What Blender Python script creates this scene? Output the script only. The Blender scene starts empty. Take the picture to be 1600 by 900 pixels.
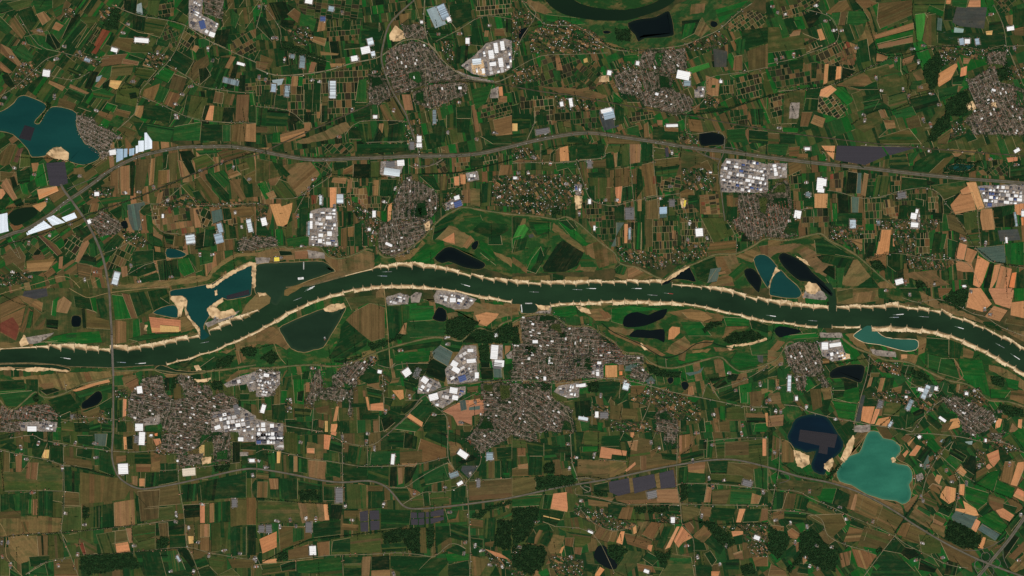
import bpy, math, random
import numpy as np
from mathutils import Vector

scene = bpy.context.scene
C = scene.collection
random.seed(7)
rng = np.random.default_rng(7)
PI = math.pi

# ------------------------------------------------------------------ camera, sky, sun, exposure
MPP = 10.0                                    # metres of land per unit of the traced map
def wx(x): return (x - 800.0) * MPP
def wy(y): return (450.0 - y) * MPP
CAM_H = 40000.0
cam_data = bpy.data.cameras.new('camera')
cam = bpy.data.objects.new('camera', cam_data)
C.objects.link(cam)
cam.location = (0, 0, CAM_H)
cam.rotation_euler = (0, 0, 0)
cam_data.sensor_fit = 'HORIZONTAL'
cam_data.sensor_width = 36.0
cam_data.lens = 36.0 * CAM_H / 16000.0
cam_data.clip_start = 100.0
cam_data.clip_end = 200000.0
scene.camera = cam

SUN_AZ, SUN_EL = math.radians(155), math.radians(52)
world = bpy.data.worlds.new('World')
scene.world = world
world.use_nodes = True
wn = world.node_tree
sky = wn.nodes.new('ShaderNodeTexSky')
sky.sky_type = 'NISHITA'
sky.sun_disc = False
sky.sun_elevation = SUN_EL
sky.sun_rotation = SUN_AZ
bgn = wn.nodes['Background']
bgn.inputs['Strength'].default_value = 0.05
wn.links.new(sky.outputs['Color'], bgn.inputs['Color'])

sun_data = bpy.data.lights.new('sun', 'SUN')
sun_data.energy = 4.0
sun_data.angle = math.radians(0.5)
sun_data.color = (1.0, 0.965, 0.91)
sun = bpy.data.objects.new('sun', sun_data)
C.objects.link(sun)
sdir = Vector((math.sin(SUN_AZ) * math.cos(SUN_EL), math.cos(SUN_AZ) * math.cos(SUN_EL), math.sin(SUN_EL)))
sun.rotation_euler = (-sdir).to_track_quat('-Z', 'Y').to_euler()
sun.location = sdir * 20000

scene.view_settings.view_transform = 'Standard'
scene.view_settings.look = 'None'
scene.view_settings.gamma = 1.0
scene.view_settings.exposure = 0.0
scene.view_settings.use_curve_mapping = False

# ------------------------------------------------------------------ colours
def lin(c):
    return tuple(((v / 255.0) / 12.92 if v <= 10 else ((v / 255.0 + 0.055) / 1.055) ** 2.4) for v in c)

PAL = {                                       # crop and soil colours
    'd': (11, 31, 14), 'D': (15, 47, 20), 'g': (27, 66, 28), 'G': (18, 76, 26), 'o': (55, 66, 30),
    'b': (78, 67, 38), 'B': (97, 74, 45), 't': (125, 94, 61), 'O': (180, 124, 83), 'r': (104, 56, 38),
    'y': (70, 86, 76), 'Y': (130, 145, 142), 's': (196, 156, 96), 'p': (84, 56, 44), 'm': (27, 63, 26),
    'M': (104, 84, 52), 'n': (58, 64, 32), 'k': (58, 62, 58), 'A': (196, 120, 70), 'e': (42, 40, 26), 'u': (158, 110, 76), 'l': (50, 108, 42),
}
MOTTLE = {'m': .75, 'M': .8, 'n': .6, 'o': .25, 'b': .25, 'd': .1, 'D': .15}
PAL = {k: lin(v) for k, v in PAL.items()}

# ------------------------------------------------------------------ materials
def new_mat(name):
    m = bpy.data.materials.new(name)
    m.use_nodes = True
    nt = m.node_tree
    b = nt.nodes['Principled BSDF']
    b.inputs['Roughness'].default_value = 0.9
    b.inputs['Specular IOR Level'].default_value = 0.1
    return m, nt, b
def N(nt, t, **kw):
    n = nt.nodes.new(t)
    for k, v in kw.items():
        if k in n.inputs: n.inputs[k].default_value = v
        else: setattr(n, k, v)
    return n
def math_n(nt, op, a, b=None, c=None):
    n = nt.nodes.new('ShaderNodeMath'); n.operation = op
    for i, v in enumerate((a, b, c)):
        if v is None: continue
        if isinstance(v, (int, float)): n.inputs[i].default_value = v
        else: nt.links.new(v, n.inputs[i])
    return n.outputs[0]
def mix_n(nt, f, a, b, blend='MIX'):
    n = nt.nodes.new('ShaderNodeMix'); n.data_type = 'RGBA'; n.blend_type = blend
    for k, v in ((0, f), (6, a), (7, b)):
        if isinstance(v, (int, float)): n.inputs[k].default_value = v
        elif isinstance(v, tuple): n.inputs[k].default_value = (*v[:3], 1)
        else: nt.links.new(v, n.inputs[k])
    return n.outputs[2]
def noise_n(nt, vec, scale, detail=3, rough=.6):
    n = N(nt, 'ShaderNodeTexNoise', Scale=scale, Detail=detail, Roughness=rough)
    if vec is not None: nt.links.new(vec, n.inputs['Vector'])
    return n.outputs['Fac']
def scale_vec(nt, vec, s):
    n = N(nt, 'ShaderNodeMapping'); n.inputs['Scale'].default_value = s
    nt.links.new(vec, n.inputs['Vector']); return n.outputs[0]
def val_mul(nt, col, fac):
    """multiply a colour by a scalar socket"""
    n = nt.nodes.new('ShaderNodeVectorMath'); n.operation = 'SCALE'
    if isinstance(col, tuple): n.inputs[0].default_value = col[:3]
    else: nt.links.new(col, n.inputs[0])
    if isinstance(fac, (int, float)): n.inputs['Scale'].default_value = fac
    else: nt.links.new(fac, n.inputs['Scale'])
    return n.outputs[0]
def spread(nt, f, amp):                       # noise 0..1 -> 1 +- amp
    return math_n(nt, 'MULTIPLY_ADD', f, 2 * amp, 1 - amp)
def ramp01(nt, f, lo, hi):
    n = N(nt, 'ShaderNodeMapRange'); n.inputs[1].default_value = lo; n.inputs[2].default_value = hi
    nt.links.new(f, n.inputs[0]); return n.outputs[0]

def field_material():
    m, nt, b = new_mat('crop_and_soil')
    at = N(nt, 'ShaderNodeAttribute', attribute_name='Col')
    uv = N(nt, 'ShaderNodeUVMap', uv_map='UVMap').outputs[0]
    geo = N(nt, 'ShaderNodeNewGeometry').outputs['Position']
    rows = noise_n(nt, scale_vec(nt, uv, (.0011, .032, 1)), 1.0, 3, .65)     # drilled rows and tramlines
    blot = noise_n(nt, scale_vec(nt, uv, (.006, .009, 1)), 1.0, 4, .6)      # soil patches
    grain = noise_n(nt, geo, .04, 3, .85)                                   # plants and tussocks
    c = at.outputs['Color']
    dry = mix_n(nt, .75, c, lin((104, 84, 50)))
    lush = mix_n(nt, .55, c, lin((30, 62, 28)))
    big = noise_n(nt, scale_vec(nt, geo, (.0045, .0085, 1)), 1.0, 5, .65)
    f1 = math_n(nt, 'MULTIPLY', ramp01(nt, big, .5, .64), at.outputs['Alpha'])
    f2 = math_n(nt, 'MULTIPLY', ramp01(nt, big, .5, .38), at.outputs['Alpha'])
    c = mix_n(nt, f1, c, dry)
    c = mix_n(nt, f2, c, lush)
    edge = math_n(nt, 'MULTIPLY', ramp01(nt, blot, .55, .72), .28)
    c = mix_n(nt, edge, c, dry)
    k = math_n(nt, 'MULTIPLY', spread(nt, rows, .42), spread(nt, blot, .30))
    k = math_n(nt, 'MULTIPLY', k, spread(nt, grain, .42))
    nt.links.new(val_mul(nt, c, k), b.inputs['Base Color'])
    return m
def attr_material(name, grain_scale=.08, amp=.3, rough=.85, spec=.15):
    m, nt, b = new_mat(name)
    at = N(nt, 'ShaderNodeAttribute', attribute_name='Col')
    geo = N(nt, 'ShaderNodeNewGeometry').outputs['Position']
    g = noise_n(nt, geo, grain_scale, 3, .7)
    nt.links.new(val_mul(nt, at.outputs['Color'], spread(nt, g, amp)), b.inputs['Base Color'])
    b.inputs['Roughness'].default_value = rough
    b.inputs['Specular IOR Level'].default_value = spec
    return m
def two_tone(name, c1, c2, s1, lo, hi, grain=.06, amp=.3, rough=.9, spec=.1, c3=None, s3=.03):
    m, nt, b = new_mat(name)
    geo = N(nt, 'ShaderNodeNewGeometry').outputs['Position']
    f = ramp01(nt, noise_n(nt, geo, s1, 4, .65), lo, hi)
    c = mix_n(nt, f, lin(c1), lin(c2))
    if c3: c = mix_n(nt, ramp01(nt, noise_n(nt, geo, s3, 2, .6), .55, .68), c, lin(c3))
    c = val_mul(nt, c, spread(nt, noise_n(nt, geo, grain, 2, .8), amp))
    nt.links.new(c, b.inputs['Base Color'])
    b.inputs['Roughness'].default_value = rough
    b.inputs['Specular IOR Level'].default_value = spec
    return m
def blend(c1, c2, t): return tuple(p + (q - p) * t for p, q in zip(c1, c2))
def water_material(name, c1, c2):
    m, nt, b = new_mat(name)
    geo = N(nt, 'ShaderNodeNewGeometry').outputs['Position']
    f = ramp01(nt, noise_n(nt, scale_vec(nt, geo, (.0009, .0022, 1)), 1.0, 4, .55), .3, .7)
    c = mix_n(nt, f, lin(c1), lin(c2))
    c = val_mul(nt, c, spread(nt, noise_n(nt, geo, .03, 3, .7), .14))
    nt.links.new(c, b.inputs['Base Color'])
    b.inputs['Roughness'].default_value = .3
    b.inputs['Specular IOR Level'].default_value = .1
    bump = N(nt, 'ShaderNodeBump', Strength=.25, Distance=1.0)
    nt.links.new(noise_n(nt, geo, .05, 4, .7), bump.inputs['Height'])
    nt.links.new(bump.outputs[0], b.inputs['Normal'])
    return m

MAT = {}
MAT['field'] = field_material()
MAT['roof'] = attr_material('roofs_and_walls', .12, .22)
MAT['leaf'] = attr_material('foliage', .25, .35)
MAT['metal'] = attr_material('painted_metal', .05, .10, .5, .3)
MAT['panel'] = attr_material('solar_glass', .05, .12, .6, .12)
MAT['ground'] = two_tone('farmland_soil', (34, 50, 24), (74, 64, 38), .0035, .4, .62, .06, .3, c3=(20, 44, 22), s3=.002)
MAT['town'] = two_tone('streets_and_gardens', (92, 80, 66), (30, 44, 24), .016, .42, .56, .05, .4, c3=(124, 108, 92), s3=.02)
MAT['village'] = two_tone('village_gardens', (32, 48, 26), (76, 66, 42), .018, .42, .62, .05, .35, c3=(24, 40, 22), s3=.012)
MAT['yard'] = two_tone('paved_yard', (112, 102, 92), (150, 138, 124), .012, .4, .62, .05, .25, c3=(76, 72, 66), s3=.014)
MAT['sand'] = two_tone('river_sand', (222, 197, 158), (184, 154, 114), .008, .4, .66, .03, .22, c3=(158, 128, 88), s3=.011)
MAT['pit'] = two_tone('sand_pit', (218, 184, 138), (164, 134, 96), .01, .4, .62, .04, .22, c3=(116, 98, 70), s3=.009)
MAT['wet'] = two_tone('wet_sand', (112, 94, 66), (76, 74, 50), .012, .4, .6, .05, .15, .5)
MAT['damp'] = two_tone('damp_sand', (164, 134, 94), (136, 112, 78), .012, .4, .6, .05, .15, .6)
MAT['stone'] = two_tone('groyne_stone', (158, 138, 104), (112, 98, 74), .05, .4, .6, .2, .25)
MAT['asphalt'] = two_tone('asphalt', (100, 93, 82), (82, 77, 68), .01, .4, .6, .06, .2)
MAT['road'] = two_tone('pale_road', (124, 114, 88), (92, 88, 62), .01, .4, .65, .05, .25)
MAT['street'] = two_tone('town_street', (142, 128, 112), (108, 98, 86), .012, .4, .62, .05, .25)
MAT['path'] = two_tone('bare_track', (150, 126, 86), (116, 96, 62), .01, .4, .65, .05, .25)
MAT['verge'] = two_tone('road_verge', (52, 62, 32), (84, 74, 44), .008, .4, .62, .05, .3)
MAT['dike'] = two_tone('dike_grass', (60, 72, 36), (104, 88, 54), .006, .42, .6, .05, .3)
MAT['rail'] = two_tone('ballast', (78, 68, 54), (52, 54, 34), .01, .4, .6, .06, .25)
MAT['w_river'] = water_material('river_water', (20, 38, 23), (33, 57, 35))
MAT['w_dark'] = water_material('dark_water', (7, 15, 17), (11, 22, 21))
MAT['w_teal'] = water_material('teal_water', (13, 50, 46), (19, 61, 55))
MAT['w_deep'] = water_material('blue_water', (5, 25, 34), (7, 33, 44))
MAT['w_turq'] = water_material('turquoise_water', (30, 96, 77), (48, 122, 99))
MAT['w_mid'] = water_material('green_grey_water', (34, 78, 64), (44, 92, 76))
MAT['w_stream'] = water_material('ditch_water', (16, 32, 20), (20, 38, 22))
DEPTHS = {}                                   # shallow margin to deep middle
for _k, _s, _d1, _d2 in (('b', (12, 44, 38), (4, 20, 30), (6, 28, 40)), ('t', (22, 62, 52), (13, 51, 48), (19, 62, 57)), ('q', (60, 108, 84), (22, 77, 61), (48, 113, 90)),
                         ('d', (18, 30, 22), (6, 14, 16), (10, 20, 20)), ('m', (52, 92, 72), (34, 78, 64), (44, 92, 76)), ('r', (40, 58, 38), (24, 42, 28), (32, 53, 36))):
    DEPTHS[_k] = [water_material('%s_water_depth' % _k, blend(_s, _d1, t), blend(_s, _d2, t)) for t in (.15, .5, .8, 1.0)]
MAT['bark'] = two_tone('bark', (70, 56, 42), (52, 42, 32), 1.0, .4, .6)
MAT['foam'] = two_tone('wake_foam', (150, 160, 148), (90, 110, 94), .03, .4, .6)

# ------------------------------------------------------------------ geometry helpers
def link(o, parent=None):
    C.objects.link(o)
    if parent is not None: o.parent = parent
    return o
def tag(o, label=None, cat=None, group=None, kind=None):
    if label: o['label'] = label
    if cat: o['category'] = cat
    if group: o['group'] = group
    if kind: o['kind'] = kind
    return o
def empty(name, loc):
    o = bpy.data.objects.new(name, None); o.location = loc; o.empty_display_size = 5
    return link(o)
def area(p):
    s = 0
    for i in range(len(p)):
        x0, y0 = p[i - 1]; x1, y1 = p[i]
        s += x0 * y1 - x1 * y0
    return s / 2
def centroid(p): return (sum(q[0] for q in p) / len(p), sum(q[1] for q in p) / len(p))
def clean(p):
    out = []
    for q in p:
        if not out or abs(q[0] - out[-1][0]) + abs(q[1] - out[-1][1]) > .02: out.append(q)
    if len(out) > 1 and abs(out[0][0] - out[-1][0]) + abs(out[0][1] - out[-1][1]) < .02: out.pop()
    return out
def up(p):                                    # world-upwards winding for a map polygon (map y runs down)
    return p if area(p) < 0 else p[::-1]
def clip_half(p, nx, ny, d):                  # keep nx*x+ny*y <= d
    out = []
    for i in range(len(p)):
        a = p[i - 1]; b = p[i]
        da = nx * a[0] + ny * a[1] - d; db = nx * b[0] + ny * b[1] - d
        if (da <= 0) != (db <= 0):
            t = da / (da - db)
            out.append((a[0] + (b[0] - a[0]) * t, a[1] + (b[1] - a[1]) * t))
        if db <= 0: out.append(b)
    return out
def clip_rect(p, ca, sa, u0, u1, v0, v1):     # local u = x*ca+y*sa, v = -x*sa+y*ca
    for nx, ny, d in ((ca, sa, u1), (-ca, -sa, -u0), (-sa, ca, v1), (sa, -ca, -v0)):
        p = clip_half(p, nx, ny, d)
        if len(p) < 3: return []
    return clean(p)
def inside(poly, X, Y):
    r = np.zeros(len(X), bool)
    n = len(poly)
    for i in range(n):
        x0, y0 = poly[i - 1]; x1, y1 = poly[i]
        if y0 == y1: continue
        c = ((y0 > Y) != (y1 > Y)) & (X < (x1 - x0) * (Y - y0) / (y1 - y0) + x0)
        r ^= c
    return r
def compact(p):
    P = sum(math.hypot(p[i][0] - p[i - 1][0], p[i][1] - p[i - 1][1]) for i in range(len(p)))
    return 4 * PI * abs(area(p)) / (P * P)
def bbox(p):
    xs = [q[0] for q in p]; ys = [q[1] for q in p]
    return min(xs), min(ys), max(xs), max(ys)
def long_angle(p):
    best, a = -1, 0
    for i in range(len(p)):
        dx = p[i][0] - p[i - 1][0]; dy = p[i][1] - p[i - 1][1]
        l = dx * dx + dy * dy
        if l > best: best, a = l, math.atan2(dy, dx)
    return a
def shrink(p, d):                             # pull a polygon's edges inwards
    s = 1 if area(p) > 0 else -1
    n = len(p); out = []
    for i in range(n):
        a = p[i - 1]; b = p[i]; c = p[(i + 1) % n]
        e1 = (b[0] - a[0], b[1] - a[1]); e2 = (c[0] - b[0], c[1] - b[1])
        l1 = math.hypot(*e1) or 1; l2 = math.hypot(*e2) or 1
        n1 = (-e1[1] / l1 * s, e1[0] / l1 * s); n2 = (-e2[1] / l2 * s, e2[0] / l2 * s)
        bx, by = n1[0] + n2[0], n1[1] + n2[1]
        k = bx * bx + by * by
        if k < .35: k = .35
        out.append((b[0] + bx * 2 * d / k, b[1] + by * 2 * d / k))
    return out

def sheet_mesh(name, items, mat, colored=False):
    """items: (map polygon, z, rgba, row angle); one mesh of flat polygons"""
    vs, fs, cols, uvs = [], [], [], []
    for p, z, c, a in items:
        p = up(p)
        base = len(vs)
        ca, sa = math.cos(a), math.sin(a)
        off = random.uniform(0, 9000)
        for x, y in p:
            vs.append((wx(x), wy(y), z))
            if colored:
                cols.extend(c)
                uvs.extend(((x * ca + y * sa) * MPP + off, (-x * sa + y * ca) * MPP + off * 1.7))
        fs.append(list(range(base, base + len(p))))
    me = bpy.data.meshes.new(name)
    me.from_pydata(vs, [], fs)
    if colored:
        ca_ = me.color_attributes.new('Col', 'FLOAT_COLOR', 'CORNER')
        ca_.data.foreach_set('color', np.array(cols, np.float32))
        uv = me.uv_layers.new(name='UVMap')
        uv.data.foreach_set('uv', np.array(uvs, np.float32))
    me.materials.append(mat)
    return me
def sheet(name, polys, z, mat, parent=None, kind='structure', label=None):
    if polys and isinstance(polys[0][0], (int, float)): polys = [polys]
    me = sheet_mesh(name, [(p, z + .012 * (i % 6), None, 0) for i, p in enumerate(polys)], mat)
    o = link(bpy.data.objects.new(name, me), parent)
    if parent is None or kind == 'stuff': tag(o, kind=kind)
    if label: o['label'] = label
    return o
def strip(pts, w0, w1=None):                  # ribbon polygon along a polyline (map units)
    w1 = w1 or w0
    n = len(pts); L, R = [], []
    for i in range(n):
        a = pts[max(i - 1, 0)]; b = pts[min(i + 1, n - 1)]
        dx, dy = b[0] - a[0], b[1] - a[1]; l = math.hypot(dx, dy) or 1
        w = (w0 + (w1 - w0) * i / max(1, n - 1)) / 2
        L.append((pts[i][0] - dy / l * w, pts[i][1] + dx / l * w))
        R.append((pts[i][0] + dy / l * w, pts[i][1] - dx / l * w))
    return L, R
def smooth(pts, k=4, closed=False):           # Catmull-Rom
    n = len(pts); out = []
    rngi = range(n if closed else n - 1)
    for i in rngi:
        if closed: p0, p1, p2, p3 = pts[i - 1], pts[i], pts[(i + 1) % n], pts[(i + 2) % n]
        else: p0, p1, p2, p3 = pts[max(i - 1, 0)], pts[i], pts[i + 1], pts[min(i + 2, n - 1)]
        for j in range(k):
            t = j / k
            out.append(tuple(.5 * (2 * p1[q] + (p2[q] - p0[q]) * t + (2 * p0[q] - 5 * p1[q] + 4 * p2[q] - p3[q]) * t * t
                                   + (3 * p1[q] - p0[q] - 3 * p2[q] + p3[q]) * t ** 3) for q in (0, 1)))
    if not closed: out.append(pts[-1])
    return out
def rough_edge(p, amp, step=3.0):             # natural wobble on a shoreline
    out = []
    n = len(p)
    for i in range(n):
        a = p[i]; b = p[(i + 1) % n]
        l = math.hypot(b[0] - a[0], b[1] - a[1]); k = max(1, int(l / step))
        for j in range(k):
            t = j / k
            out.append((a[0] + (b[0] - a[0]) * t + random.gauss(0, amp), a[1] + (b[1] - a[1]) * t + random.gauss(0, amp)))
    return out
def ribbon_mesh(name, pts, w, z, mat):
    L, R = strip(pts, w)
    vs = [(wx(x), wy(y), z) for x, y in L] + [(wx(x), wy(y), z) for x, y in R]
    n = len(pts)
    fs = [(n + i, n + i + 1, i + 1, i) for i in range(n - 1)]
    me = bpy.data.meshes.new(name)
    me.from_pydata(vs, [], fs); me.materials.append(mat)
    me.update()
    if me.polygons and me.polygons[0].normal.z < 0: me.flip_normals()
    return me
def ribbon(name, pts, w, z, mat, parent=None, kind='structure', label=None):
    o = link(bpy.data.objects.new(name, ribbon_mesh(name, pts, w, z, mat)), parent)
    if parent is None: tag(o, kind=kind)
    if label: o['label'] = label
    return o
def big_mesh(name, V, F, col, mat):
    """V (n,3), F (m,k) equal-size faces, col (m,4) per face"""
    me = bpy.data.meshes.new(name)
    k = F.shape[1]
    me.vertices.add(len(V)); me.vertices.foreach_set('co', V.astype(np.float32).ravel())
    me.loops.add(F.size); me.loops.foreach_set('vertex_index', F.astype(np.int32).ravel())
    me.polygons.add(len(F)); me.polygons.foreach_set('loop_start', np.arange(0, F.size, k, dtype=np.int32))
    if col is not None:
        a = me.color_attributes.new('Col', 'FLOAT_COLOR', 'CORNER')
        a.data.foreach_set('color', np.repeat(col.astype(np.float32), k, axis=0).ravel())
    me.materials.append(mat)
    me.update(); me.validate()
    return me

# gabled building: 10 corner points, quads only (the gable end is a quad with a doubled ridge point)
GV = np.array([(-.5, -.5, 0), (.5, -.5, 0), (.5, .5, 0), (-.5, .5, 0),
               (-.5, -.5, 1), (.5, -.5, 1), (.5, .5, 1), (-.5, .5, 1),
               (-.5, 0, 2), (.5, 0, 2), (-.5, 0, 1), (.5, 0, 1)], float)
GF = np.array([(0, 1, 5, 4), (2, 3, 7, 6), (1, 2, 6, 5), (3, 0, 4, 7),
               (4, 5, 9, 8), (6, 7, 8, 9), (5, 6, 11, 9), (7, 4, 10, 8)])
GF[6] = (5, 11, 6, 9); GF[7] = (7, 10, 4, 8)
def gables(cx, cy, lx, ly, hw, hr, ang, roofc, wallc):
    """many gabled buildings at map points; lengths in metres; returns V,F,col"""
    n = len(cx)
    V = np.repeat(GV[None], n, 0)
    x = V[:, :, 0] * lx[:, None]; y = V[:, :, 1] * ly[:, None]
    zz = V[:, :, 2]
    z = np.where(zz == 0, 0.0, np.where(zz == 1, hw[:, None], (hw + hr)[:, None]))
    c = np.cos(-ang)[:, None]; s = np.sin(-ang)[:, None]
    W = np.stack([x * c - y * s + wx(cx)[:, None], x * s + y * c + wy(cy)[:, None], z], -1)
    F = GF[None] + (np.arange(n) * 12)[:, None, None]
    col = np.ones((n, 8, 4)); col[:, :4, :3] = wallc[:, None]; col[:, 4:6, :3] = roofc[:, None]; col[:, 6:, :3] = wallc[:, None]
    return W.reshape(-1, 3), F.reshape(-1, 4), col.reshape(-1, 4)

# tree crown: jittered icosahedra
_t = (1 + 5 ** .5) / 2
IV = np.array([(-1, _t, 0), (1, _t, 0), (-1, -_t, 0), (1, -_t, 0), (0, -1, _t), (0, 1, _t), (0, -1, -_t), (0, 1, -_t),
               (_t, 0, -1), (_t, 0, 1), (-_t, 0, -1), (-_t, 0, 1)], float) / math.hypot(1, _t)
IF = np.array([(0, 11, 5), (0, 5, 1), (0, 1, 7), (0, 7, 10), (0, 10, 11), (1, 5, 9), (5, 11, 4), (11, 10, 2), (10, 7, 6), (7, 1, 8),
               (3, 9, 4), (3, 4, 2), (3, 2, 6), (3, 6, 8), (3, 8, 9), (4, 9, 5), (2, 4, 11), (6, 2, 10), (8, 6, 7), (9, 8, 1)])
def crowns(cx, cy, r, h, base_col, jitter=.35):
    n = len(cx)
    V = IV[None] * (1 + rng.uniform(-.28, .28, (n, 12, 1)))
    rot = rng.uniform(0, 2 * PI, n)
    c = np.cos(rot)[:, None]; s = np.sin(rot)[:, None]
    x = (V[:, :, 0] * c - V[:, :, 1] * s) * r[:, None]; y = (V[:, :, 0] * s + V[:, :, 1] * c) * r[:, None]
    z = V[:, :, 2] * (h * .42)[:, None] + (h * .58)[:, None]
    W = np.stack([x + wx(cx)[:, None], y + wy(cy)[:, None], z], -1)
    F = IF[None] + (np.arange(n) * 12)[:, None, None]
    k = np.clip(rng.normal(1, jitter, (n, 1)), .4, 2.2)
    col = np.ones((n, 20, 4)); col[:, :, :3] = (np.array(base_col)[None] * k)[:, None] * rng.uniform(.8, 1.2, (n, 20, 1))
    return W.reshape(-1, 3), F.reshape(-1, 3), col.reshape(-1, 4)
def scatter(poly, spacing):                   # jittered grid points (map units) inside a polygon
    x0, y0, x1, y1 = bbox(poly)
    gx, gy = np.meshgrid(np.arange(x0, x1, spacing), np.arange(y0, y1, spacing))
    X = gx.ravel() + rng.uniform(-.45, .45, gx.size) * spacing
    Y = gy.ravel() + rng.uniform(-.45, .45, gx.size) * spacing
    m = inside(poly, X, Y)
    return X[m], Y[m]

# ------------------------------------------------------------------ the map, traced square by square
# each line: code, then numbers; map points are (x, y) pairs in quarter units from the square's corner
TILES = []
def T(i, j, s): TILES.append((i, j, s))

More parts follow.
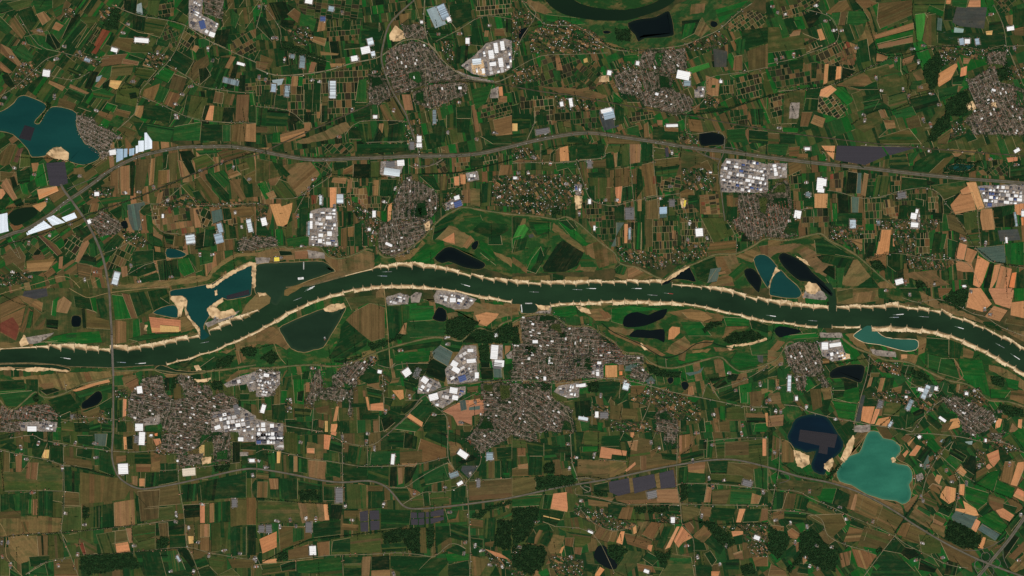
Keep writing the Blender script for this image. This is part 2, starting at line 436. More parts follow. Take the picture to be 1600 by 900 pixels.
T(0, 0, """
D 0 0 130 0 90 60 0 90
o 40 20 100 70 200 40 180 0 130 0
D 105 75 195 35 235 130 190 175 150 180
B 90 95 165 205 135 245 60 170
t 225 90 275 70 320 120 265 160
t 350 135 400 160 370 195 325 180
g 330 60 400 20 385 90 350 110
g 200 0 330 0 330 50 230 90
g 0 100 80 180 40 220 0 190
g 150 230 300 190 370 330 260 310 170 275
d 290 215 330 210 375 270 375 300 345 315 285 260
g 60 290 150 280 210 350 190 400 100 350
t 0 270 60 300 145 410 120 420 40 360 0 330
B 0 380 80 450 60 460 0 440
d 10 470 50 455 100 540 70 555 30 520
B 190 190 260 170 290 230 220 215
D 400 250 500 120 545 155 450 270
d 450 100 500 85 505 115 400 250 385 240
g 470 300 545 170 590 200 500 330
o 500 110 590 100 620 140 560 170
or -55 8 3 500 330 610 165 650 185 580 345
r 640 180 690 195 600 340 565 330
D 660 280 700 200 730 220 690 290
D 520 330 560 270 600 290 560 345
wd 640 165 700 50 760 60 740 190 690 190
d 775 0 860 0 850 90 770 75
Y 850 30 885 15 895 95 852 80
o 925 0 1000 0 985 105 920 95
or 80 6 6 965 40 1090 0 1085 100 985 110
d 830 100 910 105 900 200 830 185
o 910 105 1050 130 1000 235 900 205
G 1060 135 1145 160 1130 190 1050 160
or 70 6 5 1000 170 1120 200 1100 300 990 290
D 985 240 1065 260 1050 295 975 280
b 735 235 835 240 815 330 690 290
B 640 350 800 335 760 400 630 420
o 820 270 950 290 960 330 815 330
D 810 340 900 370 890 385 800 360
t 770 365 870 385 860 410 760 400
b 700 410 840 400 820 470 690 480
t 900 385 1000 400 980 430 890 410
o 850 420 980 440 920 510 840 470
o 730 560 780 510 880 560 850 670 720 640
d 805 580 850 575 860 610 815 620
d 560 440 620 450 570 560 525 550
Y 603 480 640 468 620 508 597 514
B 640 480 670 490 620 550 590 540
s 690 500 765 505 730 565 680 540
d 640 520 690 490 675 550 640 555
g 575 570 640 550 720 590 680 625 590 610
D 430 550 540 590 510 640 400 590
t 310 500 410 540 390 570 300 520
t 440 525 560 580 545 590 430 545
D 430 420 520 460 500 480 420 440
b 370 610 480 650 460 690 360 655
D 490 650 585 690 570 700 485 670
G 670 640 735 660 710 705 655 680
B 730 680 820 700 800 740 710 715
B 620 690 710 720 690 760 610 720
g 720 730 780 755 740 800 670 780
b 760 780 860 820 800 860 730 810
o 820 720 900 760 870 810 800 760
G 1010 410 1095 450 1050 520 960 480
b 1085 460 1170 490 1140 580 1055 550
D 1100 310 1215 380 1160 470 1060 400
b 1215 390 1300 340 1310 400 1210 510 1170 480
B 900 560 1000 520 970 640 890 600
g 1000 530 1060 560 1020 640 960 630
B 1060 570 1130 590 1090 680 1025 650
t 850 660 910 660 880 740 840 720
D 900 650 1080 670 1060 770 890 740
o 1170 590 1300 610 1270 750 1140 720
O 1310 660 1340 660 1330 755 1280 750
d 1280 660 1310 655 1285 745 1260 740
o 1340 660 1400 670 1390 765 1335 760
d 1400 670 1465 670 1450 770 1385 765
d 1240 430 1290 420 1320 470 1250 530
D 1330 420 1440 430 1390 560 1270 540
d 1460 410 1500 370 1460 550 1410 560
g 1200 530 1240 540 1200 620 1170 600
D 1290 560 1345 570 1330 650 1285 640
B 1345 570 1400 580 1390 650 1330 640
b 1410 580 1470 590 1450 660 1400 650
d 1350 190 1440 180 1410 300 1340 270
g 1450 60 1500 100 1470 180 1440 150
t 1440 350 1475 355 1430 430 1405 420
D 1370 360 1440 360 1400 430 1360 400
t 1210 280 1250 290 1225 330 1200 310
or -55 9 5 1150 180 1230 230 1170 320 1110 290
G 1470 490 1500 490 1490 575 1465 570
d 1500 470 1535 470 1530 570 1495 570
or 85 7 6 1535 490 1600 490 1600 575 1530 570
or 60 8 6 1440 230 1600 180 1600 350 1480 340
D 830 760 1000 780 980 880 870 850
g 920 770 1090 800 1060 890 920 880
g 1090 790 1260 760 1250 880 1080 880
D 1270 770 1390 780 1390 880 1250 880
g 1390 780 1440 780 1440 885 1390 885
B 1445 780 1545 770 1530 885 1445 885
t 1540 775 1600 770 1600 890 1530 885
B 1480 590 1560 590 1550 760 1470 760
tn 20 1270 0 1400 0 1390 120 1280 90
in 30 1180 0 1270 0 1260 90 1370 150 1330 240 1180 170
bg 30 480 715 560 735 640 790 740 850 700 900 690 960 640 1000 600 960 530 900 480 820 470 760
vl 40 100 420 200 380 260 470 130 560 80 520
vl 35 400 60 480 40 460 110 400 110
vl 45 620 60 720 40 680 130 630 130
vl 30 930 320 1080 350 990 440 900 400
vl 40 480 320 640 390 600 420 470 360
W 885 252 22 7 5
W 290 458 11 10 8
W 715 312 10 6 15
L 545 375 9 5 20
L 1443 510 8 25 -76
W 1505 400 4 12 -75
R 1265 155 13 9 75
W 1325 215 9 7 20
fm 245 190 0 0 150 270 75 355 150 400 405 290 350 370 800 150 770 205 830 510 600 690 340 600 1190 540 1095 650 1105 735 1140 590 1300 300 1330 380 1100 720 740 860 500 330 985 330 30 610 10 650
hg 775 0 860 80 1000 110 1160 150
hg 640 170 600 250 540 340
hg 720 560 880 540 860 650
rd 1.2 700 30 860 95 1040 125 1160 160 1280 240 1420 310 1600 390
rd 1 1160 160 1110 290 1040 400 900 540 870 600 840 710 720 820
rd .9 1040 405 1190 490 1250 540 1480 575 1600 580
rd .9 0 600 100 540 210 440 290 370 380 340
rd .8 870 600 1000 650 1080 690 1200 740 1330 760 1600 770
rd .8 120 100 240 280 400 330 560 370 680 360
rd .8 210 440 440 500 560 450
pt .7 740 130 860 200 960 210
pt .7 480 300 600 140
""")
T(1, 0, """
D 0 100 60 110 130 240 100 260 0 160
d 80 20 170 10 240 50 180 120 130 130
d 160 120 250 130 230 180 200 200 150 160
B 195 90 240 50 280 80 260 145
g 280 80 380 120 360 200 270 170
D 0 150 60 190 0 230
g 30 210 70 210 85 255 40 250
wd 150 250 220 270 300 310 440 370 440 400 380 395 280 350 150 310
t 400 100 440 130 430 190 380 200
t 360 225 440 240 430 290 350 260
or 8 9 6 240 0 660 0 670 130 390 120 300 90 260 40
or 85 9 5 450 120 660 120 640 250 440 260
D 540 130 600 130 590 190 530 190
D 670 140 770 140 770 200 670 180
D 660 190 800 190 780 250 660 270
D 560 270 650 275 650 300 550 310
t 345 385 380 390 360 455 325 455
d 380 390 440 400 430 440 375 450
b 30 340 110 370 80 440 20 420
B 0 380 80 390 60 440 0 430
t 400 320 520 335 510 345 405 345
t 460 395 560 395 530 415 470 425
or 88 11 6 0 490 340 475 700 400 700 640 560 720 300 780 0 660
G 190 480 220 480 215 530 185 530
t 225 475 265 475 260 540 220 540
G 268 475 295 478 290 540 262 540
D 40 560 120 560 110 660 20 650
D 120 590 200 610 200 690 110 680
D 0 670 80 680 70 790 0 780
D 70 680 210 690 190 790 60 790
d 210 700 300 740 220 785
D 300 560 360 560 350 690 300 680
D 360 490 410 500 400 700 350 700
d 305 700 350 700 345 760 300 760
t 375 650 410 650 400 740 380 740
t 300 765 345 765 340 820 300 820
D 410 640 450 640 445 760 405 770
b 415 600 450 600 445 660 410 660
t 150 840 300 800 310 850 200 890 150 890
b 0 790 70 795 70 830 0 830
g 0 840 40 850 40 900 0 900
G 105 830 150 825 155 895 100 895
D 60 840 100 835 100 895 70 895
M 230 890 400 830 560 760 600 800 480 870 300 900
D 620 640 690 640 690 690 615 690
g 640 500 690 490 690 640 620 630
b 770 660 870 620 930 730 920 755 800 750
t 910 590 965 590 985 690 930 690
D 600 700 720 680 720 750 620 760
D 1250 670 1345 660 1350 740 1255 740
D 1255 740 1340 740 1330 830 1260 830
B 1345 660 1370 650 1400 820 1370 830
g 1345 560 1480 530 1440 640 1370 690
O 1515 545 1540 540 1545 600 1520 600
t 1530 600 1570 600 1570 640 1510 640
or 75 6 6 1420 640 1600 640 1600 730 1400 740
B 1480 750 1600 720 1600 840 1500 850
D 580 800 640 790 660 870 580 870
D 640 770 700 770 700 890 660 890
d 760 790 800 850 780 890 720 890
D 830 780 890 770 880 890 820 890
D 890 760 930 760 920 890 885 890
t 770 770 800 770 790 840 760 840
D 1110 780 1190 790 1180 890 1100 890
D 1190 720 1250 700 1250 800 1190 800
D 1400 850 1600 840 1600 900 1480 900
D 1205 30 1340 10 1350 120 1250 180 1210 130
Y 1065 60 1130 35 1190 150 1120 178
D 1240 300 1330 270 1320 390 1250 400
D 1350 170 1400 160 1430 290 1340 280
B 1490 180 1550 180 1560 225 1490 225
t 1430 190 1455 190 1450 230 1425 230
or 85 10 5 1370 0 1600 0 1600 90 1560 100 1380 100
d 1560 110 1600 110 1600 210 1560 200
B 895 90 960 80 950 120 900 160
g 970 60 1000 60 1010 120 970 130
D 1070 190 1200 180 1240 260 1100 250
or 80 8 5 700 400 780 400 800 470 710 470
D 690 470 780 480 790 400 760 400
tn 75 810 320 900 280 1000 255 1060 290 1120 320 1150 380 1240 440 1330 500 1100 510 950 560 870 590 830 500 805 430
tn 78 700 460 790 470 850 590 760 650 700 650
tn 80 980 580 1080 530 1250 515 1330 530 1300 600 1200 640 1080 680 980 640
tn 60 910 160 1000 150 1060 170 1060 250 940 240
sn 835 210 870 160 920 200 930 240 870 260 835 250
in 80 1370 340 1440 270 1550 240 1600 255 1600 420 1560 450 1430 480 1350 460 1280 410
sn 1342 400 1420 372 1432 470 1358 460
gv 1250 440 1350 478 1490 505 1480 520 1330 495
gv 1470 560 1515 540 1515 610 1460 615
vl 30 190 190 330 160 360 240 320 290 240 260
vl 85 930 760 1030 740 1040 900 930 900
vl 70 1150 260 1240 250 1240 400 1180 400
L 715 260 9 11 -15
W 685 313 14 11 -12
W 615 365 10 8 -10
L 732 335 6 7 -10
L 290 385 8 19 5
L 228 352 6 6 0
Y 100 500 175 490 160 530 110 540
Y 450 505 470 505 470 600 455 610
L 110 550 7 12 5
L 195 570 7 17 5
L 480 560 9 27 0
L 1170 75 12 24 -24
W 1205 120 6 7 -24
W 330 8 11 7 10
L 470 55 8 8 10
R 418 118 8 7 0
W 745 730 6 5 0
L 1115 730 5 21 0
W 1322 255 6 9 0
W 1275 550 5 4 0
W 1020 870 7 10 0
W 1035 138 4 4 0
L 1380 385 14 9 -5
W 1470 340 8 13 -8
W 1540 285 6 14 -8
W 1500 300 6 16 -8
W 1480 400 10 6 -8
W 1530 390 7 14 -8
fm 60 500 20 480 110 235 130 240 180 370 520 855 600 690 1200 830 1380 870 1270 640 540 80 20 40 350 500 400 510 740 450 1140 215 1270 210 1460 160 860 690 1490 830
mr 2.4 990 0 900 80 830 160 795 280 785 380 830 520 870 600 930 700 950 750 1000 890
rd 1.6 1055 0 1050 130 1080 270 1140 340
rd 1.8 0 425 120 470 280 465 450 440 600 395 760 360 850 300 920 255 990 245 1050 265 1110 300 1160 370 1240 440 1340 490 1490 515 1600 470
st 1.6 780 300 770 400 810 500 850 590 920 720 945 745
hg 150 300 280 340 440 400
hg 1060 100 1080 260
hg 1100 520 1300 510 1500 530
rd .9 0 180 40 20 0 0
rd .8 40 20 150 180 160 290 260 330 470 390
rd .8 0 665 200 690 300 770
rd .8 560 840 650 760 930 755
rd .8 690 890 1000 880
rd .9 1120 260 1260 190 1420 100 1600 120
rd .9 1090 290 1060 380 1065 640
""")
T(2, 0, """
m 70 40 200 100 190 150 400 150 560 260 640 300 760 310 900 300 1060 285 1280 190 1500 20 1520 0 1100 0 1020 30 960 100 900 110 600 110 400 100 270 60 180 0 60 0
M 100 0 170 10 240 60 250 80 200 90 120 60 90 20
G 210 90 400 110 460 150 380 160 220 130
g 650 160 730 160 740 260 660 260
D 1060 130 1180 120 1140 210 1060 250
M 1190 110 1240 180 1180 230 1140 210
M 1120 30 1210 20 1200 80 1110 90
G 1270 60 1480 0 1420 60 1300 150
G 1080 150 1150 140 1120 220 1060 240
m 990 90 1050 60 1060 200 1000 290 920 290 1000 200
M 540 260 620 270 700 300 620 290
vl 20 100 200 300 120 500 190 600 280 500 340 300 330 120 330
or 75 8 6 110 200 260 170 250 250 110 260
or 80 8 6 260 160 400 150 400 260 260 240
or 70 9 6 180 350 330 340 560 420 520 560 180 540
g 250 440 300 440 310 510 270 500
t 270 360 300 360 320 440 280 440
or -50 9 5 380 400 520 380 600 520 400 560
M 180 540 360 520 600 600 560 620 300 580
s 445 370 470 360 475 390 450 395
G 700 345 810 335 815 380 700 385
D 610 530 660 600 700 640 640 640
G 630 570 690 620 680 650 630 640
D 710 590 750 575 800 640 720 640
tn 70 820 320 1080 300 1100 430 1030 470 980 460 800 420
tn 60 640 470 720 430 800 430 820 580 760 600 680 580 640 540
tp 72 800 430 990 460 1000 500 1010 560 840 590
tn 68 760 580 1000 560 1140 620 1120 690 1000 710 820 660
l 1090 430 1230 390 1240 420 1100 470
sn 1040 440 1110 445 1120 475 1050 495
W 1070 470 20 13 12
W 785 395 5 6 10
W 608 455 6 7 10
W 905 588 5 4 20
L 1095 520 10 8 0
Y 555 690 610 680 635 740 575 755
W 590 690 17 6 -14
L 605 715 17 14 -14
k 540 700 640 670 670 790 575 820
W 368 640 5 13 -10
W 310 650 5 7 -10
W 1305 510 4 4 0
gv 1160 540 1210 540 1200 610 1140 610
in 75 1140 560 1210 540 1200 610 1140 610
sn 540 480 600 470 610 510 545 515
or 80 10 8 1245 240 1350 260 1350 420 1250 420
k 1255 300 1345 320 1340 420 1265 420
or 85 10 6 1310 500 1390 500 1385 600 1305 590
G 1360 470 1470 455 1470 470 1390 490
or 75 9 6 1400 480 1560 460 1560 610 1400 620
b 1470 320 1600 270 1600 430 1480 440
D 1430 190 1600 170 1600 270 1450 310
or 55 6 5 1350 130 1500 60 1600 100 1560 180 1360 200
g 1400 250 1460 240 1450 340 1400 330
B 1390 350 1440 345 1440 440 1380 440
t 1210 470 1300 500 1290 600 1215 600
g 1250 530 1275 530 1270 550 1245 550
D 1180 620 1230 600 1240 670 1170 680
g 1150 690 1320 660 1380 690 1200 700
or 80 9 7 1360 690 1480 680 1470 780 1370 770
D 1490 680 1570 680 1570 780 1500 780
G 1590 610 1600 610 1600 680 1590 680
D 1480 810 1600 820 1600 900 1480 890
g 1340 810 1460 800 1460 890 1350 890
lk d 1170 835 1250 825 1330 850 1340 890 1320 905 1180 910
t 1240 840 1265 835 1265 860 1242 862
B 1100 740 1180 750 1200 830 1110 820
t 905 750 940 750 940 780 910 785
B 820 780 850 760 860 860 825 860
g 720 800 790 780 800 850 720 840
D 880 790 1040 800 1040 880 880 870
B 950 790 1040 800 1040 825 955 820
or 80 8 6 720 700 880 700 890 740 740 770
b 320 760 365 750 370 800 320 790
D 150 720 215 700 220 780 160 785
D 0 710 120 710 110 800 0 820
D 0 660 40 650 50 720 0 730
s 0 770 35 770 35 820 0 820
or 85 9 6 50 600 130 620 120 720 60 710
or 85 8 6 130 600 260 600 260 780 140 770
D 180 680 210 690 190 715 165 710
or 85 8 6 250 670 560 670 520 810 320 760 250 770
D 0 840 90 830 90 890 0 890
D 350 850 500 870 480 900 340 900
b 600 860 800 870 800 900 600 900
D 640 640 700 680 700 770 640 790
vl 60 270 600 520 630 480 700 280 680
vl 70 0 440 160 400 180 500 0 540
vl 60 680 390 800 410 720 460 650 460
vl 60 1080 280 1300 190 1360 260 1300 300 1120 320
vl 70 1220 590 1300 620 1280 680 1200 650
vl 75 0 40 110 90 160 130 60 180 40 330 0 360
vl 70 1040 820 1160 850 1170 900 1050 900
K 190 820 20 8 -10
W 1000 785 18 4 -2
wd 640 180 740 180 740 260 660 250
hg 70 180 180 150 280 170
hg 560 260 640 300 760 320 900 310
hg 1000 720 1150 715 1300 690 1400 660 1600 600
rd 1.2 60 0 120 80 180 130 200 150 300 160 400 160 480 210 560 270 640 310 760 318 900 305 1060 285 1200 230 1300 180 1400 90 1500 20
rd .9 0 440 180 350 400 340 600 330
rd .9 790 300 800 430 830 560
rd .8 1000 715 1100 700 1210 610 1220 490 1450 450 1600 420
rd .9 1090 700 1090 830 1200 830 1290 820 1330 860 1330 900
rd 1 0 380 30 300 70 220 150 80 60 0
st 1.4 1060 720 1180 712 1300 695 1360 680 1600 600
rd 1.3 90 900 100 860 140 770 140 700
lk d 45 190 70 175 105 175 85 220 60 245 40 235
lk d 1240 140 1255 132 1280 138 1285 158 1265 170 1242 160
""")
T(3, 0, """
B 360 80 440 10 490 0 520 60 480 70 400 95
B 540 0 640 0 690 20 600 60
d 220 95 310 50 340 80 280 160 260 180
G 160 130 200 125 215 160 180 170
g 400 80 450 75 440 150 420 160 390 110
b 455 75 495 70 480 160 440 160
g 500 70 600 70 640 130 560 160 490 150
t 160 190 210 180 200 220 130 230
O 305 185 335 178 360 245 325 255
or 70 7 5 80 40 230 20 260 80 210 100 90 120
or 60 6 6 180 0 330 0 300 40 210 80
n 0 170 70 170 90 240 220 210 320 250 240 300 0 330
or 65 8 6 215 240 330 240 340 290 240 330
or 65 9 6 300 320 440 250 550 270 600 290 540 430 440 420 300 380
ot 70 8 4 455 330 490 260 560 280 540 410 450 400
D 560 260 620 240 640 380 550 400
or 80 9 6 0 420 130 400 250 390 350 400 350 520 140 540 60 560 0 440
D 130 380 220 370 220 430 140 440
D 270 390 310 390 300 490 270 490
O 355 400 380 398 370 520 345 530
d 380 410 425 410 415 500 375 510
O 428 415 460 415 455 490 420 500
d 465 420 550 440 520 470 455 500
D 240 545 350 540 320 620 235 615
n 130 570 235 550 220 690 180 770 85 775 90 600
gv 140 640 200 640 190 740 130 740
or 75 8 6 0 590 105 580 80 770 30 790
D 235 615 320 600 310 690 220 690
B 210 700 280 700 250 790 200 790
t 290 715 360 740 340 800 265 770
g 410 580 440 540 530 610 525 640 490 660
G 430 545 470 540 535 620 500 665 410 580
or -35 6 5 320 600 400 600 500 680 440 740 310 700
O 330 560 390 530 430 560 370 610 320 600
M 580 20 640 80 680 240 620 300 560 260 600 200 620 120
b 690 20 900 0 905 90 700 180 680 130
t 660 220 910 140 910 180 670 245
G 670 245 910 185 905 220 680 275
t 680 280 905 230 905 265 690 305
D 690 310 900 270 860 330 740 340 690 325
l 920 90 980 80 1000 110 960 260 930 250
b 985 95 1050 85 1050 290 1000 285 965 255
G 1000 40 1020 35 1100 70 1090 105 1000 75
o 910 0 1110 0 1100 70 1010 30 990 80 920 90
O 1115 0 1145 0 1140 25 1110 25
O 1260 0 1330 0 1330 45 1245 45
g 1150 0 1250 0 1240 50 1150 40
D 1110 30 1180 40 1150 130 1100 130
k 1180 40 1370 45 1350 180 1200 165 1150 140
y 1060 110 1090 115 1085 195 1055 190
Y 1165 170 1225 180 1215 220 1160 210
Y 1095 200 1160 205 1160 240 1090 235
D 1060 200 1480 210 1480 280 1350 310 1060 270
L 1210 260 7 10 -10
L 1308 260 6 10 -10
W 1245 258 8 7 0
D 1380 140 1460 130 1480 200 1380 220
s 1360 195 1405 190 1400 220 1365 220
D 1530 60 1600 50 1600 160 1530 160
B 1480 100 1530 90 1530 160 1500 150
W 1515 178 11 6 -8
b 1530 180 1600 165 1600 225 1540 220
or -40 6 5 1410 0 1560 0 1500 80 1450 80
t 680 330 750 350 740 380 675 385
t 835 370 920 340 900 390 840 415
b 870 410 930 390 930 430 890 450
M 900 460 960 430 985 490 940 510
n 690 490 800 460 870 520 870 560 760 600 690 560
G 800 370 830 360 830 450 810 440
t 755 410 785 398 790 415 760 430
n 620 440 750 400 830 450 680 480 640 510
M 430 530 600 450 680 540 560 570
D 500 540 600 540 680 500 690 560 570 560
D 590 600 700 580 710 620 600 660
D 600 660 700 640 740 680 600 720
b 710 590 740 590 760 670 720 640
o 750 600 860 570 870 640 780 690 750 660
g 900 510 960 500 960 560 880 560
b 930 540 1010 510 1020 560 930 580
O 1065 460 1180 390 1185 415 1140 500 1070 545 1055 520
O 1205 425 1245 410 1240 470 1200 480
t 1220 360 1270 365 1250 400 1220 400
D 1150 480 1240 460 1210 530 1150 530
M 1150 530 1220 540 1190 580 1150 560
wd 970 420 1060 320 1110 400 1070 450 1060 530 1020 570 970 470
wd 1180 590 1250 560 1280 680 1200 730 1100 720 1120 620
g 1060 560 1190 530 1180 590 1070 640
D 890 620 1050 580 1090 660 920 710 890 660
g 780 700 900 660 930 720 800 740
n 600 720 700 680 760 740 600 830 520 770
t 690 690 730 680 750 730 710 740
b 860 740 940 720 960 790 880 810
D 720 740 780 760 760 800 690 860
t 720 750 790 750 800 800 740 810
o 690 860 880 800 960 900 700 900
wd 1060 740 1140 700 1140 790 1040 890 980 890
n 980 800 1080 660 1130 690 1040 800
D 1215 830 1260 800 1310 870 1250 890
b 1060 860 1150 800 1120 900 1060 900
tn 65 1250 500 1330 460 1420 420 1440 510 1600 560 1600 850 1480 840 1290 840 1230 740 1310 680 1270 600
tn 60 1370 330 1500 320 1480 400 1370 400
sn 1390 640 1430 640 1430 670 1400 665
sn 1235 650 1280 630 1300 680 1250 690
W 1410 563 6 3 20
wd 1425 430 1500 400 1530 480 1450 520
vl 60 1480 420 1600 390 1600 490 1500 500
vl 20 1060 290 1380 310 1340 370 1280 370 1200 340 1180 400 1090 410
vl 65 1150 770 1240 750 1240 830 1130 880
or 20 6 5 1100 300 1200 300 1190 350 1100 360
g 580 640 700 620 660 690
fm 360 130 460 190 410 190 160 340 90 360 50 375 550 300 900 305 970 285 675 485 710 565 845 560 955 545 600 720 605 750 970 745 1015 775 1070 655 940 385 60 80 110 90 1390 90 1240 265 800 370 30 40 300 35 1540 300 70 800 1020 585 880 600
hg 540 0 610 90 640 180 680 310 740 350 830 345 950 320 1060 290 1200 285 1350 310 1490 290
hg 910 0 900 80 920 180 935 290
hg 830 350 750 370 640 420 540 465 420 520 340 545 200 560 0 600
hg 840 370 840 440 880 470 870 560
hg 590 730 700 680 780 690 880 650 890 610 1040 570
hg 890 450 930 430 960 380
hg 520 780 580 740
st 1 610 90 640 180 680 310 740 350
rd 1.2 830 350 750 370 640 420 540 465 420 520 340 545 200 560 60 570
rd 1 950 325 1060 290 1200 285 1350 310 1490 290 1600 285
rd 1 1490 290 1470 160 1410 30
rd 1 1490 290 1530 370 1590 520 1600 530
rd .9 0 400 150 370 260 330 400 280 440 230 430 170 380 100 240 60
rd .8 1350 480 1420 640 1480 680 1600 800
G 90 795 190 800 185 830 90 825
D 75 835 170 840 170 900 75 900
b 0 830 70 835 70 900 0 900
""")
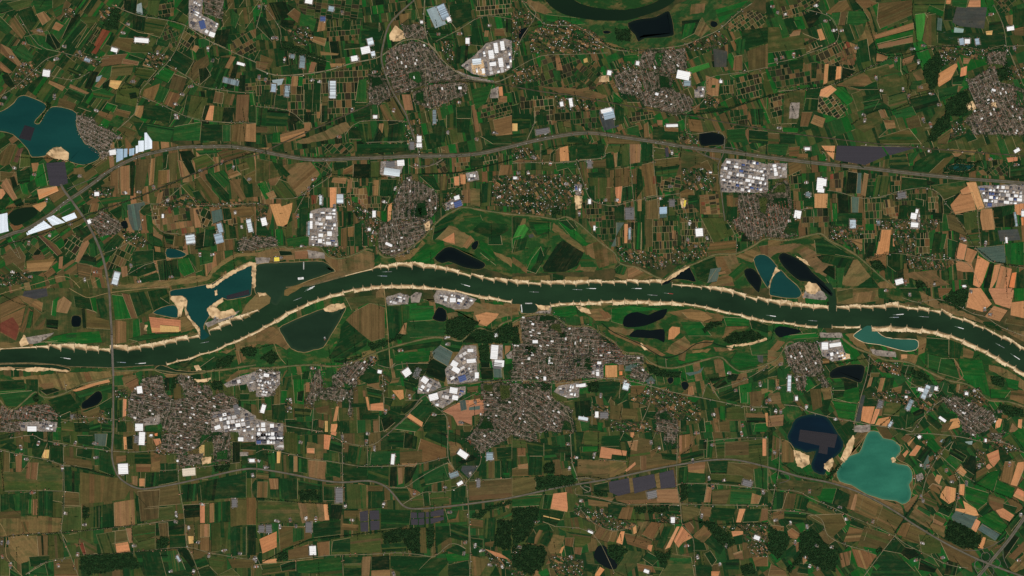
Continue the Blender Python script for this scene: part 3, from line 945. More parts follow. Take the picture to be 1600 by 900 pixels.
T(0, 1, """
b 0 60 60 0 100 0 120 30 90 110 30 140 0 130
p 115 30 150 20 110 120 85 110
o 130 60 190 70 190 140 120 150
t 195 120 240 115 250 165 205 175
G 240 130 270 120 300 260 230 270 215 220
sl 2 288 120 405 110 425 245 370 265 310 260
D 100 170 180 160 190 240 110 250
d 60 210 90 200 110 260 80 280
G 120 250 170 250 180 320 140 310
d 80 360 130 335 150 380 100 390
D 150 340 230 330 230 370 150 370
b 0 170 90 180 60 220 0 230
t 0 260 40 210 110 340 80 355 30 290
O 0 280 20 280 35 310 10 345 0 345
D 0 360 50 330 65 360 30 400 0 400
O 230 285 355 262 368 295 245 350
O 200 385 290 355 290 385 250 425
B 40 390 80 370 90 400 30 410
sn 290 60 330 25 380 20 430 60 425 110 340 90
M 460 150 520 145 540 190 460 190
b 630 260 700 220 700 300 640 300
B 690 170 740 150 740 310 690 310
t 750 140 810 130 810 320 755 320
d 815 110 845 108 835 325 815 325
b 850 100 940 90 900 280 840 310
t 945 90 970 85 960 250 930 260
o 970 80 1020 70 1000 230 960 240
D 1030 65 1050 65 1040 150 1015 160
B 990 165 1060 160 1060 240 985 260
b 1050 60 1110 50 1100 230 1060 240
t 1110 100 1150 110 1190 190 1130 210
d 1120 45 1190 40 1220 80 1195 100 1225 180 1190 195 1140 110
o 1200 90 1290 60 1350 120 1240 160
b 1350 40 1500 30 1580 60 1400 110
g 1220 40 1400 35 1350 60 1250 70
g 1410 130 1450 120 1460 150 1420 170
t 1420 190 1480 165 1510 190 1430 220
B 1430 225 1510 215 1500 260 1540 340 1510 360 1450 270
b 1480 130 1540 110 1560 150 1500 170
b 1520 200 1600 160 1600 240 1560 250
D 1280 190 1310 180 1430 310 1440 370 1400 360 1290 220
g 1310 190 1400 160 1450 230 1400 280
o 1130 260 1180 240 1290 370 1240 380
b 1210 220 1250 200 1370 340 1370 380 1320 380
D 1200 300 1240 290 1300 370 1240 380
or 85 10 6 950 310 1020 280 1130 270 1120 340 1010 370
t 985 310 1025 290 1010 370 975 370
or 70 7 6 1020 330 1180 310 1180 420 1040 420
g 620 350 700 330 790 330 760 360 640 380
B 570 370 620 370 610 420 550 430
D 500 380 570 380 560 430 510 450
D 680 420 760 380 780 420 740 480
y 795 380 900 360 910 380 870 420 890 540 830 540 805 480
D 880 390 945 370 945 430 900 450 875 430
g 910 440 950 450 960 560 920 540
g 760 390 790 380 800 460 760 470
ot 80 8 6 1020 430 1060 390 1090 480 1200 480 1230 545 1120 570 1010 540
or 80 8 7 1080 400 1150 390 1170 470 1090 490
ot 85 9 6 960 380 1000 390 1000 540 940 480
g 930 560 1010 600 1020 640 940 640
M 930 480 990 560 1020 570 1010 630 940 540
or -65 9 7 1220 410 1310 400 1330 500 1270 530
y 1320 420 1385 405 1395 475 1330 500
D 1390 400 1440 400 1450 470 1400 480
d 1230 560 1350 530 1320 640 1220 660
D 1280 530 1380 550 1340 640 1270 640
B 1430 380 1560 375 1590 440 1540 480 1440 430
D 1390 490 1470 520 1480 590 1400 600
or 85 7 6 1410 480 1470 460 1480 510 1410 520
D 1470 600 1510 600 1500 680 1460 670
D 1020 560 1090 570 1080 630 1040 620
b 1090 575 1160 570 1150 640 1085 640
L 1375 525 7 14 -15
L 1368 590 12 15 -15
L 1190 595 14 14 -8
L 1560 510 7 20 -12
D 450 530 510 500 550 560 490 580
or -55 9 6 400 600 460 560 530 600 490 740 410 700
t 510 620 550 600 560 620 495 740 470 735
d 520 690 600 710 600 760 490 740
g 560 620 600 620 610 700 540 680
p 235 570 260 570 380 690 360 700
B 260 570 350 630 390 680 370 695
or -55 8 6 140 600 230 580 260 690 180 700
g 0 650 30 650 40 690 0 700
b 20 690 120 640 160 700 150 800 40 780
t 165 730 350 715 300 790 170 800
t 370 705 395 700 390 780 365 780
o 0 780 80 740 150 800 80 840 0 850
b 480 740 580 760 560 850 490 830
B 560 760 640 780 640 840 580 830
D 640 640 730 560 780 600 700 700 660 700
M 700 560 780 540 760 600 700 600
or -65 10 6 720 600 860 640 800 760 660 790
D 830 670 960 660 960 740 820 760
D 960 670 1040 680 1040 720 960 730
D 820 770 960 730 980 790 870 830 790 820
D 870 840 980 800 1000 850 880 870
D 980 730 1040 720 1050 850 1000 850
G 1110 720 1180 710 1220 800 1150 830 1110 780
D 1040 730 1110 720 1130 830 1050 830
g 1180 680 1220 700 1230 790 1190 730
g 1240 660 1340 670 1330 740 1250 760
lk t 1040 655 1100 660 1160 685 1150 705 1090 712 1040 705
m 1310 800 1400 720 1480 690 1600 700 1600 740 1500 750 1400 800 1320 870 1240 890 1160 900 1100 880 1290 830
M 700 880 900 870 1080 850 1240 820 1300 830 1320 790 1400 720 1480 685 1600 680 1600 700 1480 705 1420 740 1330 810 1310 850 1200 870 1000 890 800 900
sn 1290 880 1330 880 1420 810 1560 735 1595 745 1595 900 1580 900 1570 760 1500 790 1400 850 1330 900 1290 900
tn 30 560 470 640 420 740 480 770 520 740 560 680 570 620 570
tn 20 1490 600 1600 570 1600 670 1500 670
vl 30 760 540 880 560 940 620 880 650 780 600
vl 20 980 380 1180 320 1340 390 1150 400
vl 30 1200 380 1480 360 1600 360 1600 390 1400 400
vl 30 550 290 640 270 720 260 700 330 560 340
vl 30 0 820 180 790 200 860 0 900
gh w 165 555 275 480 325 520 170 570
gh w 290 465 335 445 408 490 330 510
gh w 385 460 465 428 482 460 410 485
gh w 0 440 45 430 52 545 0 558
gh b 727 30 770 30 770 95 727 115
gh b 775 30 795 28 795 80 773 85
gh b 808 30 840 25 838 68 808 75
gh w 848 12 862 8 862 55 848 60
gh w 903 -70 915 -72 950 -20 950 28 903 38
gh w 865 -20 899 -22 899 45 865 50
W 705 52 10 8 -8
W 605 312 7 6 0
W 558 485 5 6 -20
L 725 838 9 20 15
W 1018 450 3 6 0
fm 500 200 90 150 215 190 780 305 870 300 960 270 1255 165 1385 110 1460 145 1560 220 190 830 440 500 310 570 80 800 530 850 1070 830 870 860 1330 690 1250 690 820 760 180 620 290 350 1050 350 1470 430 1510 520 600 800 1210 620
lk h 55 440 110 405 205 395 235 420 220 450 140 500 90 510 60 480
lk d 755 490 790 480 800 520 770 530
hg 100 80 200 90 300 90 420 105 600 140
hg 0 640 160 600 300 550 480 480 560 440 700 390 850 340 1000 280 1200 195 1420 110 1600 50
hg 100 390 160 380 300 350
hg 0 410 60 400 140 395
hg 940 630 1040 650 1160 660
rd .9 860 345 990 375 1140 260
rd .8 940 380 1000 540 1120 560
pt .8 1130 260 1230 380 1270 530
rd .9 1220 385 1400 380 1600 370
rd .8 60 640 130 720 60 560
rd .9 630 690 760 640 860 560 890 450
pt 1 120 900 240 870 370 830 440 840 500 900
rd .9 790 820 960 740 1000 860
""")
T(1, 1, """
n 0 90 100 110 150 200 80 240 0 230
D 100 110 160 130 215 190 190 210 120 150
M 170 130 340 110 400 190 320 280 260 330 200 220
o 80 250 130 215 200 240 260 330 180 370
G 5 250 60 230 100 330 60 350
B 75 220 160 200 120 260 90 260
t 60 310 110 290 130 330 90 350
O 85 375 150 370 160 390 230 365 225 410 190 520 130 510
D 250 350 330 330 330 400 260 410
D 270 410 325 410 320 570 270 570
B 345 330 385 320 380 370 345 380
O 460 272 505 270 500 395 462 398
r 345 320 390 318 380 365 350 380
L 405 350 4 14 0
L 525 343 10 14 0
D 500 110 570 110 570 140 510 160
B 545 160 605 130 605 190 540 190
d 610 125 710 125 710 210 605 210
o 715 110 770 110 770 210 715 210
t 480 210 570 210 560 250 470 240
or 88 9 5 570 215 640 210 640 330 570 330
t 575 220 600 220 600 300 565 310
ot 88 9 5 640 280 690 270 720 440 640 410
D 700 240 730 240 720 320 695 320
t 735 225 768 225 765 325 735 325
D 775 220 880 220 860 325 770 325
or 88 9 6 695 330 780 325 775 460 700 420
d 785 330 840 330 800 420 780 420
O 822 375 852 368 840 495 820 495
D 545 415 610 430 610 500 545 520
or 88 9 6 510 230 560 240 560 400 510 390
B 530 530 570 520 570 650 530 640
B 572 520 615 515 610 580 575 580
or 88 7 6 575 575 612 575 610 640 575 640
D 615 500 660 490 660 640 615 640
d 665 490 695 490 700 640 665 640
o 700 480 770 500 770 640 705 640
g 190 590 330 570 330 640 200 640
D 0 470 60 510 100 580 0 570
o 160 520 240 470 250 570 180 580
D 630 0 950 0 940 45 630 65
or -45 8 5 410 0 610 0 610 60 430 60
D 480 120 500 110 520 160 490 170
or -60 9 5 360 120 480 110 470 200 420 200
or 60 8 5 1120 100 1180 90 1200 180 1140 180
or 85 8 6 1230 90 1340 70 1330 150 1250 160
D 1335 90 1420 80 1420 140 1340 150
or 80 7 5 1400 80 1520 70 1500 120 1420 130
D 1440 0 1600 0 1560 30 1400 50
D 1020 200 1110 200 1150 290 1120 290
b 1150 200 1200 200 1190 290 1150 290
or 85 7 5 1200 190 1300 180 1290 290 1200 280
O 1235 205 1270 200 1270 260 1240 260
O 1275 190 1310 190 1310 250 1280 255
B 1285 290 1340 280 1340 370 1290 370
M 1340 280 1400 280 1400 390 1340 380
D 1400 250 1500 230 1490 360 1410 370
B 1530 130 1600 130 1600 220 1510 230
vl 60 1200 300 1300 320 1290 390 1180 420 1160 370
vl 30 1480 200 1600 190 1600 390 1470 380
vl 80 560 330 650 380 780 480 740 640 640 480
vl 30 0 360 80 380 60 500 0 470
vl 80 440 640 560 640 560 700 460 700
tn 88 900 240 960 200 1020 230 1140 310 1130 420 1100 460 850 470 870 330
tp 88 940 390 1060 380 1060 470 940 470
tn 80 780 490 850 470 1100 470 1090 530 1030 600 950 680 860 710 770 660 760 580
tn 20 0 570 130 590 140 640 0 660
in 5 340 420 400 400 505 400 515 640 330 640
in -10 780 110 925 100 910 180 860 215 775 190
in -25 1180 370 1270 320 1295 380 1190 415
in 0 1310 180 1385 170 1395 225 1320 235
sn 1050 500 1085 480 1090 540 1060 540
W 905 118 11 9 -5
K 840 128 14 9 -5
L 850 175 25 11 8
W 1020 8 8 6 0
W 50 485 8 12 -15
W 738 437 5 10 0
W 830 628 11 4 25
W 708 533 4 4 0
W 345 448 4 7 0
W 345 505 4 12 0
W 405 500 6 4 0
W 460 560 7 7 0
W 405 570 7 5 0
W 455 460 9 5 0
W 400 605 6 6 0
L 330 530 3 20 0
R 1262 375 12 9 -20
W 1255 335 8 6 -20
K 975 10 6 12 0
fm 360 220 330 280 150 710 290 640 260 450 490 390 1520 330 1000 130 800 360 870 280 680 420 740 555
m 720 760 760 700 900 700 1040 600 1130 490 1300 390 1600 430 1600 830 1480 790 1340 760 1250 740 1100 780 800 760
D 1100 600 1120 480 1290 410 1180 540 1120 600
g 1290 450 1400 440 1420 480 1320 500
D 1350 540 1400 490 1570 500 1580 540 1480 600
D 1450 580 1530 570 1540 630 1450 630
G 1000 680 1170 600 1180 640 1120 700 1050 760 960 740
G 1400 600 1480 640 1500 760 1400 680
M 1110 590 1200 510 1240 520 1350 580 1370 610 1290 650 1230 630 1160 600
O 1160 600 1240 550 1245 625 1180 610
t 1290 640 1340 570 1365 600 1320 655
M 1460 660 1600 720 1600 770 1520 710
g 1180 640 1280 650 1400 720 1380 700
G 980 740 1110 720 1120 760 1000 760
M 860 700 1010 650 1040 600 1060 620 960 720 880 740
M 0 680 160 640 260 660 400 640 450 690 560 720 660 660 740 680 740 780 560 820 480 840 480 780 430 720 240 720 0 740
d 140 665 220 670 230 695 150 700
t 170 700 240 695 240 725 170 722
t 240 670 330 665 320 715 245 720
gv 0 710 90 710 80 745 0 750
gv 320 660 430 680 430 715 330 715
Z 130 720 8 6 -3
M 180 900 300 850 500 800 720 770 720 790 540 830 340 890
dk 0 665 160 640 210 655 330 640 400 645 450 700 530 715 640 680 690 655 730 665
dk 755 660 790 700 830 710 880 695 960 650 1050 580 1130 490 1210 430 1300 395 1420 415 1600 440
hg 470 190 560 200 640 215 800 205 900 180
hg 1000 190 1120 185 1250 180 1360 160 1480 130 1600 100
hg 320 300 420 210 470 180
hg 800 440 850 340 900 240
hg 1100 460 1200 340 1290 250
hg 240 330 340 320
rd .9 100 340 230 340 330 290 470 190 430 100
rd .9 240 440 320 290
rd 1 950 130 1010 150 1110 130 1170 95
rd 1.1 1010 0 1020 140
rd .8 880 300 900 200
rd .8 640 330 700 420 780 480
st 1.4 1020 190 1120 188 1250 180 1360 160 1480 130 1600 95
""")
T(2, 1, """
B 0 110 50 95 170 105 50 120
n 190 70 260 60 260 110 190 115
D 240 60 270 30 260 110 235 110
O 295 25 350 10 358 105 300 110
B 275 40 300 20 295 110 270 110
D 355 20 400 0 400 100 370 105
D 400 0 440 0 580 0 580 50 560 90 420 100
b 500 110 600 90 600 140 500 150
b 480 110 580 95 590 150 470 155
D 580 60 620 50 640 150 590 155
t 630 60 660 50 655 140 640 150
D 655 60 680 60 680 140 655 145
o 600 0 680 0 670 50 580 50
o 680 0 730 0 730 130 690 140
t 735 0 805 0 800 115 735 125
D 810 0 880 0 870 110 810 110
o 880 20 960 30 950 100 880 90
b 890 100 1050 80 1040 130 970 150 890 130
g 900 150 1050 130 1020 210 900 200
B 810 130 885 110 890 200 905 320 840 330 820 200
r 880 200 900 200 905 250 880 250
g 270 120 400 110 400 200 380 190 350 150 280 170
D 300 120 390 115 400 190 340 185
o 190 120 260 120 260 170 190 170
b 415 110 460 110 480 260 440 220
D 470 180 580 170 590 210 480 210
o 470 210 590 210 590 330 520 350 480 260
b 610 165 640 160 640 270 610 270
b 645 155 735 145 735 260 645 270
D 480 260 520 260 520 350 490 350
O 645 270 690 262 680 370 660 370 645 310
D 690 270 740 260 745 350 690 360
b 740 160 775 150 780 250 745 250
D 785 150 810 160 820 280 780 340 780 200
D 750 260 775 260 770 350 745 350
D 640 390 705 380 705 480 645 485
y 705 490 650 490 650 640 620 640 660 560
y 920 395 970 392 968 460 922 465
b 835 360 915 340 915 470 840 470
D 780 360 830 350 830 660 770 660
G 785 490 810 490 805 660 775 660
t 785 350 810 345 810 420 785 420
b 835 470 880 470 880 640 835 650
D 920 340 1000 320 1000 370 920 390
b 1050 170 1180 120 1220 100 1260 180 1090 170
n 1050 40 1200 60 1290 120 1060 160
b 1230 190 1290 190 1290 300 1240 290
D 1100 320 1160 320 1160 370 1100 380
B 1050 300 1130 260 1140 320 1050 340
or 10 8 5 905 240 1050 190 1060 280 940 310
ot -8 8 5 1170 320 1290 310 1300 440 1200 440
or 85 8 6 1000 320 1100 340 1180 440 1080 480 1000 400
or 88 9 5 560 380 640 400 650 620 560 600
or 88 10 5 690 490 770 490 760 700 690 720
or 88 10 5 880 480 1040 480 1030 720 880 720
or 88 8 5 430 340 560 380 560 600 480 500
t 1000 540 1025 540 1020 600 1000 590
O 700 500 725 500 720 620 700 620
or 88 8 5 1050 480 1240 460 1260 640 1060 640
D 1340 395 1410 390 1405 485 1340 485
B 1340 320 1380 320 1380 390 1345 390
o 1180 460 1320 460 1400 560 1260 620
d 1440 560 1500 570 1490 610 1430 610
s 1370 615 1395 610 1395 650 1370 650
D 1330 500 1370 495 1370 530 1345 540
b 1200 620 1400 600 1400 690 1200 680
or 60 5 5 1380 540 1440 530 1430 590 1370 580
D 640 390 700 385 700 400 640 410
vl 60 0 200 180 190 430 190 450 320 380 330 200 350 0 330
vl 70 0 340 200 360 380 330 360 400 230 440 0 430
vl 60 640 640 900 680 1000 740 940 790 760 760 660 710
vl 60 1000 640 1240 620 1200 700 1000 760
vl 60 1060 150 1200 150 1280 220 1250 300 1070 280
vl 60 0 30 100 20 180 80 170 100 0 90
wd 245 400 300 390 305 445 245 445
wd 45 320 140 310 140 370 50 365
sn 390 320 440 330 430 400 400 410
sn 1050 340 1080 340 1080 400 1060 400
in 10 1310 130 1340 90 1500 100 1600 130 1600 300 1540 305 1300 300 1300 180
in 80 390 250 440 250 430 320 400 330
tp 75 1410 310 1600 310 1600 560 1520 590 1400 510 1370 490 1420 460
tn 70 1360 490 1420 490 1560 590 1500 600
K 485 125 6 10 0
W 1170 552 11 12 -5
W 20 212 6 4 0
W 485 360 4 7 0
W 515 525 3 7 0
L 735 560 3 17 0
K 735 435 13 18 0
W 1240 178 4 2 0
K 1000 370 8 10 0
Z 1080 370 3 10 10
gh b 922 395 968 392 968 435 922 438
sl 0 955 25 975 22 982 80 962 85
hg 1040 20 1060 20 1050 100
fm 130 80 145 90 655 350 585 350 100 180 340 250 1000 50 990 265 1170 215 935 745 420 430 40 180 240 120 1110 490 930 340 1100 600 1150 640 1220 590
m 0 450 80 440 270 470 340 460 420 500 540 600 640 680 660 740 640 780 540 790 400 800 0 810
D 0 455 70 460 30 550 0 600
l 40 510 80 500 105 530 40 640 0 650 0 600
M 20 460 90 470 60 540 10 550
G 0 590 60 570 40 650 0 650
D 100 470 250 480 230 560 150 580 110 520
G 130 500 240 490 240 540 160 570
M 260 490 340 560 440 640 470 650 440 690 330 600 250 540
G 290 490 340 470 400 540 480 630 460 640 360 570
D 290 480 380 470 410 520 370 540
d 190 770 280 630 320 600 450 680 410 760 330 800 200 800
D 90 790 120 720 180 640 240 650 180 760 150 810
D 20 600 100 580 80 660 0 680
G 85 740 150 640 210 650 160 740 110 800
g 420 730 480 690 530 770 430 770
D 180 640 200 700 190 740 150 740
M 0 700 100 780 90 810 0 740
M 390 790 430 750 530 770 520 800
M 440 640 560 600 640 680 660 740 540 780 520 720 460 690
g 240 560 290 550 310 590 260 600
k 100 570 130 560 140 580 110 590
g 640 780 680 750 720 770 700 820 650 810
t 720 780 760 765 820 800 740 840 720 830
M 700 760 820 800 900 830 820 850 720 850 640 830 660 780
M 0 830 240 820 240 850 0 860
D 250 810 320 820 320 855 250 850
M 330 830 480 830 480 850 330 860
sn 1010 800 1090 760 1110 770 1060 800 1020 830 940 870 930 860
m 940 840 1040 760 1150 730 1270 690 1400 690 1500 630 1600 590 1600 900 1200 900 1000 850
D 1130 750 1270 700 1280 780 1220 870 1160 850
M 1270 705 1400 690 1430 780 1350 830 1280 760
y 1240 780 1310 770 1280 860 1220 870
t 1290 800 1330 790 1340 810 1290 820
M 1280 830 1370 810 1390 890 1220 890
M 1400 700 1530 640 1560 680 1500 740 1440 720
g 1350 820 1440 740 1480 770 1430 870
M 1370 760 1440 740 1430 780 1370 800
B 1540 640 1600 630 1600 700 1560 690
lk d 935 880 960 850 1040 800 1100 765 1120 790 1150 860 1100 850 1030 845 1000 850 980 870
gv 1040 790 1080 760 1110 765 1100 785 1060 800
dk 0 440 80 445 180 455 280 470 340 455 420 500 500 570 560 620 640 680 660 730 700 755 780 770 840 800 900 830 960 850
dk 960 850 1000 810 1080 770 1160 740 1270 690 1400 685 1500 640 1560 600 1600 590
hg 180 60 240 20 420 0
rd .9 0 120 180 115 260 118 400 105 570 85 580 50
rd .9 400 110 440 220 480 330 540 370 640 385 760 355 920 325 1050 310
rd .9 180 115 180 0
rd .8 1340 480 1400 580 1400 690
mr 1.4 1330 -30 1320 60 1290 130 1295 220 1310 320 1330 480
rd .9 1080 640 1100 480 1050 330
rd .8 735 0 740 130 760 350 770 490
rd .8 880 0 890 180 905 320 920 480
pt .8 765 490 765 665 808 665 808 490
st 1.2 1590 -10 1590 60
""")
T(3, 1, """
g 0 0 130 0 110 75 0 60
B 130 20 200 15 190 80 130 75
B 190 60 250 60 250 90 190 85
sl 0 430 10 710 18 745 70 605 132 420 100
sl 0 720 15 920 25 760 72
O 330 10 420 10 410 100 370 60
D 620 140 700 110 700 150 640 150
o 700 105 760 90 750 170 700 160
D 760 90 860 60 880 120 880 165 760 170
g 870 60 950 45 900 120 880 120
D 920 110 1040 50 1160 60 1010 180 900 170
t 1150 55 1220 60 1190 80 1170 80
b 1100 90 1170 70 1090 160 1060 190 1000 185
wd 1100 170 1190 90 1240 120 1340 100 1290 170 1200 195
lk t 1120 150 1180 120 1250 130 1290 125 1260 160 1180 170
O 1490 85 1560 80 1560 105 1500 115
or 50 7 5 1310 170 1400 140 1500 110 1500 200 1300 195
D 1510 140 1600 130 1600 220 1510 210
M 1120 30 1300 40 1280 70 1180 60
B 125 115 205 115 210 160 130 200
or 85 9 6 130 200 210 200 205 300 140 290
or 80 9 6 150 160 205 160 200 200 150 200
ot 88 10 6 390 190 475 170 470 300 380 290
d 500 170 560 180 550 310 490 310
y 560 180 585 180 580 310 552 310
D 470 210 490 200 485 310 465 300
t 600 180 630 190 610 330 580 320
or 88 7 6 630 185 680 185 665 265 625 255
D 620 260 665 260 655 340 610 335
o 685 195 765 200 740 330 660 340
or 88 10 5 765 200 830 200 825 300 770 300
D 835 205 990 220 1000 260 900 290 830 300
d 990 225 1050 240 1020 260 995 255
n 1020 260 1230 230 1240 270 1170 320 1100 350 1050 290
u 1140 380 1200 310 1280 300 1300 410 1170 440 1150 410
O 1238 240 1300 238 1355 400 1310 412
u 1200 290 1250 260 1270 310 1210 320
u 1330 410 1400 405 1418 535 1340 540 1325 460
o 1220 430 1310 420 1330 530 1230 540
D 1170 440 1220 440 1230 530 1180 470
b 1115 440 1170 440 1230 520 1250 580 1130 530
d 1410 400 1460 390 1470 460 1410 460
D 1460 385 1530 380 1510 450 1465 455
d 1410 465 1470 460 1470 520 1420 520
d 1475 450 1540 430 1540 520 1480 520
A 1580 460 1600 455 1600 510 1585 510
O 1540 370 1600 370 1600 450 1545 440
k 1435 540 1560 530 1580 600 1450 610
o 1230 560 1330 550 1330 640 1260 640
D 1340 550 1380 550 1370 640 1340 630
D 1380 550 1430 545 1440 610 1390 600
y 1290 650 1475 630 1490 745 1380 735
G 1480 625 1600 610 1600 760 1500 750
D 1540 620 1600 615 1600 680 1540 660
O 1195 615 1245 630 1225 725 1172 715
u 1245 645 1310 670 1270 750 1228 725
O 1310 695 1385 740 1340 870 1320 900 1280 880 1290 790
u 1170 730 1270 740 1290 800 1220 800 1180 790
D 1240 800 1290 800 1280 900 1250 880
d 1385 745 1415 745 1380 900 1345 900
u 1415 755 1455 750 1430 850 1400 900 1385 900
u 1455 760 1525 780 1500 900 1420 900
A 1525 805 1555 800 1540 900 1505 895
D 1555 810 1600 780 1600 900 1550 900
O 708 535 770 535 755 690 700 700 672 705
D 685 540 710 535 700 610 675 615
d 620 620 670 615 665 700 600 715
G 1085 560 1120 560 1100 650 1075 690
D 1040 560 1085 560 1070 690 1020 690
D 1120 590 1185 610 1165 710 1120 710
d 1030 430 1095 430 1090 490 1030 480
D 920 340 975 350 970 390 920 385
or 88 8 5 780 320 920 280 1000 280 990 390 780 380
or 88 9 5 1000 280 1070 310 1050 430 1000 420
ot 82 9 4 720 350 815 340 810 470 720 440
D 820 385 880 380 870 460 815 470
or 88 10 5 600 340 720 340 710 500 600 500
d 435 310 520 330 520 430 440 430
y 520 330 570 330 565 430 525 430
D 435 430 590 430 590 510 430 500
b 400 310 430 310 430 370 400 370
O 290 310 375 310 370 400 290 400
D 225 340 290 330 285 395 220 390
or 88 10 6 210 410 390 400 380 520 210 520
G 400 410 430 400 430 470 405 470
t 500 600 590 590 590 660 500 630
or 88 9 5 490 540 670 540 665 620 500 610
O 780 590 870 590 860 640 780 640
or 88 9 5 920 560 1010 550 1010 690 930 690
D 90 490 200 480 180 560 90 550
D 745 700 800 680 850 690 850 780 800 800 745 760
B 650 720 740 690 740 780 690 740
D 630 730 700 730 730 790 680 780
vl 60 380 510 600 520 580 570 400 600
vl 70 680 470 1080 470 1040 540 700 530
vl 80 780 540 930 550 910 690 800 680
vl 70 860 700 1100 680 1180 740 1100 790 870 780
vl 60 370 570 520 600 600 680 540 650 420 610
tp 75 0 320 60 250 120 230 140 290 150 420 120 500 80 570 0 540
tn 80 0 530 80 560 200 570 120 590 0 580
in 80 0 120 120 120 120 210 0 220
in 5 1310 260 1600 250 1600 370 1360 400
in 85 900 430 950 420 950 530 890 530
W 325 250 10 19 5
W 352 240 6 11 5
W 330 290 10 6 5
W 930 420 4 6 10
W 910 450 9 9 10
W 915 505 11 7 5
W 820 860 12 8 -15
L 690 490 4 5 0
W 1225 888 5 3 0
W 245 30 8 4 0
W 1555 40 9 5 -30
W 1595 435 6 9 0
L 1548 470 3 22 -8
W 1490 600 3 9 -5
K 835 320 12 9 -10
L 530 500 9 13 0
W 185 440 10 12 10
L 250 315 7 6 10
fm 520 510 460 550 1050 490 1210 590 1360 620 1550 130 1390 95 1010 45 240 240 1230 600 130 480 1040 880 860 860
m 0 590 160 600 300 560 380 600 500 660 600 730 700 830 800 900 0 900
M 0 640 160 620 200 620 380 720 420 780 380 840 300 800 180 670 60 680 0 720
D 300 700 420 690 540 710 480 830 420 760 340 740
D 290 600 350 590 460 660 540 720 400 700 300 690
M 480 740 560 720 640 830 560 890 460 880
M 270 630 310 610 350 650 310 670
g 380 780 480 770 460 900 400 900 360 840
D 560 890 640 830 700 900 560 900
M 0 600 120 600 60 640 0 640
d 380 760 420 760 420 850 340 800
m 900 850 960 850 1000 900 920 900
M 690 870 760 850 800 900 680 900
M 840 810 1020 790 1080 840 1140 880 1000 900 900 840
dk 0 590 80 600 160 595 240 575 330 560 380 600 460 640 560 700 640 770 720 840 800 900
hg 600 150 480 60 330 40
hg 1090 180 1200 190 1300 160
hg 600 720 720 690 800 680
hg 1160 430 1230 540 1290 640 1400 730 1490 755 1600 770
wd 630 730 700 725 740 780 700 800 660 780
wd 910 850 960 850 1000 900 930 900
rd .9 370 290 440 300 600 340 740 320 800 300 900 280 1000 275 1070 310 1110 370 1160 430 1230 540 1290 640 1380 730 1490 755 1600 775
rd .9 580 10 720 15 920 20 1200 45 1600 75
rd .9 370 100 355 60 330 40
rd .8 610 720 740 685 860 690 1030 720 1170 725 1250 750 1290 810 1320 880
rd .9 1360 400 1310 412 1330 640
rd .8 210 410 280 405 285 510
pt .7 1150 430 1400 400
""")
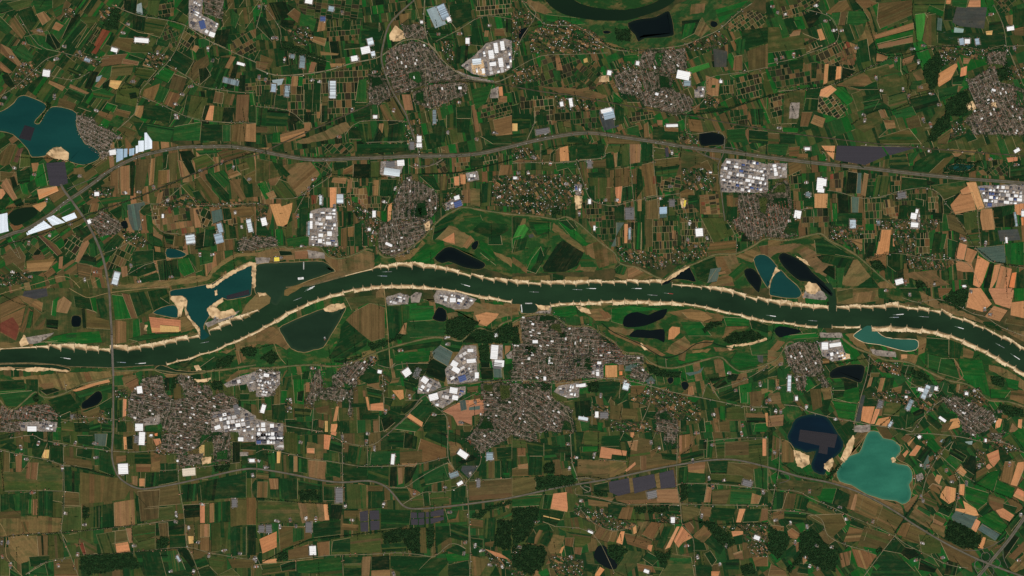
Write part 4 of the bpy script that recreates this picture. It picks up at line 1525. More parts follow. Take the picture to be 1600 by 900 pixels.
T(0, 2, """
n 0 60 100 20 300 0 680 0 690 380 480 350 360 330 240 340 120 330 0 390
n 700 0 1060 0 1080 110 960 150 880 190 800 400 700 390
B 0 100 110 50 165 110 0 190
M 110 50 200 40 270 110 200 120
k 150 20 290 0 300 50 220 70 140 50
t 215 80 270 90 260 150 190 110
G 330 80 370 50 350 180 320 170
t 360 80 400 50 450 90 420 160 350 150
B 0 190 160 120 130 250 100 330 0 280
r 0 220 80 180 120 240 100 330 0 270
B 180 120 205 140 150 280 120 270
g 185 140 210 150 190 250 160 250
b 210 120 260 160 200 250
d 290 195 365 200 360 260 288 250
b 210 260 290 180 270 260
lk d 448 178 480 172 505 185 505 235 480 242 448 235
d 510 130 530 125 540 250 520 250
b 540 130 600 150 600 180 680 200 690 260 540 250
D 600 70 650 60 680 180 630 190
D 460 50 590 60 590 140 470 120
G 560 60 600 60 610 160 580 140
G 700 40 770 50 830 190 720 200
B 760 30 810 40 860 190 820 190
D 810 30 900 20 950 130 860 180
D 920 20 1040 0 1065 100 960 150
B 720 200 790 210 790 340 720 350
G 830 200 870 190 880 300 830 310
o 790 200 830 200 830 340 790 350
O 930 180 1130 200 1130 270 950 280
s 1000 230 1120 240 1120 275 1000 275
sn 905 230 920 230 915 270 900 265
lk t 958 155 1010 125 1085 108 1110 130 1115 180 1080 185 1020 170
sn 1065 50 1140 50 1170 80 1165 130 1190 190 1250 250 1250 300 1230 260 1200 220 1160 170 1150 110 1130 180 1110 180 1115 140 1090 90 1065 70
M 1120 190 1160 180 1220 250 1130 280
m 1140 270 1250 260 1240 280 900 330 860 320
G 340 300 430 280 620 270 640 340 480 350 380 345 280 340
G 410 290 480 290 470 340 420 340
M 700 200 720 200 730 380 700 390
g 800 320 900 290 1150 280 1000 310 860 335
gv 160 310 340 280 240 345 175 350
sn 120 340 150 290 180 350 130 370
M 0 340 110 340 110 380 0 390
m 440 500 700 505 960 485 970 510 700 540 440 525
M 700 520 900 515 800 540 710 550
M 60 560 430 530 690 520 700 560 560 610 380 640 250 620 160 600
m 0 540 120 560 160 600 150 670 0 680
D 0 580 150 570 160 640 0 650
G 0 640 160 630 165 665 0 670
D 160 570 240 570 240 650 170 670
B 240 600 330 590 340 620 280 640
d 250 640 340 625 380 640 290 670
O 450 640 560 600 680 570 690 590 600 610 480 650
g 460 650 600 620 700 600 700 660 640 650 500 690
g 0 660 200 640 260 660 280 700 120 740 40 740
D 300 700 440 660 510 760 380 800
D 370 800 440 770 450 830 380 820
wd 200 680 240 650 250 700 220 720
lk d 510 720 550 690 600 648 630 650 640 690 610 730 560 750 515 755
D 510 770 600 740 700 680 700 740 600 800
D 720 700 765 700 765 810 720 805
O 770 692 792 695 788 800 768 805
M 760 560 850 540 870 590 780 620
B 780 600 860 560 870 610 830 650
t 820 640 840 650 840 690 825 690
D 640 760 700 750 700 830 650 840
b 520 780 620 740 640 800 560 840
D 560 860 630 840 630 900 560 900
G 330 870 380 870 380 900 330 900
o 380 830 460 840 460 900 385 900
D 460 840 560 840 560 900 470 900
D 630 840 700 850 700 900 640 900
D 730 840 780 830 800 900 730 900
b 790 840 840 830 830 900 790 900
D 1060 20 1100 10 1000 60 1060 100
d 1025 560 1060 560 1060 640 1030 640
wd 1080 560 1110 550 1100 620 1070 660
wd 1310 590 1390 575 1400 640 1330 640
D 1280 620 1330 640 1330 690 1290 680
B 1040 670 1080 670 1070 700 1040 700
g 910 850 1020 860 1010 900 910 900
G 980 840 1010 840 1015 880 990 890
D 1500 660 1560 660 1550 720 1500 700
g 1500 700 1600 700 1600 730 1520 720
D 1490 600 1540 590 1540 640 1500 640
m 1040 480 1130 450 1260 410 1340 400 1480 420 1600 400 1600 500 1400 510 1280 520 1180 500 1080 500
D 1080 480 1180 430 1240 430 1160 500
wd 1360 450 1480 410 1440 490 1340 510
D 1240 500 1340 430 1460 420 1440 480 1300 520
wd 1500 380 1560 360 1600 370 1600 430 1520 430
M 1370 400 1450 380 1600 290 1600 350 1500 360 1420 410
B 1470 390 1500 390 1540 440 1490 480
M 1020 540 1200 530 1180 550 1040 560
M 1410 580 1480 520 1600 500 1600 520 1500 540 1440 600
sn 1210 570 1260 570 1320 560 1300 585 1240 590
sn 1215 490 1240 480 1260 510 1230 515
sn 0 498 60 490 110 510 220 495 320 500 430 515 430 525 300 515 200 525 100 510 0 515
sn 1290 130 1330 100 1390 60 1400 80 1350 120 1380 150 1450 130 1480 160 1400 190 1340 200 1310 170
gv 1280 220 1400 180 1500 140 1450 190 1300 250
K 1345 195 4 4 0
tn 15 800 690 900 560 1020 550 1040 660 1080 700 1160 690 1120 590 1100 540 1170 550 1260 620 1290 700 1400 650 1480 700 1500 800 1400 850 1300 900 1050 900 1000 840 850 840 800 800
tn 15 1260 600 1310 600 1330 680 1280 680
tp 15 0 740 100 760 200 730 300 730 370 800 350 820 200 830 0 830
tp 12 0 830 130 830 130 900 0 900
in 12 120 840 280 830 360 840 350 900 130 890
in -10 1320 780 1500 740 1600 800 1600 900 1320 900
in -12 1400 600 1480 560 1600 520 1600 640 1560 650 1540 600 1420 620
gv 895 820 1000 790 1000 850 900 860
W 873 636 8 11 -8
W 870 870 12 11 0
W 1360 870 9 6 -20
K 1480 760 8 16 -15
W 200 880 14 8 0
K 450 800 4 4 0
vl 60 460 780 540 800 560 860 460 820
vl 40 620 760 690 770 680 850 610 840
vl 60 710 640 790 630 800 680 720 690
dk 0 700 40 750 90 755 160 700 220 650 270 680 330 680 420 650 520 600 700 560
dk 710 520 850 515 960 510 1100 530 1200 535 1300 520 1400 510 1500 495 1600 480
pt .9 0 40 60 20 150 0
pt .9 430 0 500 40 560 60 680 30 900 5 1060 -10
rd .8 400 580 415 650
rd .8 380 840 460 820 600 810 700 820 800 830 900 830
hg 0 40 100 90 170 110
hg 430 640 520 610
hg 480 750 500 900
hg 740 760 740 850
hg 920 560 1010 550
""")
T(1, 2, """
M 0 270 60 240 110 240 160 290 215 370 190 385 120 350 0 355
m 0 360 110 345 190 390 210 480 0 500
M 750 20 800 0 800 60 750 60
B 700 100 720 95 805 120 805 310 720 335 650 280 560 200 610 150
n 560 60 800 40 810 110 700 95 600 140
D 530 240 560 205 640 270 700 320 690 360 560 440 450 440 520 330
m 215 390 290 400 420 370 480 280 560 120 600 140 520 300 470 380 600 300 700 320 850 330 620 420 480 470 200 480
g 820 110 960 110 960 190 920 220 880 300 830 320
D 820 110 900 110 900 270 850 340 830 320
G 970 110 1110 110 1120 200 960 210
g 960 200 1180 220 1180 300 960 310 940 270
t 925 220 945 215 935 290 890 285
lk d 1110 170 1140 120 1185 140 1190 200 1150 210 1105 195
wd 1190 200 1290 170 1400 210 1360 260 1280 330 1180 290
wd 840 330 890 280 935 295 900 330
M 1290 60 1400 100 1600 110 1600 170 1480 200 1420 240 1360 220 1360 150 1240 140
O 1370 170 1440 150 1520 160 1500 190 1440 240 1390 220
M 1410 90 1600 120 1600 150 1420 130
gv 810 60 900 30 960 50 950 100 820 108
gv 965 50 1000 25 1040 30 1020 90 970 90
gv 1110 50 1130 15 1220 10 1380 70 1330 130 1240 135 1120 90
in 15 820 50 950 40 950 100 820 105
in 15 1130 30 1260 20 1370 70 1320 120 1130 90
W 1230 75 9 7 0
W 1185 72 4 5 0
sn 420 130 470 100 550 95 560 120 480 150 430 145
m 0 360 110 350 180 440 180 480 0 490
D 840 370 1000 330 1170 310 1150 360 880 400
D 1170 310 1300 330 1270 400 1200 400
d 1300 260 1480 260 1480 350 1290 340
wd 1290 260 1480 250 1600 220 1600 330 1540 350 1390 340
D 760 400 830 390 840 500 770 490
G 860 420 950 400 960 460 880 460
G 950 400 1090 390 1080 460 960 465
y 1100 400 1150 355 1230 400 1200 490 1110 440
d 1070 470 1110 440 1200 490 1180 590 1060 540
D 940 470 1080 470 1060 530 1000 630 940 560
wd 970 500 1010 490 1030 520 1000 560 970 560
D 920 570 1000 590 980 640 930 630
O 850 640 920 635 925 690 900 700
B 830 570 900 560 890 590 820 600
D 800 680 860 690 840 740 800 720
b 940 630 1000 650 960 690 930 680
O 683 680 700 680 715 765 700 765
O 715 725 795 715 800 768 715 765
B 665 640 685 640 690 680 670 680
D 600 720 690 720 690 745 600 745
O 500 740 518 740 505 830 480 835
O 470 850 515 848 500 900 465 900
D 505 830 570 840 570 900 510 900
D 670 780 770 780 760 820 660 820
D 770 800 860 750 960 790 900 850 840 880 770 900
B 730 830 765 830 765 900 730 900
d 780 820 840 800 870 840 800 900
o 930 700 1040 700 960 790 900 790
D 960 780 1040 700 1080 710 1170 760 1060 870
D 1040 870 1090 790 1190 790 1190 900 1050 900
O 955 780 1045 840 1035 870 930 800
d 900 760 1000 700 1040 700 930 790
g 850 880 930 810 1030 870 1000 900
u 1165 770 1260 720 1310 700 1420 700 1430 780 1350 800 1350 860 1260 860 1230 800
O 1330 700 1400 690 1400 710 1330 740
y 1270 700 1310 700 1320 760 1280 770
y 1330 745 1400 735 1400 760 1330 765
B 1320 620 1390 610 1385 650 1320 655
b 1290 830 1360 860 1340 900 1300 900
G 155 640 195 640 190 720 150 720
D 165 560 220 560 200 640 170 640
G 230 570 300 570 300 730 240 720
d 260 650 300 640 290 710 255 705
B 180 520 200 510 170 560 160 570
t 310 590 335 590 340 650 310 650
b 120 600 150 600 150 730 110 730
D 100 730 190 720 180 830 100 820
D 240 750 350 760 340 800 240 810
b 370 750 460 730 450 790 380 780
B 390 820 430 830 420 880 390 870
D 350 820 390 820 370 900 340 900
s 430 830 450 830 450 900 430 900
b 450 790 480 800 460 900 450 900
D 180 820 240 820 340 880 320 900 190 900
D 300 520 340 520 330 570 290 570
m 420 550 470 530 480 640 430 640
D 640 570 700 480 770 520 770 590 700 600
M 690 510 790 560 780 640 690 610
D 690 620 790 640 780 700 700 680
wd 1390 360 1460 350 1460 470 1400 450
d 1395 440 1460 440 1460 500 1410 500
y 1480 505 1535 505 1540 560 1485 560
D 1540 480 1600 470 1600 560 1550 570
d 1400 500 1480 500 1480 570 1410 570
t 1555 360 1595 360 1590 390 1555 420
s 1480 300 1500 300 1500 340 1480 340
tn 25 0 510 60 500 150 520 120 660 60 680 0 660
in 12 0 530 150 520 150 600 80 680 0 680
in 0 0 820 170 850 170 960 0 960
tn 40 560 470 690 450 700 480 640 560 630 620 560 600 480 640 480 560
tn 10 370 640 480 620 610 640 600 690 500 710 400 690
tn 88 360 540 400 500 420 640 350 740 320 700
tn 88 580 690 600 690 600 790 575 790
vl 50 690 430 760 430 740 490 690 470
vl 40 780 520 850 570 800 660 770 620
vl 20 300 680 360 700 360 760 300 750
vl 20 180 690 230 690 230 780 180 780
tn 20 1400 600 1600 580 1600 900 1360 900 1430 780
gv 1560 420 1600 390 1600 440 1570 440
in 30 1020 560 1060 550 1150 590 1160 620 1080 660 1010 660
in -30 1180 510 1240 440 1300 360 1375 360 1390 580 1280 600 1200 600
in 15 1070 680 1130 650 1240 620 1310 615 1310 660 1170 750 1120 740
in 5 1460 360 1540 355 1540 500 1480 500
W 943 527 12 11 -35
K 1005 528 8 14 20
W 773 523 6 5 10
W 1490 400 11 22 5
W 1520 470 15 10 5
K 1510 485 13 10 5
W 1055 575 10 9 35
W 1240 475 10 9 30
W 1250 510 12 8 30
W 1340 390 9 5 0
W 1345 455 14 6 -5
W 1380 545 6 9 0
W 1235 640 12 9 10
W 1245 685 9 7 10
W 1110 680 14 10 -15
R 1290 565 12 9 -20
W 45 755 6 13 15
W 45 855 6 7 0
W 100 860 6 6 0
W 65 545 8 5 10
W 1500 295 4 5 0
fm 1200 350 900 390 860 680 810 770 1110 790 1370 710 430 320 350 500 210 750 215 700 1190 310 1410 790 720 440 960 680 1280 840
dk -40 500 100 500 240 485 380 480 460 490 560 480 640 450 740 410 850 370 960 340 1100 310 1200 315 1280 330 1340 280 1400 250 1480 270 1540 220 1600 200
pt 1.2 800 0 810 100 825 280 840 500
rd 1.2 840 500 870 470
rd .9 760 480 840 500 880 480 960 470
rd 1.3 -20 810 120 850 300 880 420 900
mr 1.3 800 930 860 880 960 780 1020 700 1060 670 1160 630 1280 600 1400 585 1600 575
rd 1 1060 670 1110 730 1180 790 1200 840 1200 900
rd .9 1380 360 1400 590
rd .9 350 900 370 640 400 510
rd .9 790 540 800 760
rd .8 1170 760 1310 690 1390 650
hg 0 380 110 350
hg 1080 470 1120 400
hg 1470 580 1600 570
pt .8 115 350 140 420 185 475
wd 20 440 100 380 150 440 100 480
wd 700 340 860 320 840 350 720 400
wd 480 460 620 430 700 400 660 430 540 470
""")
T(2, 2, """
G 270 120 400 105 410 160 360 190 300 180 250 170
m 250 170 500 180 560 280 640 340 700 400 810 410 900 490 1000 500 1200 450 1300 440 1400 520 1600 470 1600 200 1200 120 1000 110 600 100
M 440 130 560 130 630 180 600 210 520 200 440 150
B 540 140 600 150 625 185 580 200
G 620 130 740 110 950 130 780 150 700 180 690 230 620 210
lk n 695 200 720 165 780 150 850 170 890 150 970 130 950 180 920 200 840 235 760 245 700 240
lk n 735 290 780 260 860 265 900 260 950 260 955 300 950 340 910 320 860 315 800 310 740 305
g 890 280 950 260 940 310 910 310
O 980 260 1000 240 1050 245 1050 280 1010 320 975 325
M 600 240 760 260 740 300 620 270
M 600 260 800 340 900 380 960 420 930 430 800 370 620 290
M 970 150 1120 130 1320 170 1310 210 1200 220 1060 190
t 1060 150 1200 150 1260 190 1200 210 1100 190
M 1000 350 1080 300 1110 340 1100 390 1020 420 960 400
M 1100 360 1200 330 1260 330 1240 360 1120 390
M 1340 240 1480 200 1480 240 1400 260 1310 320
G 1050 210 1180 210 1250 300 1100 300
wd 1190 260 1250 210 1320 200 1310 230 1240 260 1200 290
wd 1310 330 1370 280 1500 260 1590 310 1480 340 1360 350
D 1480 190 1600 230 1600 310 1500 260
G 1320 180 1480 190 1480 240 1340 240
g 1480 340 1600 330 1600 420 1500 420
G 1000 420 1200 400 1300 430 1180 450 1050 480
G 1400 400 1580 420 1520 490 1420 510 1360 460
M 1120 390 1240 380 1200 420 1130 410
M 1260 370 1400 380 1380 390 1270 400
B 1040 400 1090 400 1080 460 1040 450
k 1530 420 1570 420 1570 470 1540 460
y 1080 530 1160 520 1200 490 1180 530 1110 550
sn 1340 360 1390 355 1370 390 1350 380
sn 1390 355 1500 340 1590 310 1595 325 1500 355 1400 365
sn 805 340 850 385 830 390 805 360
sn 400 110 480 130 490 160 440 150 410 130
sn 145 105 240 110 235 140 180 135
m 0 170 130 160 60 200 0 220
G 0 190 80 170 30 210 0 230
M 0 100 30 100 40 150 0 150
lk r 50 110 90 90 150 100 160 130 140 155 60 155
gv 40 150 130 145 245 140 240 160 120 165
gv 190 95 245 95 245 150 215 130
D 980 510 1060 520 1050 560 970 560
wd 830 470 880 480 960 520 1060 530 1050 560 940 560 860 530
lk d 968 570 1000 555 1010 580 985 600
lk d 1060 590 1090 585 1105 610 1080 640 1062 620
t 1100 620 1130 610 1140 670 1095 670
G 1095 680 1180 685 1140 720 1095 730
D 1220 540 1290 530 1300 580 1250 600
d 1250 610 1320 560 1350 600 1280 630
d 1340 570 1360 530 1420 540 1400 580 1350 590
D 1290 660 1420 610 1430 720 1300 690
G 1410 610 1500 590 1500 730 1430 720
G 1430 655 1475 650 1475 720 1440 720
o 1190 680 1210 600 1290 680 1290 700
b 1480 650 1560 640 1560 740 1490 740
G 1585 570 1600 570 1600 630 1590 630
D 1500 550 1600 480 1600 560 1510 590
G 1300 735 1330 740 1335 830 1300 820
o 1340 750 1450 730 1460 830 1340 830
B 1460 780 1600 790 1600 810 1460 810
D 1360 830 1415 830 1420 900 1365 900
G 1205 860 1250 850 1260 900 1210 900
B 1255 810 1290 820 1300 900 1270 900
D 1170 820 1200 810 1210 900 1180 900
g 1500 850 1600 840 1600 900 1500 900
G 1520 845 1590 845 1590 900 1510 900
d 1465 810 1590 810 1590 840 1465 840
b 1270 840 1360 830 1360 900 1300 900
O 1580 780 1600 780 1600 870 1590 860
O 583 483 658 482 658 558 583 560
y 710 470 790 480 770 520 705 520
A 670 520 690 520 690 545 670 545
t 665 470 700 470 700 515 665 515
y 830 580 870 550 900 580 850 605
B 740 610 840 610 800 670 740 660
D 470 590 620 580 680 590 670 690 620 680 600 720 550 650 480 640
wd 470 590 540 580 540 660 480 650
D 620 690 680 600 740 620 720 700 660 730
D 740 680 820 680 790 720 730 710
d 390 710 490 700 495 800 400 810
b 615 730 690 740 670 820 610 820
b 690 750 790 760 770 820 680 820
O 705 880 740 868 775 880 760 900 705 900
D 480 850 570 860 550 900 480 890
G 535 840 570 840 565 890 535 890
D 30 830 90 830 80 900 30 900
D 850 770 900 770 890 820 840 810
D 1050 820 1090 820 1090 900 1050 900
b 840 680 1000 670 1000 720 860 730
tn 5 50 190 250 160 350 240 480 240 640 340 700 410 810 430 830 470 660 480 570 470 570 560 480 560 270 580 0 570 0 360 60 340
tn 88 370 400 470 400 480 560 300 570 290 470
tn 30 730 550 760 500 820 480 860 550 820 590 720 560
tn 35 0 600 240 590 250 700 380 760 390 900 0 900
tp 88 530 360 640 350 700 420 640 460 530 450
vl 30 500 720 610 740 600 830 520 820
tn 15 900 770 960 750 1040 830 1040 900 900 900
vl 30 740 700 860 620 1000 650 1080 680 1180 740 1180 830 1050 830 960 750 850 740
vl 20 610 820 850 840 900 900 620 900
in 10 290 610 420 590 420 680 350 690 260 650
in 88 500 480 570 480 570 560 490 560
wd 0 240 40 230 50 340 0 360
wd 75 360 150 360 140 420 80 420
wd 210 430 260 420 250 480 210 480
wd 300 270 335 270 335 310 300 310
wd 170 590 245 600 240 650 180 640
W 145 335 8 5 0
W 130 225 4 3 20
W 545 468 6 4 0
W 440 608 10 5 -8
W 205 565 4 6 0
W 240 470 7 2 0
L 712 615 9 11 15
W 530 790 5 9 0
K 575 795 12 9 0
L 445 815 15 5 10
W 410 610 5 4 0
fm 1360 530 1500 760 1440 860 870 590 1590 710 1400 640 530 800 555 670 850 650 1260 790 1550 600 710 580
dk 0 220 60 185 130 165 250 170 350 235 480 240 560 290 640 340 700 400 800 410 860 460 920 490 1000 500 1100 480 1200 450 1300 430 1360 480 1420 520 1500 510 1600 470
rd 1.3 0 575 200 585 260 595 420 585 580 565 700 575 860 610 1000 650 1180 685 1300 710 1450 740 1600 745
rd .9 960 440 965 500
rd .9 1190 680 1220 600 1240 610 1300 700
rd .8 1250 640 1440 580 1600 490
st 1.3 560 220 640 280 800 350 880 400 960 435 1060 410 1150 350 1240 340 1300 360 1390 380
rd 1 250 600 250 680 340 760 380 900
rd .9 870 600 860 720 800 860
rd .9 500 710 500 860
wd 1000 360 1000 360 1000 360
hg 970 550 1060 560 1100 590
hg 340 580 460 575
hg 1230 580 1420 540
""")
T(3, 2, """
m 0 230 200 280 320 320 200 330 120 340 0 440
lk n 40 270 70 238 150 250 210 268 180 285 110 300 70 310
G 70 300 300 280 320 310 160 320
M 0 400 60 330 110 340 20 430
dk -20 480 60 440 120 345 160 340
M 430 0 690 0 690 80 540 100 430 95
o 430 20 530 0 530 60 440 90
M 530 30 680 20 660 80 540 90
gv 215 60 240 0 330 0 370 60 360 75 290 70
O 210 40 240 20 240 60 220 70
lk c 345 -20 370 40 380 90 385 150 430 150 425 60 410 10 390 -30
m 680 0 740 0 960 0 1000 60 1100 100 1080 140 920 90 740 70 690 60
M 950 20 1060 80 1300 180 1420 250 1600 270 1600 340 1480 270 1280 200 1080 140 980 100 960 60
D 820 0 940 0 950 60 860 60
B 1060 0 1150 0 1130 30 1070 60
wd 1060 100 1150 20 1260 0 1240 90 1200 140 1100 90
O 1260 0 1330 0 1400 100 1340 150 1240 120
u 1380 20 1540 10 1515 130 1420 100
O 1380 0 1530 0 1520 25 1380 20
O 1520 90 1600 80 1600 190 1515 170
G 1535 0 1600 0 1600 80 1540 80
u 1410 110 1500 140 1450 210 1350 180
b 1490 190 1600 200 1600 240 1480 220
D 1340 210 1420 210 1470 270 1360 250
M 480 290 540 280 600 350 640 400 560 370
M 930 300 990 310 980 400 940 420
dk 460 310 540 370 640 410 740 450 860 460 960 500 1060 550 1140 580 1240 600 1320 650 1380 700 1500 710 1600 740
m 990 300 1150 300 1300 370 1450 470 1600 560 1600 730 1380 700 1240 600 1060 540 980 490
D 990 310 1130 320 1130 430 1000 400
D 1130 320 1220 340 1200 440 1130 430
g 1000 410 1130 440 1080 530 1000 500
g 1080 440 1160 440 1200 570 1060 530
G 1190 440 1340 450 1360 540 1240 590 1200 540
M 1160 440 1210 490 1240 580 1200 570
G 1240 590 1360 530 1390 680 1300 640
M 1220 370 1290 400 1280 440 1220 430
M 1380 480 1480 500 1600 580 1600 640 1480 560 1380 510
G 1480 560 1570 580 1560 640 1500 620
G 1390 630 1520 640 1480 690 1390 690
M 1520 640 1600 640 1600 730 1510 690
wd 1390 550 1480 560 1480 620 1400 610
M 820 410 940 420 920 480 830 460
O 830 415 870 415 870 440 830 445
gv 640 380 800 400 800 435 660 420
lk d 385 530 430 495 510 480 580 480 605 500 595 560 580 590 550 585 480 560 400 565
lk m 538 290 580 260 620 235 660 245 690 280 740 310 830 320 920 325 940 350 925 385 860 395 780 375 700 355 600 340 545 310
G 400 640 570 600 570 720 520 720 410 690
G 400 700 560 720 540 830 440 810
D 410 640 480 640 470 680 410 690
g 390 590 480 580 480 640 400 640
d 470 560 560 570 560 620 480 640
D 340 700 400 690 370 780 340 760
b 260 630 330 630 340 740 280 770
M 330 630 390 620 400 700 350 700
D 0 520 60 480 60 550 0 560
g 0 570 40 570 50 640 0 640
t 50 570 70 570 70 640 50 630
M 0 660 70 650 90 720 0 730
m 60 660 150 650 150 720 80 720
M 0 390 90 400 100 470 60 500 0 470
D 10 750 50 740 55 800 15 815
t 0 800 100 790 95 860 0 870
m 110 740 180 740 220 780 130 850
B 340 440 385 440 385 470 340 475
d 600 600 640 480 660 460 640 560 590 660
b 640 530 700 530 690 560 640 560
t 635 560 660 555 650 610 615 625
D 655 555 695 555 670 620 640 620
t 705 560 735 560 700 690 670 690
D 740 560 790 560 770 650 720 650
O 590 740 670 740 640 850 580 830
k 585 670 608 670 575 835 545 835
O 670 755 705 755 665 850 640 850
B 700 740 720 720 710 800 690 800
D 620 690 690 690 680 740 610 740
n 740 720 830 720 820 800 720 790
O 690 815 770 800 760 840 740 865 670 855
B 760 630 840 610 830 660 760 660
D 840 480 920 490 890 560 830 530
wd 890 500 1010 550 1000 580 900 540
D 900 560 1000 590 980 620 890 620
y 990 600 1060 610 1010 690 960 690
d 900 780 980 740 980 800 930 830
D 870 790 940 800 900 870 860 880
D 1000 790 1090 860 1060 890 990 830
D 1060 770 1180 790 1160 830 1080 830
O 1140 820 1200 810 1200 870 1120 890
b 1090 850 1160 830 1120 900 1080 900
D 1130 600 1180 600 1160 660 1120 650
t 1180 600 1200 600 1190 655 1175 650
b 1200 610 1260 600 1230 660 1190 660
m 820 730 880 720 850 800 810 800
wd 1440 720 1600 750 1600 810 1500 800 1440 760
O 1425 810 1465 820 1450 870 1420 880
B 1460 790 1500 795 1500 815 1460 815
D 1470 820 1520 830 1500 900 1460 900
t 1525 840 1565 880 1540 900 1505 900
O 1565 820 1590 820 1585 880 1560 870
D 1300 770 1380 740 1440 820 1400 860
tn 65 90 380 160 340 260 340 300 330 320 430 350 530 300 550 240 550 160 530 110 440
tn 60 300 560 340 540 390 610 340 620
tn 75 160 530 240 550 230 640 180 640
tn 40 1080 690 1180 680 1400 770 1420 830 1360 900 1220 900 1180 790
vl 40 1180 640 1320 620 1390 740 1260 700
vl 40 640 660 760 640 960 700 980 760 820 720 660 700
vl 30 640 460 830 470 830 550 700 520
vl 40 960 680 1100 690 1060 760 980 780
in -15 310 340 450 320 480 400 520 440 400 460 340 420
gv 320 280 460 280 470 310 330 310
W 355 362 10 11 0
W 420 355 18 6 -8
sn 445 405 510 410 510 440 450 455
W 1050 628 5 6 10
L 985 650 7 22 25
L 133 595 5 24 2
W 955 635 9 5 15
W 178 690 4 6 0
W 1090 820 12 4 35
W 863 680 4 3 0
L 885 730 6 17 25
L 765 850 4 9 30
W 1240 660 5 4 0
K 700 725 6 11 20
K 1270 20 1 1 0
fm 60 625 240 740 10 700 80 770 885 40 1355 135 1390 165 420 820 1010 670 50 770 80 475 740 15 1290 640 870 650 1450 770
rd 1 640 370 620 540 580 680 540 850 540 900
rd 1.1 100 730 190 740 250 770 400 810 540 835 640 855 820 880 900 900
rd .9 390 620 405 700
rd 1 840 60 940 90 1060 70 1180 110 1280 160 1360 180 1450 240 1600 300
pt .8 1160 440 1220 550 1160 590
rd .9 640 370 640 430 700 480
rd .8 880 480 860 560 940 620 1060 660 1100 590
rd .9 900 900 1000 770 1100 690
hg 40 240 20 320 0 330
hg 340 480 440 470 620 440
hg 700 860 800 780 960 640
hg 830 530 1000 580 1100 580
gv 540 860 640 850 640 900 540 900
""")
